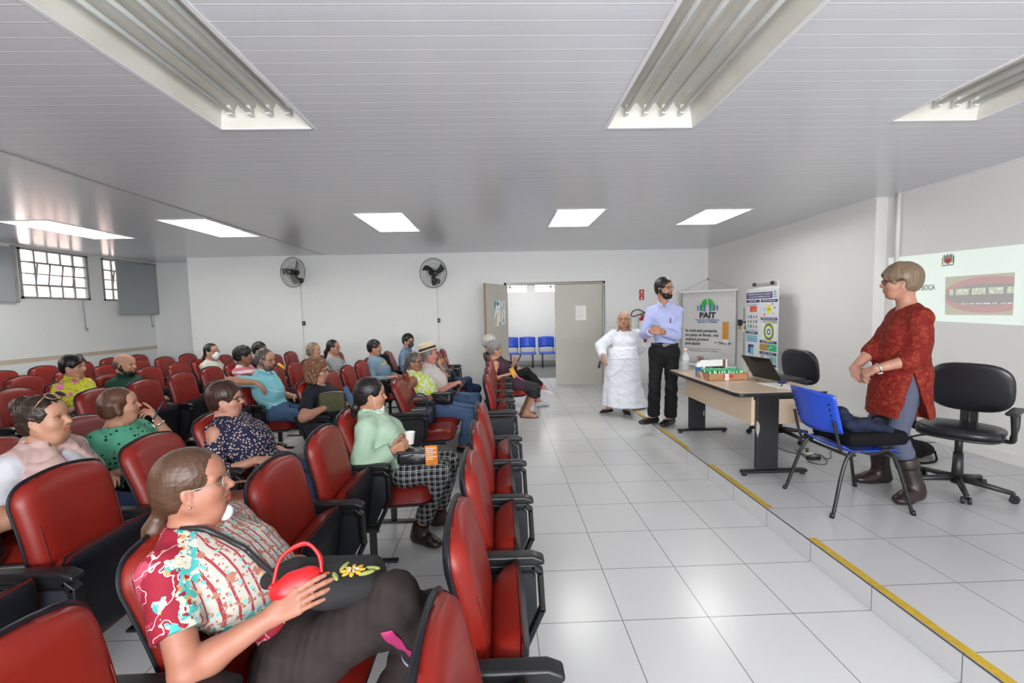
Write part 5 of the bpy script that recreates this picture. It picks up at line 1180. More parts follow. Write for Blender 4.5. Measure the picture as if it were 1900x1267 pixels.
# --- standing on and beside the platform
WHG = G('white_nonwoven_gown', .75); WHG.col(WHG.mix(WHG.noise(12., detail=4), (.74, .76, .80), (.64, .68, .74))); WHG.bump(WHG.noise(22., detail=3), .25, .01); WHG = WHG.m
def gown(T, K, H, g):
    T.loft([(1.02, .0, 0, .155, .205), (.86, .01, 0, .185, .235), (.50, .02, .0, .215, .275), (.155, .03, .03, .25, .335)], .05, wav=(9, .035))
GOWN = person('smiling blonde woman in long white disposable gown standing on the lower floor', (1.84, 6.50, 0), (1.855, 6.46, 1.455), yaw=-2.0, s=.95, lod=0, standing=True, head_s=1.06, hyaw=.05, hR=(1.525, 6.40, .905), hL=(2.00, 6.74, .93), hdR=(-.15, -.15, -1), hnR=(.9, -.1, 0), curlR=(.7, .8, .4), poleR=(-.8, .6, 0), poleL=(.7, .1, -.7), hdL=(-.6, .3, -.4), anL=(1.90, 6.52, .085), anR=(1.66, 6.62, .085), footR=((-.85, -.5, 0), (0, 0, 1)), footL=((-.05, -1, 0), (0, 0, 1)),
       belly=.05, wide=1.14, arm=1.1, bust=.9, skinc=SK_FAIR, nd=.165, hair='wavy', hlen=-.02, hairmat=H_BLOND, glasses='black', smile=1., group='standing people',
       top=dict(m=WHG, sleeve=.93, neck='crew', g=.024, sg=1.5, fold=.008, cuff=-.008, extra=gown, name='gown'), bottom=dict(m=JEANS, end=.93), shoe=dict(m=mat('black_slip_on', (.012, .012, .013), .7), sole=WHTS))
MAN = person('bearded man in lavender shirt and black trousers standing on the step edge', (2.07, 5.42, HS), (2.055, 5.40, 1.855), yaw=-1.95, s=1.085, lod=0, standing=True, head_s=.98, hyaw=.95, hR=(1.83, 5.20, 1.335), hL=(1.965, 5.22, 1.325), hdR=(.85, -.12, .0), hdL=(-.85, -.25, .05), hnR=(.2, .9, -.2), hnL=(0, .9, 0), curlR=(.5, .7, .4), curlL=(.6, .8, .4), poleR=(-.35, .3, -1), poleL=(.7, .35, -1), anL=(2.15, 5.42, HS + .09), anR=(1.96, 5.50, HS + .09), footR=((-.92, -.35, 0), (0, 0, 1)), footL=((-.78, -.62, 0), (0, 0, 1)),
       slouch=.0, belly=.012, wide=.95, arm=.96, leg=.84, skinc=SK_OLV, hair='short', hairmat=H_DARK, beard=H_DARK, glasses='black', smile=.6, group='standing people', top=dict(m=pat_stripes('lavender_shirt', (.38, .42, .70), (.48, .52, .78), .014, .35, (.3, 1, 0)), sleeve=.93, neck='collar', g=.016, sg=1.2, hem=.02, fold=.006), bottom=dict(m=BLKP, g=.016, flare=.030, end=.97, fold=.006), shoe=dict(m=BLKS, point=.02))
def kurta(T, K, H, g):
    P = K['P']; z0 = .62
    T.loft([(1.15, P[0] + .02, 0, .135, .165), (.98, P[0] + .03, 0, .165, .195), (.80, P[0] + .03, 0, .185, .215), (z0, P[0] + .03, 0, .20, .235)], .05, wav=(7, .02))
    lo, hi = A3(P[0] - .3, .02, z0 - .1), A3(P[0] + .3, .4, .99)
    for q in (1, -1):
        def fn(X, Y, Z, q=q): w = (.97 - Z) * .26; return np.maximum(np.maximum(np.abs(X - P[0] - .035 + (.97 - Z) * .02) - np.maximum(w, 0), -(q * Y - .09)), Z - .97)
        T.prim(fn, A3(P[0] - .15, .05 if q > 0 else -.4, z0 - .05), A3(P[0] + .15, .4 if q > 0 else -.05, .99), .004, 's')
REDW = person('woman with short ash hair in rust red floral tunic standing beside the blue chair', (3.07, 3.25, HS), (3.045, 3.25, 1.770), yaw=2.80, s=1.055, lod=0, standing=True, hyaw=-.22, hpitch=-.02, hR=(2.775, 3.335, 1.10), hL=(2.79, 3.145, 1.125), hdR=(-.35, -.80, -.45), hdL=(-.42, .72, -.52), hnR=(.75, -.1, -.6), hnL=(.75, .2, -.6), curlR=(.7, .8, .4), curlL=(.55, .7, .4), poleR=(.7, .5, -.6), poleL=(.9, -.30, -.6), pelvis=(-.035, 0, .945),
       anL=(3.085, 3.10, HS + .09), anR=(3.13, 3.44, HS + .09), footL=((-.93, -.32, 0), (0, 0, 1)), footR=((-1, .05, 0), (0, 0, 1)), slouch=.015, belly=.045, wide=.93, arm=1.0, leg=.96, bust=.85, skinc=SK_FAIR, nd=.175, hair='pixie', hthick=.006, hairmat=H_ASH, glasses='black', smile=1., earring=1, watch='L', group='standing people',
       top=dict(m=pat_kurta(), sleeve=.60, neck='v', g=.018, sg=1.15, cuff=.016, extra=kurta, name='tunic'), bottom=dict(m=pat_denim('grey_blue_legging', (.055, .065, .10), (.085, .095, .14)), g=.008, flare=.006, end=.80), shoe=dict(m=mat('dark_brown_boot', (.022, .012, .010), .38), h=.22, g=.014, point=.02))
# ================================================================= furniture and props
HT = HS + .74
# ---- desk
g = G('birch_laminate', .32); w_ = g.noise(3., g.map((1, .12, 1)), 5); g.col(g.mix(w_, (.56, .42, .30), (.63, .49, .37))); M_BIRCH = g.m
M_EDGE = mat('black_edge_band', (.012, .012, .013), .4)
dk = empty('desk', (2.0, 3.60, HS), 0, 'pale wood office desk with black edges and black legs on the platform', 'desk')
def rrect(w, d, r, n=6):
    pts = []
    for cx, cy, a in ((w - r, d - r, 0), (r, d - r, 90), (r, r, 180), (w - r, r, 270)):
        for i in range(n + 1): t = math.radians(a + 90 * i / n); pts.append((cx + r * math.cos(t), cy + r * math.sin(t)))
    return pts
MB().prism(rrect(.80, 1.52, .06), (0, 0, .7345), (1, 0, 0), (0, 1, 0), .0125).build('desk_top', M_BIRCH, dk)
MB().prism([(x * 1.012 - .005, y * 1.006 - .005) for x, y in rrect(.80, 1.52, .062)], (0, 0, .7225), (1, 0, 0), (0, 1, 0), .034).build('edge_band', M_EDGE, dk, bevel=.006)
MB().bb((.18, .10, .44), (.20, 1.43, .70)).build('modesty_panel', M_BIRCH, dk); MB().bb((.20, .102, .44), (.70, .118, .70)).build('end_panel', M_BIRCH, dk)
M_SCR = G('scuffed_black_steel', .35); M_SCR.col(M_SCR.mix(M_SCR.math('MULTIPLY', M_SCR.gt(M_SCR.noise(9., M_SCR.map((1, 1, .5), (.3, 1.2, .1)), 4), .67), M_SCR.lt(M_SCR.z, .52)), (.014, .014, .016), (.35, .34, .32))); M_SCR = M_SCR.m
for k, yy in enumerate((.055, 1.40)):
    MB().bb((.21, yy, .05), (.40, yy + .045, .70)).build('desk_leg', M_SCR, dk, bevel=.006)
    f = MB().bb((.08, yy - .012, .018), (.66, yy + .048, .048)).build('foot_bar', M_BLACKM, dk, bevel=.012)
    MB().cyl((.11, yy + .018, 0), (.11, yy + .018, .022), .022).build('levelling_foot', M_BLACK, f); MB().cyl((.63, yy + .018, 0), (.63, yy + .018, .022), .022).build('levelling_foot', M_BLACK, f)
MB().bb((.20, .10, .66), (.60, 1.40, .70)).build('top_rail', M_BLACKM, dk)
# ---- laptop
lp = empty('laptop', (2.70, 4.30, HT), 0, 'open black laptop on the desk with its dark screen toward the camera', 'laptop')
lp.rotation_euler = (0, 0, math.radians(8))
MB().bb((-.19, -.0, 0), (.19, .0, 0)) 
MB().bb((-.02, -.20, .004), (.25, .20, .022)).build('laptop_base', mat('laptop_black', (.02, .02, .022), .35), lp, bevel=.004)
k_ = MB()
for i in range(12):
    for j in range(5): k_.bb((.01 + j * .022, -.165 + i * .027, .0222), (.028 + j * .022, -.142 + i * .027, .0245))
k_.build('keyboard', mat('key_black', (.01, .01, .011), .5), lp)
lid = MB().box((0, 0, .125), (.008, .39, .25)).build('laptop_lid', mat('glossy_black_lid', (.010, .012, .012), .08), lp, bevel=.004, loc=(-.022, 0, .018), rot=(0, math.radians(-32), 0))
MB().box((.0046, 0, .128), (.001, .36, .21)).build('screen', mat('dark_screen', (.01, .014, .012), .05), lid)
ms = empty('computer_mouse', (2.66, 4.02, HT), .3, 'small blue-black computer mouse beside the laptop', 'mouse'); MB().ell((0, 0, .012), (.05, .03, .018)).build('mouse_body', mat('blue_black_plastic', (.012, .016, .08), .3), ms); MB().cyl((.02, -.004, .028), (.02, .004, .028), .006).build('scroll_wheel', M_BLACK, ms)
MB().tube(bez([(2.63, 4.05, HT + .006), (2.55, 4.10, HT + .004), (2.50, 4.18, HT + .004), (2.60, 4.25, HT + .006)]), .0025, 6).build('mouse_cable', M_BLACK, None); tag(bpy.data.objects['mouse_cable'], 'thin black mouse cable looping on the desk by the laptop', 'cable')
for k, (x, y, a) in enumerate(((2.56, 3.93, .12), (2.585, 3.84, .32))):
    e = empty('paper_sheet', (x, y, HT + .0006 + k * .0008), a, ['white paper sheet on the desk edge, lower of the two', 'white paper sheet on the desk with a pen on it, upper of the two'][k], 'paper', 'papers on the desk')
    MB().bb((-.105, -.15, 0), (.105, .15, .0007)).build('sheet', M_PAPER, e); lb = MB()
    for q in range(9): lb.bb((-.085, .11 - q * .024, .0008), (.085 - (q % 3) * .02, .114 - q * .024, .0011))
    lb.build('text_lines', M_INKG, e)
e = empty('pen', (2.58, 3.90, HT + .0075), .9, 'dark brown pen lying on the paper on the desk', 'pen'); MB().cyl((-.065, 0, 0), (.05, 0, 0), .0055, n=10).build('barrel', mat('pen_brown', (.06, .03, .02), .3), e); MB().cyl((.05, 0, 0), (.068, 0, 0), .0045, .001, n=10).build('pen_tip', M_BLACK, e); MB().bb((-.06, -.002, .005), (-.02, .002, .009)).build('clip', M_CHROME, e)
# ---- tray box with packs
M_CARD = mat('brown_cardboard', (.42, .22, .10), .75, var=((.37, .19, .085), 12)); M_REDT = mat('red_tape', (.60, .02, .03), .4); M_WT = mat('whitish_tape', (.68, .62, .60), .4)
bx_ = empty('cardboard_tray', (2.08, 4.275, HT), 0, 'low brown cardboard tray full of green packs on the desk', 'tray')
def wall(n, a, b, m=M_CARD, p=bx_): return MB().bb(a, b).build(n, m, p)
wall('tray_side', (0, 0, 0), (.40, .004, .068)); wall('tray_side', (0, .256, 0), (.40, .26, .068)); wall('tray_end', (0, 0, 0), (.004, .26, .068)); wall('tray_end', (.396, 0, 0), (.40, .26, .068)); wall('tray_bottom', (0, 0, 0), (.40, .26, .003))
MB().prism([(.20, .066), (.40, .066), (.40, .075), (.30, .070)], (0, .001, 0), (1, 0, 0), (0, 0, 1), .002).build('torn_flap', M_CARD, bx_)
MB().bb((.15, -.0012, .022), (.245, -.0002, .056)).build('red_tape', M_REDT, bx_); MB().bb((.165, -.002, 0), (.205, -.0008, .066)).build('white_tape', M_WT, bx_); MB().add([(-.0012, .10, .0), (-.0012, .15, .0), (-.0012, .20, .066), (-.0012, .15, .066)], [(0, 1, 2, 3)]).build('white_tape', M_WT, bx_, solid=.001); MB().add([(-.0012, .08, .0), (-.0012, .10, .0), (-.0012, .15, .066), (-.0012, .13, .066)], [(0, 1, 2, 3)]).build('red_tape', M_REDT, bx_, solid=.001)
M_PACK = mat('mint_green_foil', (.02, .36, .12), .3, var=((.10, .50, .25), 60)); M_PACKW = mat('pack_white', (.6, .7, .62), .4)
rnd = random.Random(4); proto = None
nm = 0
for i in range(12):
    for j in range(2):
        x = .035 + i * .0295; y = .07 + j * .115
        e = empty('green_pack', (2.08 + x, 4.275 + y, HT + .003), rnd.uniform(-.1, .1), 'small shiny green pack standing in the cardboard tray', 'pack', 'green packs in the cardboard tray')
        if proto is None:
            b1 = MB().box((0, 0, .0475), (.021, .088, .095)).build('pack_wrap', M_PACK, e, bevel=.004); b2 = MB().box((0, -.0455, .075), (.013, .002, .022)).build('pack_mark', M_PACKW, e, bevel=.003); proto = (b1, b2)
        else:
            for q in proto: c = q.copy(); COL.objects.link(c); c.parent = e
        e.rotation_euler = (0, rnd.uniform(-.10, .10), e.rotation_euler[2]); e.scale = (1, 1, rnd.uniform(.92, 1.08))
e = empty('display_card', (2.29, 4.60, HT), math.radians(4), 'white card holder with dark box behind the green packs', 'card holder')
MB().box((0, 0, .085), (.30, .012, .17)).build('white_board', M_PAPER, e); MB().box((0, -.012, .06), (.19, .012, .08)).build('dark_box', M_BLACK, e); MB().box((.115, -.008, .095), (.03, .004, .15)).build('brown_strip', mat('brown_strip', (.16, .09, .05), .6), e); MB().box((0, .03, .03), (.26, .06, .06)).build('stand_foot', M_PAPER, e)
e = empty('milk_carton', (2.125, 4.585, HT), .1, 'small white and blue carton beside the cardboard tray', 'carton'); MB().bb((-.03, -.02, 0), (.03, .02, .10)).build('carton_body', mat('carton_blue', (.03, .16, .55), .5), e); MB().prism([(-.03, .10), (.03, .10), (.03, .125), (0, .155), (-.03, .125)], (0, 0, 0), (1, 0, 0), (0, 0, 1), .040).build('carton_top', M_PAPER, e)
# glass bottle with pump
e = empty('sanitizer_bottle', (2.165, 5.02, HT), 0, 'clear glass bottle half filled with water at the far desk corner', 'bottle')
o = MB().lathe([(.0, .002), (.040, .002), (.044, .01), (.044, .15), (.036, .185), (.017, .205), (.016, .225), (.013, .225), (.014, .20), (.033, .18), (.041, .15), (.041, .012), (.0, .006)], n=28).build('bottle_glass', mat('clear_bottle', (.85, .88, .90), .04, alpha=.28, coat=.6), e)
MB().lathe([(.0, .008), (.0395, .012), (.0395, .115), (.0, .115)], n=24).build('liquid', mat('clear_liquid', (.55, .60, .63), .05, alpha=.45), e)
MB().cyl((0, 0, .222), (0, 0, .255), .019, .017, 18).cyl((0, 0, .255), (0, 0, .262), .012).build('bottle_cap', mat('pale_cap', (.72, .70, .68), .4), e); MB().cyl((0, 0, .226), (0, 0, .240), .0195, n=18).build('red_ring', mat('orange_ring', (.55, .14, .06), .5), e)
# ---- office chairs
def office_chair(loc, rz, label, tilt=0.):
    e = empty('office_chair', loc, rz, label, 'office chair', 'black swivel chairs')
    vin = mat('black_vinyl', (.014, .014, .017), .30, bump=(120., .1, .001)); pl = mat('black_nylon', (.018, .018, .019), .42)
    def cush(sx, sy, sz, n=4.):
        m = MB(); N = 20; 
        def f(u, v):
            a = 2 * PI * u; b = PI * (v - .5); cu = lambda t, p: math.copysign(abs(t) ** p, t)
            return (sx * cu(math.cos(b), .45) * cu(math.cos(a), .65), sy * cu(math.cos(b), .45) * cu(math.sin(a), .65), sz * cu(math.sin(b), .7))
        m.grid(f, 32, 17, wrap=True); return m
    cush(.235, .245, .040).build('seat', vin, e, loc=(0, 0, .49)); cush(.23, .24, .02).build('seat_pan', pl, e, loc=(0, 0, .452))
    b = cush(.20, .25, .032); b.build('backrest', vin, e, loc=(-.245, 0, .79), rot=(0, math.radians(-82), 0))
    MB().tube(bez([(-.10, 0, .445), (-.26, 0, .46), (-.285, 0, .60), (-.285, 0, .78)]), .022, 8).bb((-.30, -.05, .50), (-.265, .05, .74)).build('back_support', pl, e)
    MB().cyl((0, 0, .06), (0, 0, .30), .038, .030).cyl((0, 0, .30), (0, 0, .44), .024).bb((-.10, -.07, .425), (.10, .07, .45)).build('gas_column', pl, e)
    MB().tube(bez([(.02, -.08, .43), (.04, -.20, .405), (.05, -.30, .36), (.05, -.35, .355)]), [.008] * 33 + [.012] * 16, 8).build('height_lever', pl, e)
    for k in range(5):
        a = 2 * PI * k / 5 + .35; c, s_ = math.cos(a), math.sin(a)
        m = MB().tube([(c * .03, s_ * .03, .10), (c * .16, s_ * .16, .085), (c * .295, s_ * .295, .068)], [.028, .022, .017], 8); m.build('base_arm', pl, e)
        w = MB()
        for q in (-1, 1): w.cyl((c * .30 - s_ * .010 * q, s_ * .30 + c * .010 * q, .027), (c * .30 - s_ * .027 * q, s_ * .30 + c * .027 * q, .027), .027)
        w.cyl((c * .295, s_ * .295, .03), (c * .295, s_ * .295, .075), .009); w.build('caster', M_BLACK, e)
    for q in (-1, 1):
        m = MB(); y = q * .285
        m.tube(bez([(-.02, q * .20, .445), (.0, q * .27, .45), (.03, y, .50), (.10, y, .665)]), .016, 8); m.tube(bez([(-.02, q * .27, .46), (-.05, y, .56), (-.06, y, .665)]), .016, 8); m.build('arm_bracket', pl, e)
        MB().bb((-.11, y - .035, .665), (.17, y + .035, .69)).build('arm_pad', pl, e, bevel=.012)
    return e
office_chair((3.56, 3.24, HS), math.radians(-148), 'black swivel office chair with curved armrests at the right edge')
office_chair((3.10, 4.72, HS), math.radians(188), 'black swivel office chair standing behind the desk by the wall')
# ---- blue chair
M_BLUE = mat('blue_plastic', (.010, .060, .50), .33, bump=(300., .06, .001))
def blue_shell(parent):
    m = MB()
    def bk(u, v):
        y = (-.5 + u) * (.46 - .02 * (1 - v)); z = .58 + .27 * v + .018 * math.sin(PI * u) * (v if v > .5 else -1 * (1 - v)); cur = .055 * (1 - (2 * u - 1) ** 2)
        return (-.20 - .075 * v - cur, y, z)
    m.grid(bk, 17, 9); o = m.build('backrest', M_BLUE, parent, solid=.007)
    sl = MB()
    for q in (-1, 1):
        for k in range(5): u = .5 + q * .40; p = bk(u, .2 + k * .13); sl.box((p[0] - .006, p[1], p[2]), (.006, .008, .018))
    sl.build('vent_slots', M_BLACK, o)
    m = MB()
    def st(u, v):
        x = -.20 + .43 * v; y = (-.5 + u) * (.44 - .03 * v); return (x, y, .440 + .018 * (2 * u - 1) ** 2 - .030 * max(0, (v - .8) / .2) ** 2 - .010 * math.sin(PI * v) + .035 * max(0, (.15 - v) / .15))
    m.grid(st, 17, 15); m.build('seat', M_BLUE, parent, solid=.008)
bc = empty('plastic_chair', (2.56, 3.12, HS), 0, 'blue plastic chair with black tube legs on the platform edge', 'chair')
blue_shell(bc)
for q in (-1, 1):
    y = q * .205
    MB().tube(bez([(-.285, y * 1.22, 0), (-.15, y, .415), (.02, y, .428), (.17, y, .415), (.29, y * 1.22, 0)], 12), .012, 10).build('leg', M_BLACKM, bc)
    MB().tube(bez([(-.10, y, .42), (-.19, y, .44), (-.222, y, .52), (-.255, y, .66)]), .010, 8).build('back_tube', M_BLACKM, bc)
    MB().cyl((-.29, y * 1.225, 0), (-.282, y * 1.22, .03), .015).build('foot_cap', M_BLACK, bc); MB().cyl((.295, y * 1.225, 0), (.287, y * 1.22, .03), .015).build('foot_cap', M_BLACK, bc)
MB().cyl((-.12, -.205, .405), (-.12, .205, .405), .010).cyl((.15, -.205, .405), (.15, .205, .405), .010).build('cross_bar', M_BLACKM, bc)
# bag and jacket on it
e = empty('laptop_bag', (2.66, 3.13, HS + .462), .05, 'black soft laptop case lying on the blue chair', 'bag')
F = SDF(); F.box((0, 0, .052), (.225, .185, .050), rd=.03); F.box((.02, 0, .052), (.232, .190, .008), rd=.006, k=.006); sdf_obj('case_body', F, .009, mat('black_nylon_bag', (.006, .006, .007), .85, spec=.15), e, folds=[(.003, 30, 2, (1, 1, 1))])
MB().tube(bez([(.16, -.05, .10), (.19, -.04, .15), (.20, .02, .165), (.19, .07, .15), (.16, .08, .10)]), .009, 8).build('handle', MATS['black_nylon_bag'], e); MB().box((.235, -.08, .06), (.004, .012, .03)).box((.235, .02, .07), (.004, .05, .006)).build('zip_pull', M_CHROME, e)
jk = SDF(); jk.box((2.55, 3.16, HS + .60), (.10, .17, .035), rotx(.1) @ roty(.35), rd=.03, k=.03); jk.box((2.66, 3.12, HS + .60), (.13, .16, .028), roty(.30), rd=.025, k=.04); jk.cone((2.46, 3.05, HS + .70), (2.66, 3.30, HS + .62), .045, .035, k=.04); jk.cone((2.56, 3.0, HS + .63), (2.78, 3.10, HS + .58), .035, .03, k=.03); jk.ell((2.50, 3.18, HS + .66), (.08, .14, .05), None, .04)
o = sdf_obj('denim_jacket', jk, .009, pat_denim('navy_denim_jacket', (.006, .010, .026), (.012, .018, .042)), None, folds=[(.012, 22, 6, (1, .4, 1)), (.005, 50, 2, (1, 1, 1))]); tag(o, 'dark blue denim jacket dropped in folds over the black case', 'jacket')
# ---- cables
def cable(name, pts, r, lab, m=M_BLACK, grp='cables on the platform floor'):
    o = MB().tube(bez(pts, 10), r, 6).build(name, m, None); tag(o, lab, 'cable', grp); return o
z = HS + .004
cable('power_cable', [(2.86, 4.40, z), (2.90, 4.20, z), (3.05, 4.10, z), (3.02, 3.98, z), (2.98, 4.03, HS + .012)], .004, 'black cable running from under the desk to the power brick')
cable('power_cable', [(2.99, 4.0, HS + .012), (3.15, 4.02, z), (3.32, 4.22, z), (3.60, 4.30, z), (4.1, 4.34, z), (4.58, 4.4, z)], .003, 'thin cable running from the power brick toward the right wall')
cable('power_cable', [(3.0, 4.30, z), (2.93, 4.05, z), (2.88, 3.92, z), (2.96, 3.86, z), (3.05, 3.93, z), (3.12, 4.10, z), (3.02, 4.2, z)], .0035, 'looped black cable lying by the power brick')
cable('white_cable', [(4.2, 3.95, HS + .10), (4.25, 3.85, z), (4.4, 4.0, z), (4.57, 4.2, HS + .05)], .003, 'thin white cable on the floor behind the woman in the tunic', mat('white_cable', (.6, .6, .58), .5))
e = empty('power_brick', (2.985, 4.02, HS), .3, 'small black power brick on the floor behind the desk', 'power adapter'); MB().bb((-.065, -.03, 0), (.065, .03, .03)).build('brick_body', M_BLACK, e, bevel=.006); MB().bb((-.02, -.015, .0301), (.03, .015, .0306)).build('rating_label', M_INKG, e)
e = empty('plug_socket', (3.02, 4.16, HS), 0, 'small white socket block with yellow-ringed black plug on the floor', 'plug'); MB().bb((-.035, -.05, 0), (.035, .05, .025)).build('socket_block', mat('socket_white', (.6, .6, .58), .5), e, bevel=.005); MB().cyl((0, 0, .025), (0, 0, .06), .015).build('plug_head', M_BLACK, e); MB().cyl((0, 0, .045), (0, 0, .05), .0165).build('yellow_ring', mat('plug_yellow', (.6, .45, .02), .5), e)
e = empty('shoulder_bag', (3.95, 4.05, HS), .4, 'black bag lying on the floor behind the office chair', 'bag'); F = SDF(); F.ell((0, 0, .07), (.24, .15, .075)); F.box((.03, 0, .05), (.2, .12, .05), rd=.04, k=.03); sdf_obj('bag_body', F, .012, MATS['black_nylon_bag'], e, folds=[(.006, 25, 2, (1, 1, 1))])
MB().tube(bez([(-.2, -.05, .08), (-.25, -.16, .02), (-.05, -.22, .012), (.12, -.15, .06)]), .009, 6).build('bag_strap', MATS['black_nylon_bag'], e)
# ---- PAIT banner
def in_ink(name, c): return mat(name, c, .7)
a0 = Vector((3.74, 8.90, 0)); a1 = Vector((4.44, 8.05, 0)); bwid = (a1 - a0).length; rz = math.atan2(a1.y - a0.y, a1.x - a0.x)
bn = empty('hanging_banner', ((a0.x + a1.x) / 2, (a0.y + a1.y) / 2, .46), rz, 'grey hanging banner reading PAIT with a cigarette picture in the corner', 'banner')
BH = 1.46; hw = bwid / 2
g = G('banner_vinyl', .35); g.col(g.mix(g.noise(2.), (.54, .535, .53), (.59, .585, .58))); BV = g.m
MB().grid(lambda u, v: ((u - .5) * bwid * .965, .012 * math.sin(u * 9) * (1 - v), BH * v), 25, 9).build('banner_sheet', BV, bn, solid=.002)
MB().bb((-hw - .02, -.014, BH - .012), (hw + .02, .014, BH + .022)).build('top_rail', M_WHITE, bn, bevel=.006); MB().bb((-hw, -.014, -.02), (hw, .014, .02)).build('bottom_rail', M_WHITE, bn, bevel=.006)
hk = Vector((.0, .55, BH + .30))
ci = Matrix.Rotation(-rz, 3, 'Z') @ (Vector((4.46, 9.255, 0)) - bn.location); ci.z = BH + .29
MB().tube([(-hw + .02, 0, BH + .015), ci], .0025, 5).tube([(hw - .02, 0, BH + .015), ci], .0025, 5).tube([(-.12, 0, BH + .015), ci], .0015, 5).build('cord', M_INKG, bn); MB().ell(ci, (.012, .012, .02)).build('hook', M_BLACK, bn)
BK = mat('banner_black', (.03, .03, .035), .6); BB = mat('banner_blue', (.04, .13, .36), .6); BG = mat('banner_green', (.05, .40, .06), .6); BO = mat('banner_orange', (.60, .27, .03), .6, var=((.50, .20, .02), 40)); BW = mat('banner_white', (.66, .65, .63), .6); BGR = mat('banner_greytext', (.18, .18, .19), .6)
yb = -.016
def LT(t, size, x, z, m, al='LEFT', bold=0., sx=1.): return lettering(t, size, (x, yb, z), (PI / 2, 0, 0), m, bn, align=al, bold=bold, sx=sx)
k = bwid / 1.0
LT('PAIT', .150, .0, BH - .475, BK, 'CENTER', .007, 1.05); LT('Programa de Acolhimento', .045, 0, BH - .560, BB, 'CENTER', .001, .98); LT('Intensivo ao Tabagista', .045, 0, BH - .602, BB, 'CENTER', .001, .98)
for i, t in enumerate(('Se você está pensando', 'em parar de fumar, nós', 'estamos prontos', 'para ajudar.')): LT(t, .084, -hw + .10, BH - .775 - i * .086, BK, 'LEFT', .0016, .84)
LT('Este programa da Secretaria de Saúde de Jundiaí oferece', .036, -hw + .10, BH - 1.135, BGR, 'LEFT', 0, .88); LT('a ajuda necessária para que você vença o tabagismo.', .036, -hw + .10, BH - 1.175, BGR, 'LEFT', 0, .88)
LT('Prefeitura de Jundiaí', .038, -.03, BH - 1.345, BGR, 'LEFT', .0005)
m = MB(); cz_ = BH - .27
for q in (-1, 1):   # two green lobes of the lung tree with human figures in front
    pts = [(.012 * q, .0), (.012 * q, .12)] + [(q * (.02 + .125 * math.sin(t)), -.075 + .20 * math.cos(t)) for t in [.1 + 1.5 * i / 10 for i in range(11)]] + [(q * .13, -.10), (q * .09, -.12), (q * .085, -.04), (q * .04, -.0)]
    m.prism(pts if q > 0 else pts[::-1], (0, yb + .001, cz_), (1, 0, 0), (0, 0, 1), .0008)
m.build('lung_tree_emblem', BG, bn)
pm = MB()
for x, sc in ((-.19, .75), (-.135, .9), (-.055, 1.1), (.055, 1.1), (.135, .9), (.19, .75)):
    z0 = cz_ - .06; pm.cyl((x, yb - .0012, z0 + .065 * sc), (x, yb + .0005, z0 + .065 * sc), .012 * sc, n=10)
    pm.prism([(x - .012 * sc, z0 + .05 * sc), (x + .012 * sc, z0 + .05 * sc), (x + .030 * sc, z0 + .02 * sc), (x + .012 * sc, z0 + .025 * sc), (x + .018 * sc, z0 - .06 * sc), (x + .004 * sc, z0 - .06 * sc), (x, z0 - .01), (x - .004 * sc, z0 - .06 * sc), (x - .018 * sc, z0 - .06 * sc), (x - .012 * sc, z0 + .025 * sc), (x - .030 * sc, z0 + .02 * sc)], (0, yb - .001, 0), (1, 0, 0), (0, 0, 1), .0008)
pm.build('people_emblem', BB, bn)
cx = hw - .20; MB().bb((cx - .055, yb - .001, BH - .93), (cx + .055, yb, BH - .60)).build('cigarette_filter', BO, bn); MB().prism([(cx - .05, BH - .93), (cx + .055, BH - .93), (cx + .05, BH - .99), (cx + .0, BH - 1.015), (cx - .045, BH - .98)], (0, yb, 0), (1, 0, 0), (0, 0, 1), .001).build('cigarette_paper', BW, bn)
am = MB(); rnd = random.Random(2)
for i in range(34): x = cx - .02 + rnd.uniform(-.19, .12); zz = BH - 1.015 + rnd.uniform(-.022, .022); r = rnd.uniform(.006, .015); am.prism([(x - r, zz), (x, zz - r * .6), (x + r * 1.2, zz), (x + .2 * r, zz + r * .8)], (0, yb - .0005, 0), (1, 0, 0), (0, 0, 1), .001)
am.build('ash_picture', BK, bn)
def crest(parent, x, y, z, s, nx='x', rz_=0.):
    mats_ = [mat('crest_grey', (.30, .30, .30), .7), mat('crest_red', (.50, .05, .04), .7), mat('crest_gold', (.50, .40, .10), .7), mat('crest_green', (.10, .22, .08), .7)]
    e = MB(); e.prism([(-.5, .5), (.5, .5), (.5, -.2), (0, -.5), (-.5, -.2)], (0, 0, 0), (1, 0, 0), (0, 0, 1), .01); e.m = 1; e.prism([(-.36, .2), (.36, .2), (.36, -.12), (0, -.36), (-.36, -.12)], (0, -.01, 0), (1, 0, 0), (0, 0, 1), .01)
    e.m = 0; e.prism([(-.62, .5), (-.5, .72), (-.3, .55), (-.1, .78), (.1, .55), (.3, .78), (.5, .55), (.62, .72), (.62, .5)], (0, -.005, 0), (1, 0, 0), (0, 0, 1), .01)
    e.m = 2; e.bb((-.72, -.015, -.45), (-.56, 0, .45)); e.bb((.0, -.02, .22), (.12, -.005, .44)); e.m = 3; e.bb((.56, -.015, -.45), (.72, 0, .45)); e.m = 0; e.bb((-.7, -.012, -.66), (.7, 0, -.52))
    o = e.build('coat_of_arms', mats_, parent); o.scale = (s, s * .1, s); o.location = (x, y, z); o.rotation_euler = (0, 0, rz_); return o
crest(bn, -.13, yb, BH - 1.345, .10)
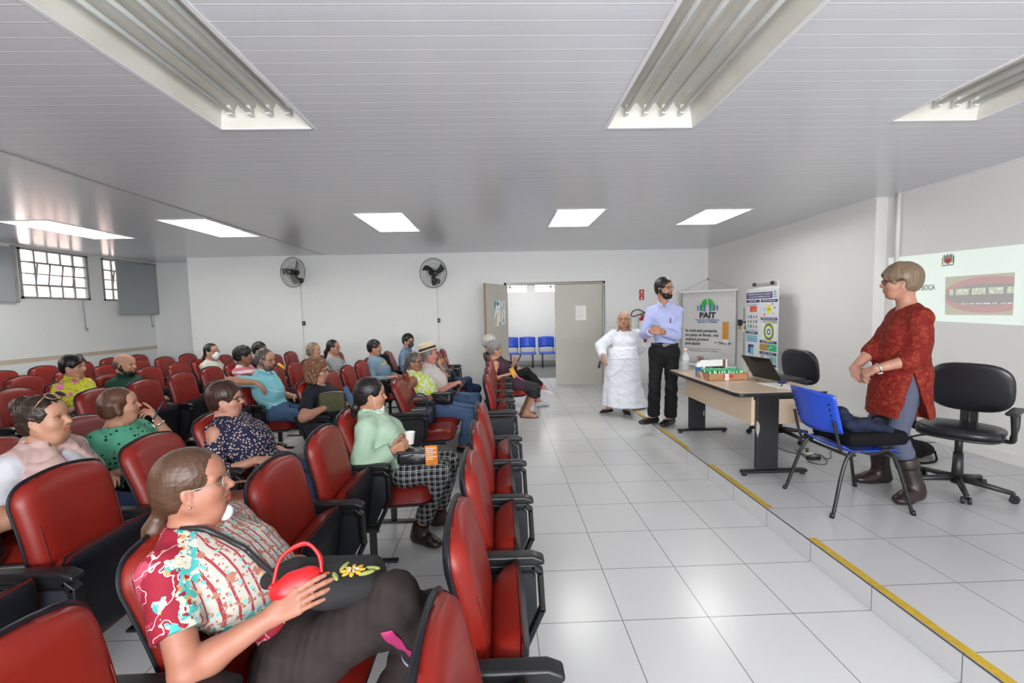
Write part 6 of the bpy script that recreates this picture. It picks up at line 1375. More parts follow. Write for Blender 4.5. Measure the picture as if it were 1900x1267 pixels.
# ---- flip chart stand with the poster
r_ = Vector((4.124, 6.35, 0)); l_ = Vector((4.158, 7.24, 0)); rz = math.atan2(r_.y - l_.y, r_.x - l_.x)
PH = 1.215; PWD = (r_ - l_).length
st = empty('flip_chart_stand', ((r_.x + l_.x) / 2 + .03, (r_.y + l_.y) / 2, 0 if False else HS), rz, 'white flip chart stand behind the health poster near the right wall', 'stand')
z0 = .665 - HS
sb = MB().bb((-.33, .02, .55), (.33, .035, 1.86)).build('stand_board', M_WHITE, st)
MB().bb((-.33, -.005, 1.80), (.33, .02, 1.845)).build('clamp_rail', mat('brushed_rail', (.55, .55, .55), .3, .7), st); 
for q in (-1, 1): MB().cyl((q * .25, -.03, 1.825), (q * .25, .03, 1.825), .028).build('clamp_knob', M_BLACK, st)
for q, (dx, dy) in ((0, (-.36, -.02)), (1, (.40, -.02)), (2, (0, .18))): MB().cyl((dx * .6, .03 if q < 2 else .04, 1.2), (dx, .02 + dy, 0.0), .012).build('leg', M_WHITE, st)
MB().bb((-.30, -.06, .50), (.30, .02, .53)).build('marker_tray', M_WHITE, st)
po = empty('health_poster', ((r_.x + l_.x) / 2, (r_.y + l_.y) / 2, .665), rz, 'tall white health campaign poster with navy headings on a stand', 'poster')
g = PWD / 2
MB().bb((-g, -.004, 0), (g, .004, PH)).build('poster_sheet', mat('poster_gloss', (.66, .68, .72), .3), po); MB().bb((-g - .01, -.008, PH - .01), (g + .01, .008, PH + .015)).build('top_batten', M_WHITE, po); MB().bb((-g - .01, -.008, -.012), (g + .01, .008, .012)).build('bottom_batten', M_WHITE, po)
NV = mat('poster_navy', (.035, .03, .13), .5); RD = mat('poster_red', (.60, .04, .03), .5, var=((.70, .15, .03), 20)); YL = mat('poster_yellow', (.72, .70, .04), .5); CY = mat('poster_cyan', (.22, .50, .62), .5); GN = mat('poster_leafgreen', (.02, .42, .17), .5); WT = mat('poster_white', (.75, .75, .75), .5)
def R_(n, x0, x1, z0, z1, m, y=-.0056): return MB().bb((x0 * PWD - g, y, z0 * PH), (x1 * PWD - g, -.004, z1 * PH)).build(n, m, po)
def PL(t, size, x, z, m, sx=1.): return lettering(t, size, (x * PWD - g, -.0062, z * PH), (PI / 2, 0, 0), m, po, sx=sx)
R_('title_band', .0, .83, .875, .955, NV); PL('CAMPANHA NACIONAL DE DIABETES', .040, .42, .930, WT); PL('COM AÇÃO PARA PREVENIR NO FUTURO', .034, .42, .897, WT)
MB().cyl((.90 * PWD - g, -.0055, .935 * PH), (.90 * PWD - g, -.004, .935 * PH), .032, n=20).build('logo_ring', NV, po); MB().cyl((.90 * PWD - g, -.0062, .935 * PH), (.90 * PWD - g, -.0055, .935 * PH), .020, n=20).build('logo_centre', WT, po); PL('campanha', .024, .91, .893, NV)
R_('heading_band', .0, .44, .825, .86, NV); PL('O QUE É DIABETES', .028, .22, .843, WT); R_('heading_band', .49, .98, .825, .86, NV); PL('SINTOMAS E COMPLICAÇÕES', .026, .735, .843, WT)
R_('red_picture', .13, .36, .70, .775, RD); R_('orange_picture', .25, .31, .715, .74, BO, -.0062)
for i in range(4):
    for j in range(3):
        x = .08 + i * .09; zz = .635 - j * .065; R_('food_icon', x - .018, x + .018, zz - .02, zz + .02, [GN, NV, MATS['poster_green'], RD][(i + 2 * j) % 4])
for x, zz, m_, r in ((.74, .735, YL, .065), (.83, .80, RD, .016), (.60, .735, CY, .018), (.60, .665, RD, .018), (.90, .755, BK, .014), (.86, .685, RD, .012), (.63, .79, YL, .014)):
    MB().cyl((x * PWD - g, -.0055, zz * PH), (x * PWD - g, -.004, zz * PH), r, n=20).build('round_picture', m_, po)
PL('CUIDADO', .022, .74, .735, BK); R_('heading_band', .49, .98, .598, .63, NV); PL('PIRÂMIDE DO BOM CONTROLE', .026, .735, .614, WT)
R_('target_frame', .52, .97, .355, .59, WT); R_('target_title', .55, .97, .558, .59, BB); PL('ALIMENTAÇÃO', .026, .76, .574, WT)
for r, m_, y in ((.152, YL, -.0066), (.128, BB, -.0070), (.095, YL, -.0074), (.068, WT, -.0078), (.050, BB, -.0082), (.022, WT, -.0086)):
    MB().cyl((.745 * PWD - g, y, .45 * PH), (.745 * PWD - g, y + .0006, .45 * PH), r, n=36).build('target_ring', m_, po)
R_('heading_band', .0, .40, .402, .435, NV); PL('COMO PREVENIR', .026, .20, .419, WT); R_('cyan_box', .02, .39, .295, .385, CY); lb = MB()
for q in range(5): lb.bb((.05 * PWD - g, -.0064, (.375 - q * .017) * PH), (.36 * PWD - g, -.0056, (.378 - q * .017) * PH))
for q in range(3): lb.bb((.02 * PWD - g, -.0064, (.80 - q * .012) * PH), ((.40 - q * .05) * PWD - g, -.0046, (.803 - q * .012) * PH)); lb.bb((.02 * PWD - g, -.0064, (.46 - q * .010) * PH), (.40 * PWD - g, -.0046, (.4625 - q * .010) * PH))
lb.build('text_lines', BGR, po)
R_('blue_box', .08, .17, .14, .225, BB); R_('cyan_box', .17, .27, .12, .225, CY); R_('heading_band', .08, .27, .225, .26, NV)
R_('heading_band', .47, .98, .30, .335, NV); PL('ALIMENTAÇÃO SAUDÁVEL', .026, .72, .318, WT); vg = G('vegetable_picture', .5); vg.col(vg.vor(34., out='Color')); 
vg2 = vg.mix(vg.gt(vg.noise(30.), .5), (.45, .08, .03), (.35, .38, .06)); vg.col(vg2); R_('vegetable_picture', .47, .72, .205, .29, vg.m); R_('sport_picture', .72, .98, .205, .29, GN); MB().tube([(.74 * PWD - g, -.006, .21 * PH), (.80 * PWD - g, -.006, .265 * PH), (.84 * PWD - g, -.006, .25 * PH)], .008, 6).build('sport_figure', WT, po)
R_('heading_band', .47, .98, .155, .19, NV); PL('NÃO FUME     SAÚDE BUCAL', .024, .72, .172, WT)
MB().lathe([(.048 + .007 * math.cos(t), .002 * math.sin(t)) for t in [2 * PI * i / 8 for i in range(9)]], n=28).build('no_smoking_ring', RD, po, loc=(.565 * PWD - g, -.006, .10 * PH), rot=(PI / 2, 0, 0)); MB().box((.565 * PWD - g, -.007, .10 * PH), (.088, .002, .009), (0, .75, 0)).build('no_smoking_bar', RD, po); MB().box((.565 * PWD - g, -.0062, .10 * PH), (.06, .001, .009)).build('cigarette_icon', BK, po)
R_('blue_picture', .70, .98, .055, .145, CY); MB().ell((.84 * PWD - g, -.006, .10 * PH), (.035, .002, .045)).build('animal_picture', mat('animal_tan', (.32, .20, .10), .7), po); R_('heading_band', .47, .98, .015, .045, NV)
# ---- doctor's scale between banner and poster
e = empty('medical_scale', (4.30, 7.60, HS), 0, 'white upright medical scale between the banner and the poster', 'scale')
MB().bb((-.18, -.22, 0), (.12, .22, .07)).build('scale_platform', M_WHITE, e, bevel=.01); MB().bb((.04, -.03, .07), (.10, .03, 1.08)).build('column', M_WHITE, e); MB().cyl((.02, -.0, .6), (.02, -.0, 1.45), .012).build('height_rod', M_CHROME, e)
MB().bb((.02, -.16, 1.06), (.06, .16, 1.12)).build('beam', mat('scale_cream', (.66, .62, .52), .4), e); MB().bb((.0, .09, 1.07), (.03, .13, 1.14)).bb((.0, -.08, 1.07), (.03, -.05, 1.13)).build('sliding_weight', mat('brass', (.45, .32, .12), .3, .8), e); MB().bb((.0, .10, 1.13), (.05, .17, 1.24)).bb((.0, -.02, 1.19), (.04, .17, 1.215)).build('measuring_head', M_BLACK, e)
# ---- fire extinguisher and sign
e = empty('fire_sign', (3.040, D - .002, 1.90), 0, 'small red fire extinguisher sign with white arrow on the back wall', 'sign'); MB().bb((-.052, -.003, -.115), (.052, 0, .115)).build('sign_plate', mat('sign_red', (.55, .02, .03), .5), e)
MB().bb((-.012, -.0045, .03), (.012, -.003, .095)).bb((-.008, -.0045, -.075), (.008, -.003, -.035)).prism([(-.028, -.07), (0, -.10), (.028, -.07)], (0, -.0038, 0), (1, 0, 0), (0, 0, 1), .0015).bb((-.03, -.0045, -.105), (.03, -.003, -.098)).build('sign_symbols', M_PAPER, e); lettering('EXTINTOR', .018, (0, -.0042, -.004), (PI / 2, 0, 0), M_PAPER, e)
e = empty('fire_extinguisher', (3.03, D - .11, .90), 0, 'red wall-mounted fire extinguisher with black hose behind the standing man', 'fire extinguisher')
MB().lathe([(0, 0), (.07, 0), (.082, .012), (.082, .44), (.066, .50), (.03, .53), (.026, .56), (0, .56)], n=28).build('cylinder', M_RED, e); MB().lathe([(.0828, .16), (.0832, .17), (.0832, .26), (.0828, .27)], n=28).build('yellow_label', mat('label_yellow', (.62, .50, .04), .5), e); MB().lathe([(.0828, .275), (.0834, .28), (.0834, .45), (.0822, .455)], n=28).build('white_label', M_PAPER, e)
MB().cyl((0, 0, .55), (0, 0, .60), .022).bb((-.02, -.03, .59), (.02, .06, .61)).build('valve', mat('valve_brass', (.40, .30, .14), .3, .8), e); MB().box((.05, .0, .635), (.16, .022, .012), (0, -.35, 0)).box((.05, .0, .60), (.14, .022, .010)).build('lever', M_BLACK, e)
MB().tube(bez([(-.01, 0, .585), (-.10, -.02, .58), (-.20, -.02, .545), (-.255, -.02, .57), (-.22, -.02, .65), (-.12, -.02, .69), (-.03, -.03, .66), (.04, -.03, .60), (.095, -.02, .50), (.10, -.02, .2)]), .011, 8).build('hose', M_BLACK, e); MB().bb((-.04, .08, .3), (.04, .11, .5)).build('wall_bracket', M_GREYM, e)
# ---- wall fans
def fan(loc, rot, label, solidb):
    e = empty('wall_fan', loc, 0, label, 'fan', 'black wall fans')
    hd = empty('fan_head', (0, 0, 0)); hd.parent = e; hd.rotation_euler = rot
    wire = mat('black_wire', (.03, .03, .03), .4); R = .30
    def ring(r, y, w=.0025, n=40): return [(r * math.cos(2 * PI * i / n), y, r * math.sin(2 * PI * i / n)) for i in range(n)]
    m = MB(); m.tube(ring(R, 0), .006, 6, closed=True)
    for r, y in ((.10, -.085), (.20, -.07), (.27, -.04)): m.tube(ring(r, y), .0018, 4, closed=True); m.tube(ring(r, -y * .9), .0018, 4, closed=True)
    for i in range(36):
        a = 2 * PI * i / 36
        for sg in (-1, 1): m.tube([(r * math.cos(a), sg * y, r * math.sin(a)) for r, y in ((.055, .088), (.15, .082), (.25, .055), (.30, 0))], .0014, 4)
    m.build('guard', wire, hd)
    b = MB()
    for i in range(3):
        a0 = 2 * PI * i / 3 + .55
        def bl(u, v, a0=a0): r = .05 + .20 * u; w = .045 + .05 * u; t = (v - .5); a = a0 + t * w / r * 1.3 + u * .45; return (r * math.cos(a), -.01 + .05 * t, r * math.sin(a))
        bo = MB().grid(bl, 10, 8); bo.build('blade', mat('fan_blade', (.19, .18, .165), .4) if not solidb else mat('fan_blade_dark', (.025, .028, .028), .4), hd, solid=.003)
    MB().cyl((0, -.10, 0), (0, -.02, 0), .055, .062, 24).build('hub_cap', M_BLACK, hd); MB().cyl((0, .02, 0), (0, .14, 0), .062, .05, 20).build('motor', M_BLACK, hd); 
    lettering('LOREN', .022, (0, -.1015, 0), (PI / 2, 0, 0), mat('fan_logo', (.5, .5, .5), .4), hd, 'hub_lettering')
    MB().tube(bez([(0, .12, -.02), (.0, .15, -.09), (.045, .19, -.15)]), .02, 8).cyl((.045, .17, -.15), (.045, D - loc[1] - .001, -.15), .05, .058, 20).build('wall_mount', M_BLACK, e)
    return e
fan((-4.155, D - .26, 2.49), (0, 0, math.radians(-18)), 'left black wall fan facing the room, high on the back wall', False)
fan((-1.325, D - .26, 2.42), (math.radians(8), math.radians(20), math.radians(38)), 'right black wall fan turned aside, high on the back wall', True)
M_CON = mat('white_conduit', (.62, .62, .60), .5)
for x, zt, lab in ((-4.125, 2.30, 'left'), (-1.30, 2.22, 'right')):
    o = MB().bb((x - .009, D - .014, .1), (x + .009, D, zt)).build('wall_conduit', M_CON, None); tag(o, 'thin white cable conduit below the %s wall fan' % lab, 'conduit', 'fan conduits')
    e = empty('fan_switch', (x + (.03 if lab == 'left' else .02), D - .002, 1.45), 0, 'small black fan speed switch under the %s wall fan' % lab, 'switch', 'fan switches'); MB().bb((-.03, -.035, -.045), (.03, 0, .045)).build('switch_box', M_BLACK, e, bevel=.006); MB().cyl((0, -.045, 0), (0, -.034, 0), .014).build('switch_knob', M_GREYM, e)
# ---- projected slide on the right wall
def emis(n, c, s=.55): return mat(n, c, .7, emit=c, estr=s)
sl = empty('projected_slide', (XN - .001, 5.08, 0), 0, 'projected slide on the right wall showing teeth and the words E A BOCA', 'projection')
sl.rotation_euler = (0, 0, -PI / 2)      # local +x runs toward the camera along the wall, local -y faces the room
def sx_(y): return 5.08 - y
def pq(n, pts, m, off): # pts in (y, z)
    q = [(sx_(y), -off, z) for y, z in pts]; o = MB().add(q, [(0, 1, 2, 3)]).build(n, m, sl, solid=.0006); return o
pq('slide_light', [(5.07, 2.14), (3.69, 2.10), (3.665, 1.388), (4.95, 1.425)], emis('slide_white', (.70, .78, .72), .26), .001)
g = G('mouth_picture', .6)
yy = g.math('MULTIPLY', g.math('SUBTRACT', g.x, sx_(4.00)), 2.5); zz = g.math('MULTIPLY', g.math('SUBTRACT', g.z, 1.672), 5.2)
r2 = g.math('ADD', g.math('MULTIPLY', g.math('MULTIPLY', yy, yy), .75), g.math('MULTIPLY', zz, zz)); lips = g.lt(r2, .80); inner = g.lt(g.math('ADD', g.math('MULTIPLY', g.math('MULTIPLY', yy, yy), .75), g.math('MULTIPLY', g.math('MULTIPLY', zz, zz), 2.6)), .72)
c = g.mix(lips, (.50, .47, .38), (.50, .33, .32)); c = g.mix(inner, c, (.34, .33, .32))
tw = g.math('ABSOLUTE', g.math('SINE', g.math('MULTIPLY', yy, 8.5))); up_ = g.math('MULTIPLY', g.gt(zz, .02), g.lt(zz, .34)); t1 = g.math('MULTIPLY', g.math('MULTIPLY', up_, g.gt(tw, .28)), g.lt(g.math('ABSOLUTE', yy), .86))
c = g.mix(t1, c, g.mix(g.gt(g.noise(45., detail=4), .55), (.52, .56, .42), (.68, .74, .68))); lo_ = g.math('MULTIPLY', g.math('MULTIPLY', g.lt(g.math('ABSOLUTE', g.math('ADD', zz, .44)), .035), g.gt(g.noise(60.), .5)), g.lt(g.math('ABSOLUTE', yy), .6)); c = g.mix(lo_, c, (.68, .74, .70))
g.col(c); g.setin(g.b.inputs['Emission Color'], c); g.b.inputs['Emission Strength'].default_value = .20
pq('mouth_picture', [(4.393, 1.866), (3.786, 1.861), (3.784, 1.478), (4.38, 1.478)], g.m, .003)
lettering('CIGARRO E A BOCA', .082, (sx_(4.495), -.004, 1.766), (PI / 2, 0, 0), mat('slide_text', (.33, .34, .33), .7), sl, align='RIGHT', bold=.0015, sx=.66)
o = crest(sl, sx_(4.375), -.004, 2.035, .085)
# ---- waiting bench in the corridor
for x0, n, lab in ((.30, 2, 'blue three-seat waiting bench in the corridor, left unit behind the open door'), (1.34, 3, 'blue waiting bench in the corridor, right unit partly behind the door leaf')):
    b = empty('waiting_bench', (x0, 12.45, 0), 0, lab, 'bench', 'blue waiting benches')
    MB().bb((-.22, -.02, .36), ((n - 1) * .50 + .22, .03, .40)).build('beam', M_BLACKM, b)
    for x in (-.13 if n == 3 else .0, (n - 1) * .50 + .13):
        MB().cyl((x, 0, 0), (x, 0, .37), .018).bb((x - .02, -.22, 0), (x + .02, .2, .025)).build('leg', M_BLACKM, b)
    for i in range(n):
        x = i * .50
        MB().grid(lambda u, v: (x + (u - .5) * .46, .20 + .05 * v - .05 * (1 - (2 * u - 1) ** 2) + 0, .545 + .30 * v + .02 * math.sin(PI * u)), 11, 7).build('backrest', M_BLUE, b, solid=.007)
        MB().grid(lambda u, v: (x + (u - .5) * .44, -.22 + .42 * v, .41 + .015 * (2 * u - 1) ** 2 - .02 * (1 - v) ** 4), 11, 7).build('seat', M_BLUE, b, solid=.008)
        for q in (-1, 1): MB().tube([(x + q * .20, .05, .39), (x + q * .20, .17, .43), (x + q * .205, .22, .60)], .009, 6).build('back_tube', M_BLACKM, b)
# ---- bags, hats and small things held by people
def soft_bag(name, loc, rz, dims, m, label, handles=1, cat='handbag', flap=True, hh=.12, seedn=1, hr=.008, h=.007):
    e = empty(name, loc, rz, label, cat); x, y, z = dims; F = SDF()
    F.box((0, 0, z * .5), (x / 2, y / 2, z / 2), rd=min(x, y, z) * .26); F.ell((0, 0, z * .38), (x * .52, y * .50, z * .38), None, .02)
    sdf_obj('bag_body', F, h, m, e, folds=[(.006, 24, seedn, (1, 1, 1)), (.003, 60, seedn + 3, (1, 1, 1))])
    if flap: F = SDF(); F.box((-x * .04, 0, z * .92), (x * .48, y * .53, z * .09), rd=.008); sdf_obj('bag_flap', F, h * .8, m, e, folds=[(.003, 30, 2, (1, 1, 1))]); MB().ell((x * .30, 0, z * 1.0), (.009, .009, .004)).build('clasp', M_CHROME, e)
    for q in range(handles):
        yy = (q - (handles - 1) / 2) * y * .6; MB().tube(bez([(-x * .30, yy, z * .9), (-x * .26, yy, z + hh * .7), (0, yy * 1.2, z + hh), (x * .26, yy, z + hh * .7), (x * .30, yy, z * .9)]), hr, 8).build('handle', m, e)
    return e
M_BLEATH = mat('black_soft_leather', (.012, .012, .014), .35, bump=(90., .15, .002)); M_NLEATH = mat('navy_soft_leather', (.012, .018, .045), .38, bump=(90., .15, .002)); M_BRL = mat('brown_soft_leather', (.16, .045, .022), .42, bump=(90., .15, .002))
# foreground bag: black embroidered fabric bag held on the lap, with its strap
e = empty('embroidered_bag', (-.535, 1.32, .735), .15, 'black fabric shoulder bag with yellow and orange flower embroidery on the lap', 'shoulder bag')
M_BFAB = mat('black_bag_cloth', (.010, .010, .011), .85, bump=(300., .2, .001))
F = SDF(); F.box((0, 0, .050), (.140, .085, .040), roty(.10), rd=.03); F.ell((.03, .0, .045), (.13, .10, .048), None, .03); F.cone((-.12, .02, .08), (-.20, .03, .055), .04, .025, k=.03); bd = sdf_obj('bag_body', F, .006, M_BFAB, e, folds=[(.006, 22, 5, (1, 1, 1)), (.003, 55, 8, (1, 1, 1))])
def petals(x, y, z, n, r, m, nm_):
    b = MB()
    for i in range(n): a = 2 * PI * i / n; b.ell((x + r * math.cos(a), y + r * .8 * math.sin(a), z), (r * .62, r * .30, .0045), 10, 6, rot=(0, 0, a))
    b.build(nm_, m, e)
MY = mat('yellow_thread', (.62, .36, .03), .8); MO = mat('orange_thread', (.62, .13, .02), .8); MG_ = mat('olive_thread', (.28, .30, .08), .8)
petals(.065, -.035, .094, 8, .024, MY, 'embroidered_rose'); petals(.065, -.035, .098, 5, .012, mat('cream_thread', (.6, .5, .3), .8), 'embroidered_centre'); petals(-.035, -.035, .094, 5, .022, MO, 'embroidered_flower')
b = MB()
for (x, y, a) in ((.12, -.045, .3), (.135, -.02, -.3), (.04, -.005, 1.2), (.02, -.05, 2.), (-.10, .01, .5)): b.ell((x * .9, y - .005, .097 - abs(x - .05) * .10), (.026, .008, .006), 10, 6, rot=(0, 0, a))
b.build('embroidered_leaves', MG_, e)
from mathutils.bvhtree import BVHTree
def on_surface(root, names, pts, off):
    out = []; trees = []
    for ch in root.children:
        if ch.name.split('.')[0] in names:
            me = ch.data; trees.append(BVHTree.FromPolygons([v.co for v in me.vertices], [p.vertices for p in me.polygons]))
    for p in pts:
        q = Vector(p) - root.location; best = None
        for t in trees:
            h = t.find_nearest(q)
            if h[0] is not None and (best is None or h[3] < best[3]): best = h
        out.append(best[0] + best[1] * off + root.location)
    return out
_K = FG[1]; _o = np.array(FG[0].location); _n = lambda *q: _o + _K['N'] + _K['Rt'] @ np.array(q)
st_ = on_surface(FG[0], ('shirt',), bez([_n(.17, -.075, -.20), _n(.14, -.07, -.13), _n(.11, -.062, -.07), _n(.05, -.062, -.02), _n(.0, -.066, .0), _n(-.05, -.05, -.01), _n(-.09, -.01, -.03)], 8), .008)
inv = Matrix.Rotation(-.15, 4, 'Z') @ Matrix.Translation((.535, -1.32, -.735)); st_ = bez([Vector((-.645, 1.27, .79))] + st_[::4], 5)
MB().tube([inv @ p for p in st_], .0085, 6).build('bag_strap', M_BLEATH, e)
M_REDF = mat('red_satin', (.60, .012, .015), .4)
e = empty('red_pouch', (-.625, 1.245, .775), .3, 'bright red drawstring pouch under the hand of the nearest woman', 'pouch'); F = SDF(); F.ell((0, 0, .035), (.062, .04, .038)); F.ell((.03, .01, .06), (.05, .035, .025), None, .02); sdf_obj('pouch_body', F, .005, M_REDF, e, folds=[(.004, 60, 5, (1, 1, .5))])
MB().tube(bez([(-.05, .0, .06), (-.03, .03, .12), (.03, .045, .145), (.07, .03, .11), (.08, .01, .06)]), .005, 8).tube(bez([(-.05, .0, .06), (-.035, .04, .11), (.03, .055, .135), (.075, .04, .10), (.08, .01, .06)]), .004, 8).build('drawstring', M_REDF, e); MB().ell((-.055, .0, .052), (.008, .008, .008)).ell((-.045, -.01, .05), (.008, .008, .008)).build('toggle', M_REDF, e)
# mint woman: cup, bag, leaflet
e = empty('paper_cup', (-.625, 2.925, .725), 0, 'small white plastic cup in the hands of the woman in mint', 'cup'); MB().lathe([(0, .001), (.022, .001), (.024, .004), (.034, .078), (.036, .080), (.0345, .082), (.031, .079), (.022, .006), (0, .005)], n=24).build('cup_body', M_PAPER, e)
soft_bag('black_purse', (-.60, 2.90, .600), .1, (.21, .10, .095), M_BLEATH, 'small black leather purse on the lap of the woman in mint', handles=0, hh=.1)
e = empty('orange_leaflet', (-.475, 2.84, .615), 0, 'orange printed leaflet standing out beside the black purse', 'leaflet'); e.rotation_euler = (.2, 0, .1); MB().bb((-.035, -.001, -.01), (.045, .001, .13)).build('leaflet_sheet', mat('leaflet_orange', (.80, .25, .03), .6), e); lb = MB()
for q in range(6): lb.bb((-.028, -.0022, .11 - q * .016), (.036 - (q % 2) * .02, -.001, .115 - q * .016))
lb.build('text_lines', M_PAPER, e)
soft_bag('navy_handbag', (-.86, 4.50, .455), .05, (.30, .20, .17), M_NLEATH, 'navy leather handbag with loop handles on a red seat', handles=2, flap=False, hh=.14, seedn=4)
soft_bag('black_purse', (-.66, 4.86, .585), -.2, (.22, .09, .13), M_BLEATH, 'black patterned purse held by the woman in the lime top', handles=0)
soft_bag('dark_shoulder_bag', (-.83, 6.50, .59), .1, (.24, .16, .17), M_BLEATH, 'dark shoulder bag on the lap of the woman with clasped hands', handles=0)
soft_bag('brown_handbag', (-1.52, 2.52, .455), .2, (.30, .17, .13), M_BRL, 'slouchy brown leather handbag on an empty red seat', handles=1, flap=False, hh=.07, seedn=9)
e = soft_bag('olive_pouch', (-1.66, 4.28, .665), .1, (.24, .07, .19), mat('olive_canvas', (.055, .055, .022), .8), 'olive green zip bag held against the chest of the curly-haired woman', handles=0, flap=False, seedn=7); MB().tube(bez([(-.10, 0, .18), (0, 0, .195), (.10, 0, .19)]), .004, 6).build('zip', M_CHROME, e)
F = SDF(); F.cone((-1.55, 4.36, .87), (-1.50, 4.33, .78), .028, .035); F.cone((-1.50, 4.33, .78), (-1.47, 4.32, .70), .035, .022, k=.02); o = sdf_obj('denim_scarf', F, .007, JEANS, None, folds=[(.005, 50, 2, (1, 1, .5))]); tag(o, 'twist of blue denim cloth hanging on the olive bag', 'cloth')
soft_bag('black_bag', (-4.42, 4.74, .60), 0, (.34, .22, .09), mat('black_speckled_cloth', (.012, .012, .018), .8, var=((.03, .03, .045), 90)), 'black fabric bag on the lap of the person in yellow', handles=0, flap=False)
e = empty('backpack', (-1.93, 7.19, .47), 0, 'black backpack standing on a seat in front of the back wall', 'backpack'); F = SDF(); F.box((0, 0, .24), (.11, .16, .24), roty(-.15), rd=.09); F.box((.08, 0, .15), (.05, .12, .13), roty(-.15), rd=.04, k=.03); sdf_obj('backpack_body', F, .01, MATS['black_nylon_bag'], e, folds=[(.006, 24, 5, (1, 1, 1))]); MB().tube(bez([(-.05, -.05, .47), (-.05, -.04, .53), (-.05, .04, .53), (-.05, .05, .47)]), .009, 6).build('grab_loop', MATS['black_nylon_bag'], e)
# straw hat
c = HAT[1]; H_ = HAT[2]; ht = empty('straw_hat', tuple(np.array(HAT[0].location) + hp(H_, -.012, 0, .062)), 0, 'cream straw hat with a black band on the leaning man', 'hat'); ht.rotation_euler = (math.radians(-4), math.radians(-16), .15)
STRAW = mat('straw', (.60, .50, .34), .7, bump=(160., .35, .002))
MB().lathe([(.150, -.006), (.155, .0), (.12, .004), (.102, .006), (.098, .02), (.092, .075), (.085, .095), (.06, .105), (.03, .092), (0, .085)], n=36, sx=1.12, sy=.95).build('hat_body', STRAW, ht, solid=.003)
MB().lathe([(.1035, .010), (.1025, .012), (.0985, .038), (.0990, .040)], n=36, sx=1.12, sy=.95).build('hat_band', mat('black_band', (.01, .01, .01), .6), ht, solid=.002)
e = empty('tablet_folder', (-.52, 5.33, .675), .2, 'thin dark brown folder held by the man in the straw hat', 'folder'); e.rotation_euler = (0, math.radians(-52), .2); MB().box((0, 0, 0), (.24, .17, .008)).build('folder_cover', mat('brown_folder', (.06, .03, .02), .4), e); MB().box((0, 0, .0045), (.20, .14, .001)).build('folder_screen', mat('dark_screen', (.01, .01, .01), .1), e)
# front row woman: phone, envelope, pink purse; sandals
e = empty('mobile_phone', (.30, 6.60, .905), 0, 'small mobile phone held up by the woman in the plum dress', 'phone'); e.rotation_euler = (0, .5, .3); MB().box((0, 0, 0), (.010, .065, .13)).build('phone_body', mat('phone_silver', (.35, .35, .36), .3), e, bevel=.003); MB().box((-.006, 0, 0), (.001, .058, .12)).build('phone_screen', M_BLACK, e)
e = empty('yellow_envelope', (.185, 6.42, .70), 0, 'yellow envelope held on the lap of the woman in the plum dress', 'envelope'); e.rotation_euler = (.2, -.5, .2); MB().box((0, 0, 0), (.07, .004, .17)).build('envelope_sheet', mat('envelope_yellow', (.75, .42, .06), .6), e); MB().add([(-.035, -.003, .085), (.035, -.003, .085), (0, -.003, .04)], [(0, 1, 2)]).build('envelope_flap', mat('envelope_fold', (.62, .34, .05), .6), e, solid=.001)
e = empty('pink_case', (.27, 6.40, .625), 0, 'small pink phone case on the lap beside the yellow envelope', 'case'); e.rotation_euler = (0, .5, .1); MB().box((0, 0, 0), (.14, .06, .014)).build('case_body', mat('pink_plastic', (.55, .05, .22), .4), e, bevel=.004)
for nm_, q in (('R', 'right'), ('L', 'left')):
    A = PUR[1]['A' + nm_] + np.array(PUR[0].location); sg = -1 if nm_ == 'R' else 1
    e = empty('flip_flop', (A[0] + .055, A[1] + sg * .01, .0), sg * .18, 'dark flip-flop on the %s foot of the woman in the plum dress' % q, 'sandal', 'flip-flops of the front-row woman'); m = MB(); m.prism([(.14 * math.cos(t), .045 * math.sin(t) * (1 + .15 * math.cos(t))) for t in [2 * PI * i / 24 for i in range(24)]], (0, 0, .007), (1, 0, 0), (0, 1, 0), .014); m.build('sole', mat('purple_rubber', (.05, .03, .09), .6), e)
    MB().tube(bez([(-.02, -.045, .015), (.02, -.03, .048), (.075, 0, .03), (.02, .03, .048), (-.02, .045, .015)]), .005, 6).build('strap', mat('gold_strap', (.3, .22, .1), .4), e)
# pink socks for the white sneakers handled by small sleeves
# gown woman's remote, waist tie
e = empty('remote_control', (1.455, 6.34, .80), 0, 'small black presenter remote in the hand of the woman in the gown', 'remote'); e.rotation_euler = (.2, .15, 0); MB().box((0, 0, 0), (.03, .022, .11)).build('remote_body', M_BLACK, e, bevel=.006); MB().cyl((0, -.013, .02), (0, -.010, .02), .008).build('remote_button', M_GREYM, e)
def xf(P_): return P_[0]
TIE = mat('gown_tie', (.76, .77, .80), .7)
m = MB(); pts = [(.185 * math.cos(t) + .01, .228 * math.sin(t), .885 + .01 * math.sin(3 * t)) for t in [2 * PI * i / 40 for i in range(40)]]; m.tube(pts, .011, 6, closed=True)
m.tube(bez([(.195, .04, .885), (.235, .035, .82), (.225, .03, .62), (.215, .05, .50), (.21, .02, .38)]), .009, 6); m.tube(bez([(.195, .04, .885), (.225, .10, .80), (.225, -.06, .70), (.235, -.16, .62), (.225, -.02, .48)]), .009, 6); m.ell((.20, .04, .885), (.022, .028, .018)); m.build('waist_tie', TIE, GOWN[0])
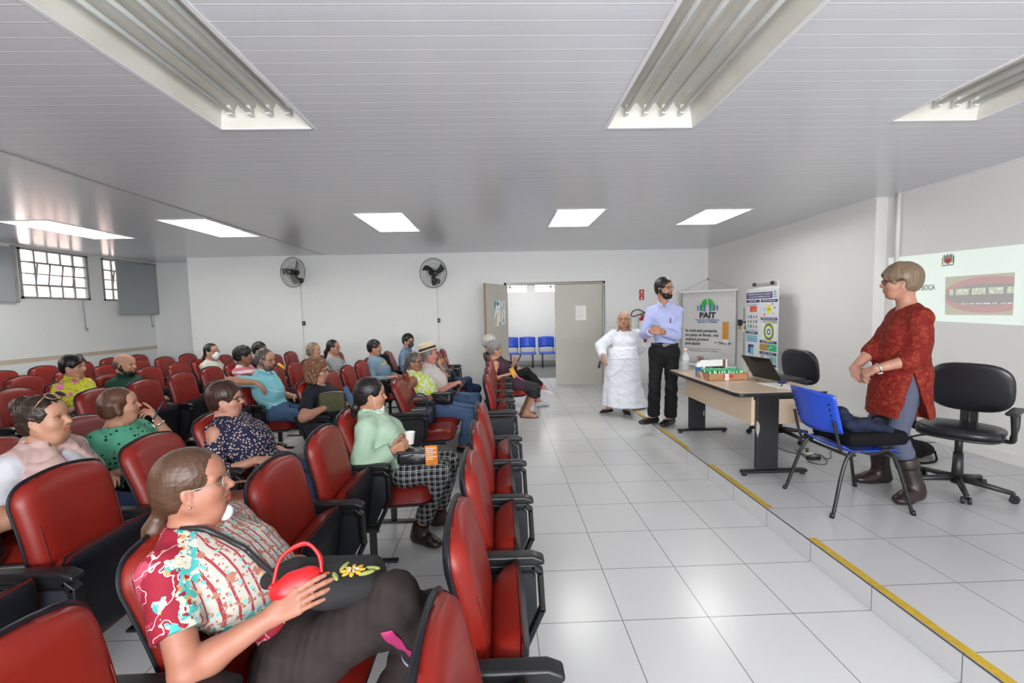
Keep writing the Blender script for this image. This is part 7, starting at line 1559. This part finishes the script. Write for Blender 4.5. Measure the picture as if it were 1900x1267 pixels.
# man's belt, watch, pocket pen
m = MB(); z_ = MAN[1]['P'][2] + .085; px_ = MAN[1]['P'][0]
m.lathe([(1., -.017), (1.03, -.014), (1.03, .014), (1., .017)], (0, 0, 0), 36); o = m.build('belt', BLKS, MAN[0], loc=(px_ + .006, 0, z_)); o.scale = (.128, .163, 1)
MB().bb((-.02, -.022, -.018), (.004, .022, .018)).build('belt_buckle', mat('buckle_steel', (.08, .08, .08), .35, .6), MAN[0], loc=(px_ + .142, 0, z_))
MB().cyl((0, 0, -.03), (0, 0, .03), .005).build('pocket_pen', M_BLACK, MAN[0], loc=(px_ + .165, .07, MAN[1]['N'][2] - .20))
# sunglasses on the vest woman's hair
V = VEST[2]; so_ = Matrix([list(r) for r in V['R']]).to_4x4(); so_.translation = Vector(hp(V, .045, 0, .098)) + VEST[0].location
e = empty('sunglasses', (0, 0, 0), 0, 'brown-lensed sunglasses pushed up on the hair of the woman in the vest', 'sunglasses'); e.matrix_world = so_ @ Euler((0, -.75, 0)).to_matrix().to_4x4()
fr = MB(); ln = MB()
for q in (-1, 1):
    P_ = [(.030, q * .036 + .030 * math.cos(a), .002 + .024 * math.sin(a)) for a in [2 * PI * i / 20 for i in range(20)]]; fr.tube(P_, .003, 6, closed=True); ln.add([(p[0], p[1], p[2]) for p in P_], [tuple(range(20))]); fr.tube([(.028, q * .066, .010), (.0, q * .084, .005), (-.09, q * .088, -.01)], .0035, 6)
fr.tube([(.030, -.008, .006), (.034, 0, .009), (.030, .008, .006)], .003, 6); fr.build('sunglasses_frame', mat('rose_gold', (.35, .22, .15), .3, .6), e); ln.build('lens', mat('brown_lens', (.03, .02, .018), .08), e, solid=.001)
e = empty('pen', (-2.405, 3.085, .965), 0, 'dark pen between the fingers of the woman in green dots', 'pen'); e.rotation_euler = (.4, -1.1, .3); MB().cyl((-.07, 0, 0), (.07, 0, 0), .0042, n=8).build('barrel', mat('pen_navy', (.02, .02, .08), .3), e); MB().cyl((-.078, 0, 0), (-.068, 0, 0), .0048, n=8).build('pen_end', M_PAPER, e)
e = empty('white_phone', (-2.30, 6.40, .845), 0, 'white phone held up by the woman in grey stripes', 'phone'); e.rotation_euler = (.1, .5, .2); MB().box((0, 0, 0), (.01, .07, .14)).build('phone_body', M_PAPER, e, bevel=.003); MB().box((-.006, 0, 0), (.001, .06, .12)).build('phone_screen', M_BLACK, e)
e = empty('orange_paper', (-3.28, 6.60, .86), 0, 'folded orange paper held by the person in black', 'paper'); e.rotation_euler = (.2, .7, .3); MB().box((0, 0, 0), (.14, .10, .002)).build('sheet', mat('paper_orange', (.75, .38, .06), .6), e); MB().box((.0, 0, .002), (.10, .004, .001)).build('fold_line', mat('fold_orange', (.6, .28, .04), .6), e)

# magenta side stripe on the shin, pink socks, folded boot cuffs, printed line on the jersey
def ribbon(root, names, a, b, side, w, name, m, n=10, off=.003):
    me = [c for c in root.children if c.name.split('.')[0] in names][0].data; t = BVHTree.FromPolygons([v.co for v in me.vertices], [p.vertices for p in me.polygons])
    a, b, side = Vector(a), Vector(b), Vector(side).normalized(); ax = (b - a).normalized(); pr = ax.cross(side).normalized(); mb = MB(); v = []
    for i in range(n + 1):
        c = a + (b - a) * i / n + side * .25
        for j in range(5):
            h = t.ray_cast(c + pr * w * (j / 4 - .5), -side); q = h[0] + h[1] * off if h[0] is not None else (c - side * .2); v.append(q)
    mb.add(v, [(i * 5 + j, i * 5 + j + 1, i * 5 + j + 6, i * 5 + j + 5) for i in range(n) for j in range(4)], True); return mb.build(name, m, root, solid=.002)
KF = FG[1]; ribbon(FG[0], ('trousers',), KF['KR'] * .72 + KF['AR'] * .28, KF['KR'] * .10 + KF['AR'] * .90, (-.15, -1, .35), .032, 'magenta_stripe', mat('magenta_cloth', (.42, .02, .13), .7))
WHH = [o for o in bpy.data.objects if o.get('label', '').startswith('white-haired person')][0]
for c in [c for c in WHH.children if c.name.startswith('shoe')]:
    bb_ = [Vector(q) for q in c.bound_box]; lo_ = Vector((min(q.x for q in bb_), min(q.y for q in bb_), min(q.z for q in bb_))); hi_ = Vector((max(q.x for q in bb_), max(q.y for q in bb_), max(q.z for q in bb_)))
    p0 = Vector((lo_.x + .055, (lo_.y + hi_.y) / 2, hi_.z - .02)); MB().cyl(p0, p0 + Vector((-.015, 0, .10)), .042, .048, 18).build('sock', mat('pink_sock', (.62, .05, .16), .8), WHH)
for nm_ in 'LR':
    an = REDW[1]['A' + nm_]; kn = REDW[1]['K' + nm_]; u = nrm(kn - an); m = MB(); c0 = Vector(an + u * .17); q = Vector(u).to_track_quat('Z', 'Y').to_matrix().to_4x4(); q.translation = c0
    m.lathe([(.060, -.02), (.071, -.018), (.074, .0), (.075, .05), (.071, .062), (.060, .060)], (0, 0, 0), 28); o = m.build('boot_cuff', MATS['dark_brown_boot'], REDW[0]); o.matrix_local = q
BLM = [o for o in bpy.data.objects if o.get('label', '').startswith('man with glasses and grey-blue')][0]
_h = Vector((.30, 0, .80)); ribbon(BLM, ('shirt',), (.13, -.10, .84), (.17, .08, .85), (1, -.6, .25), .022, 'yellow_print', mat('yellow_print', (.55, .36, .06), .7), 8)

MB().ell(Vector(hp(FG[2], .070, 0, -.118)), (.022, .026, .026), 16, 10).build('face_mask', MASKW, FG[0])
seats()
for o in [seat0, PADM, SHELLM, CUSHM, CSHELL, _seam, _seam2] + list(_pp.values()): bpy.data.objects.remove(o)
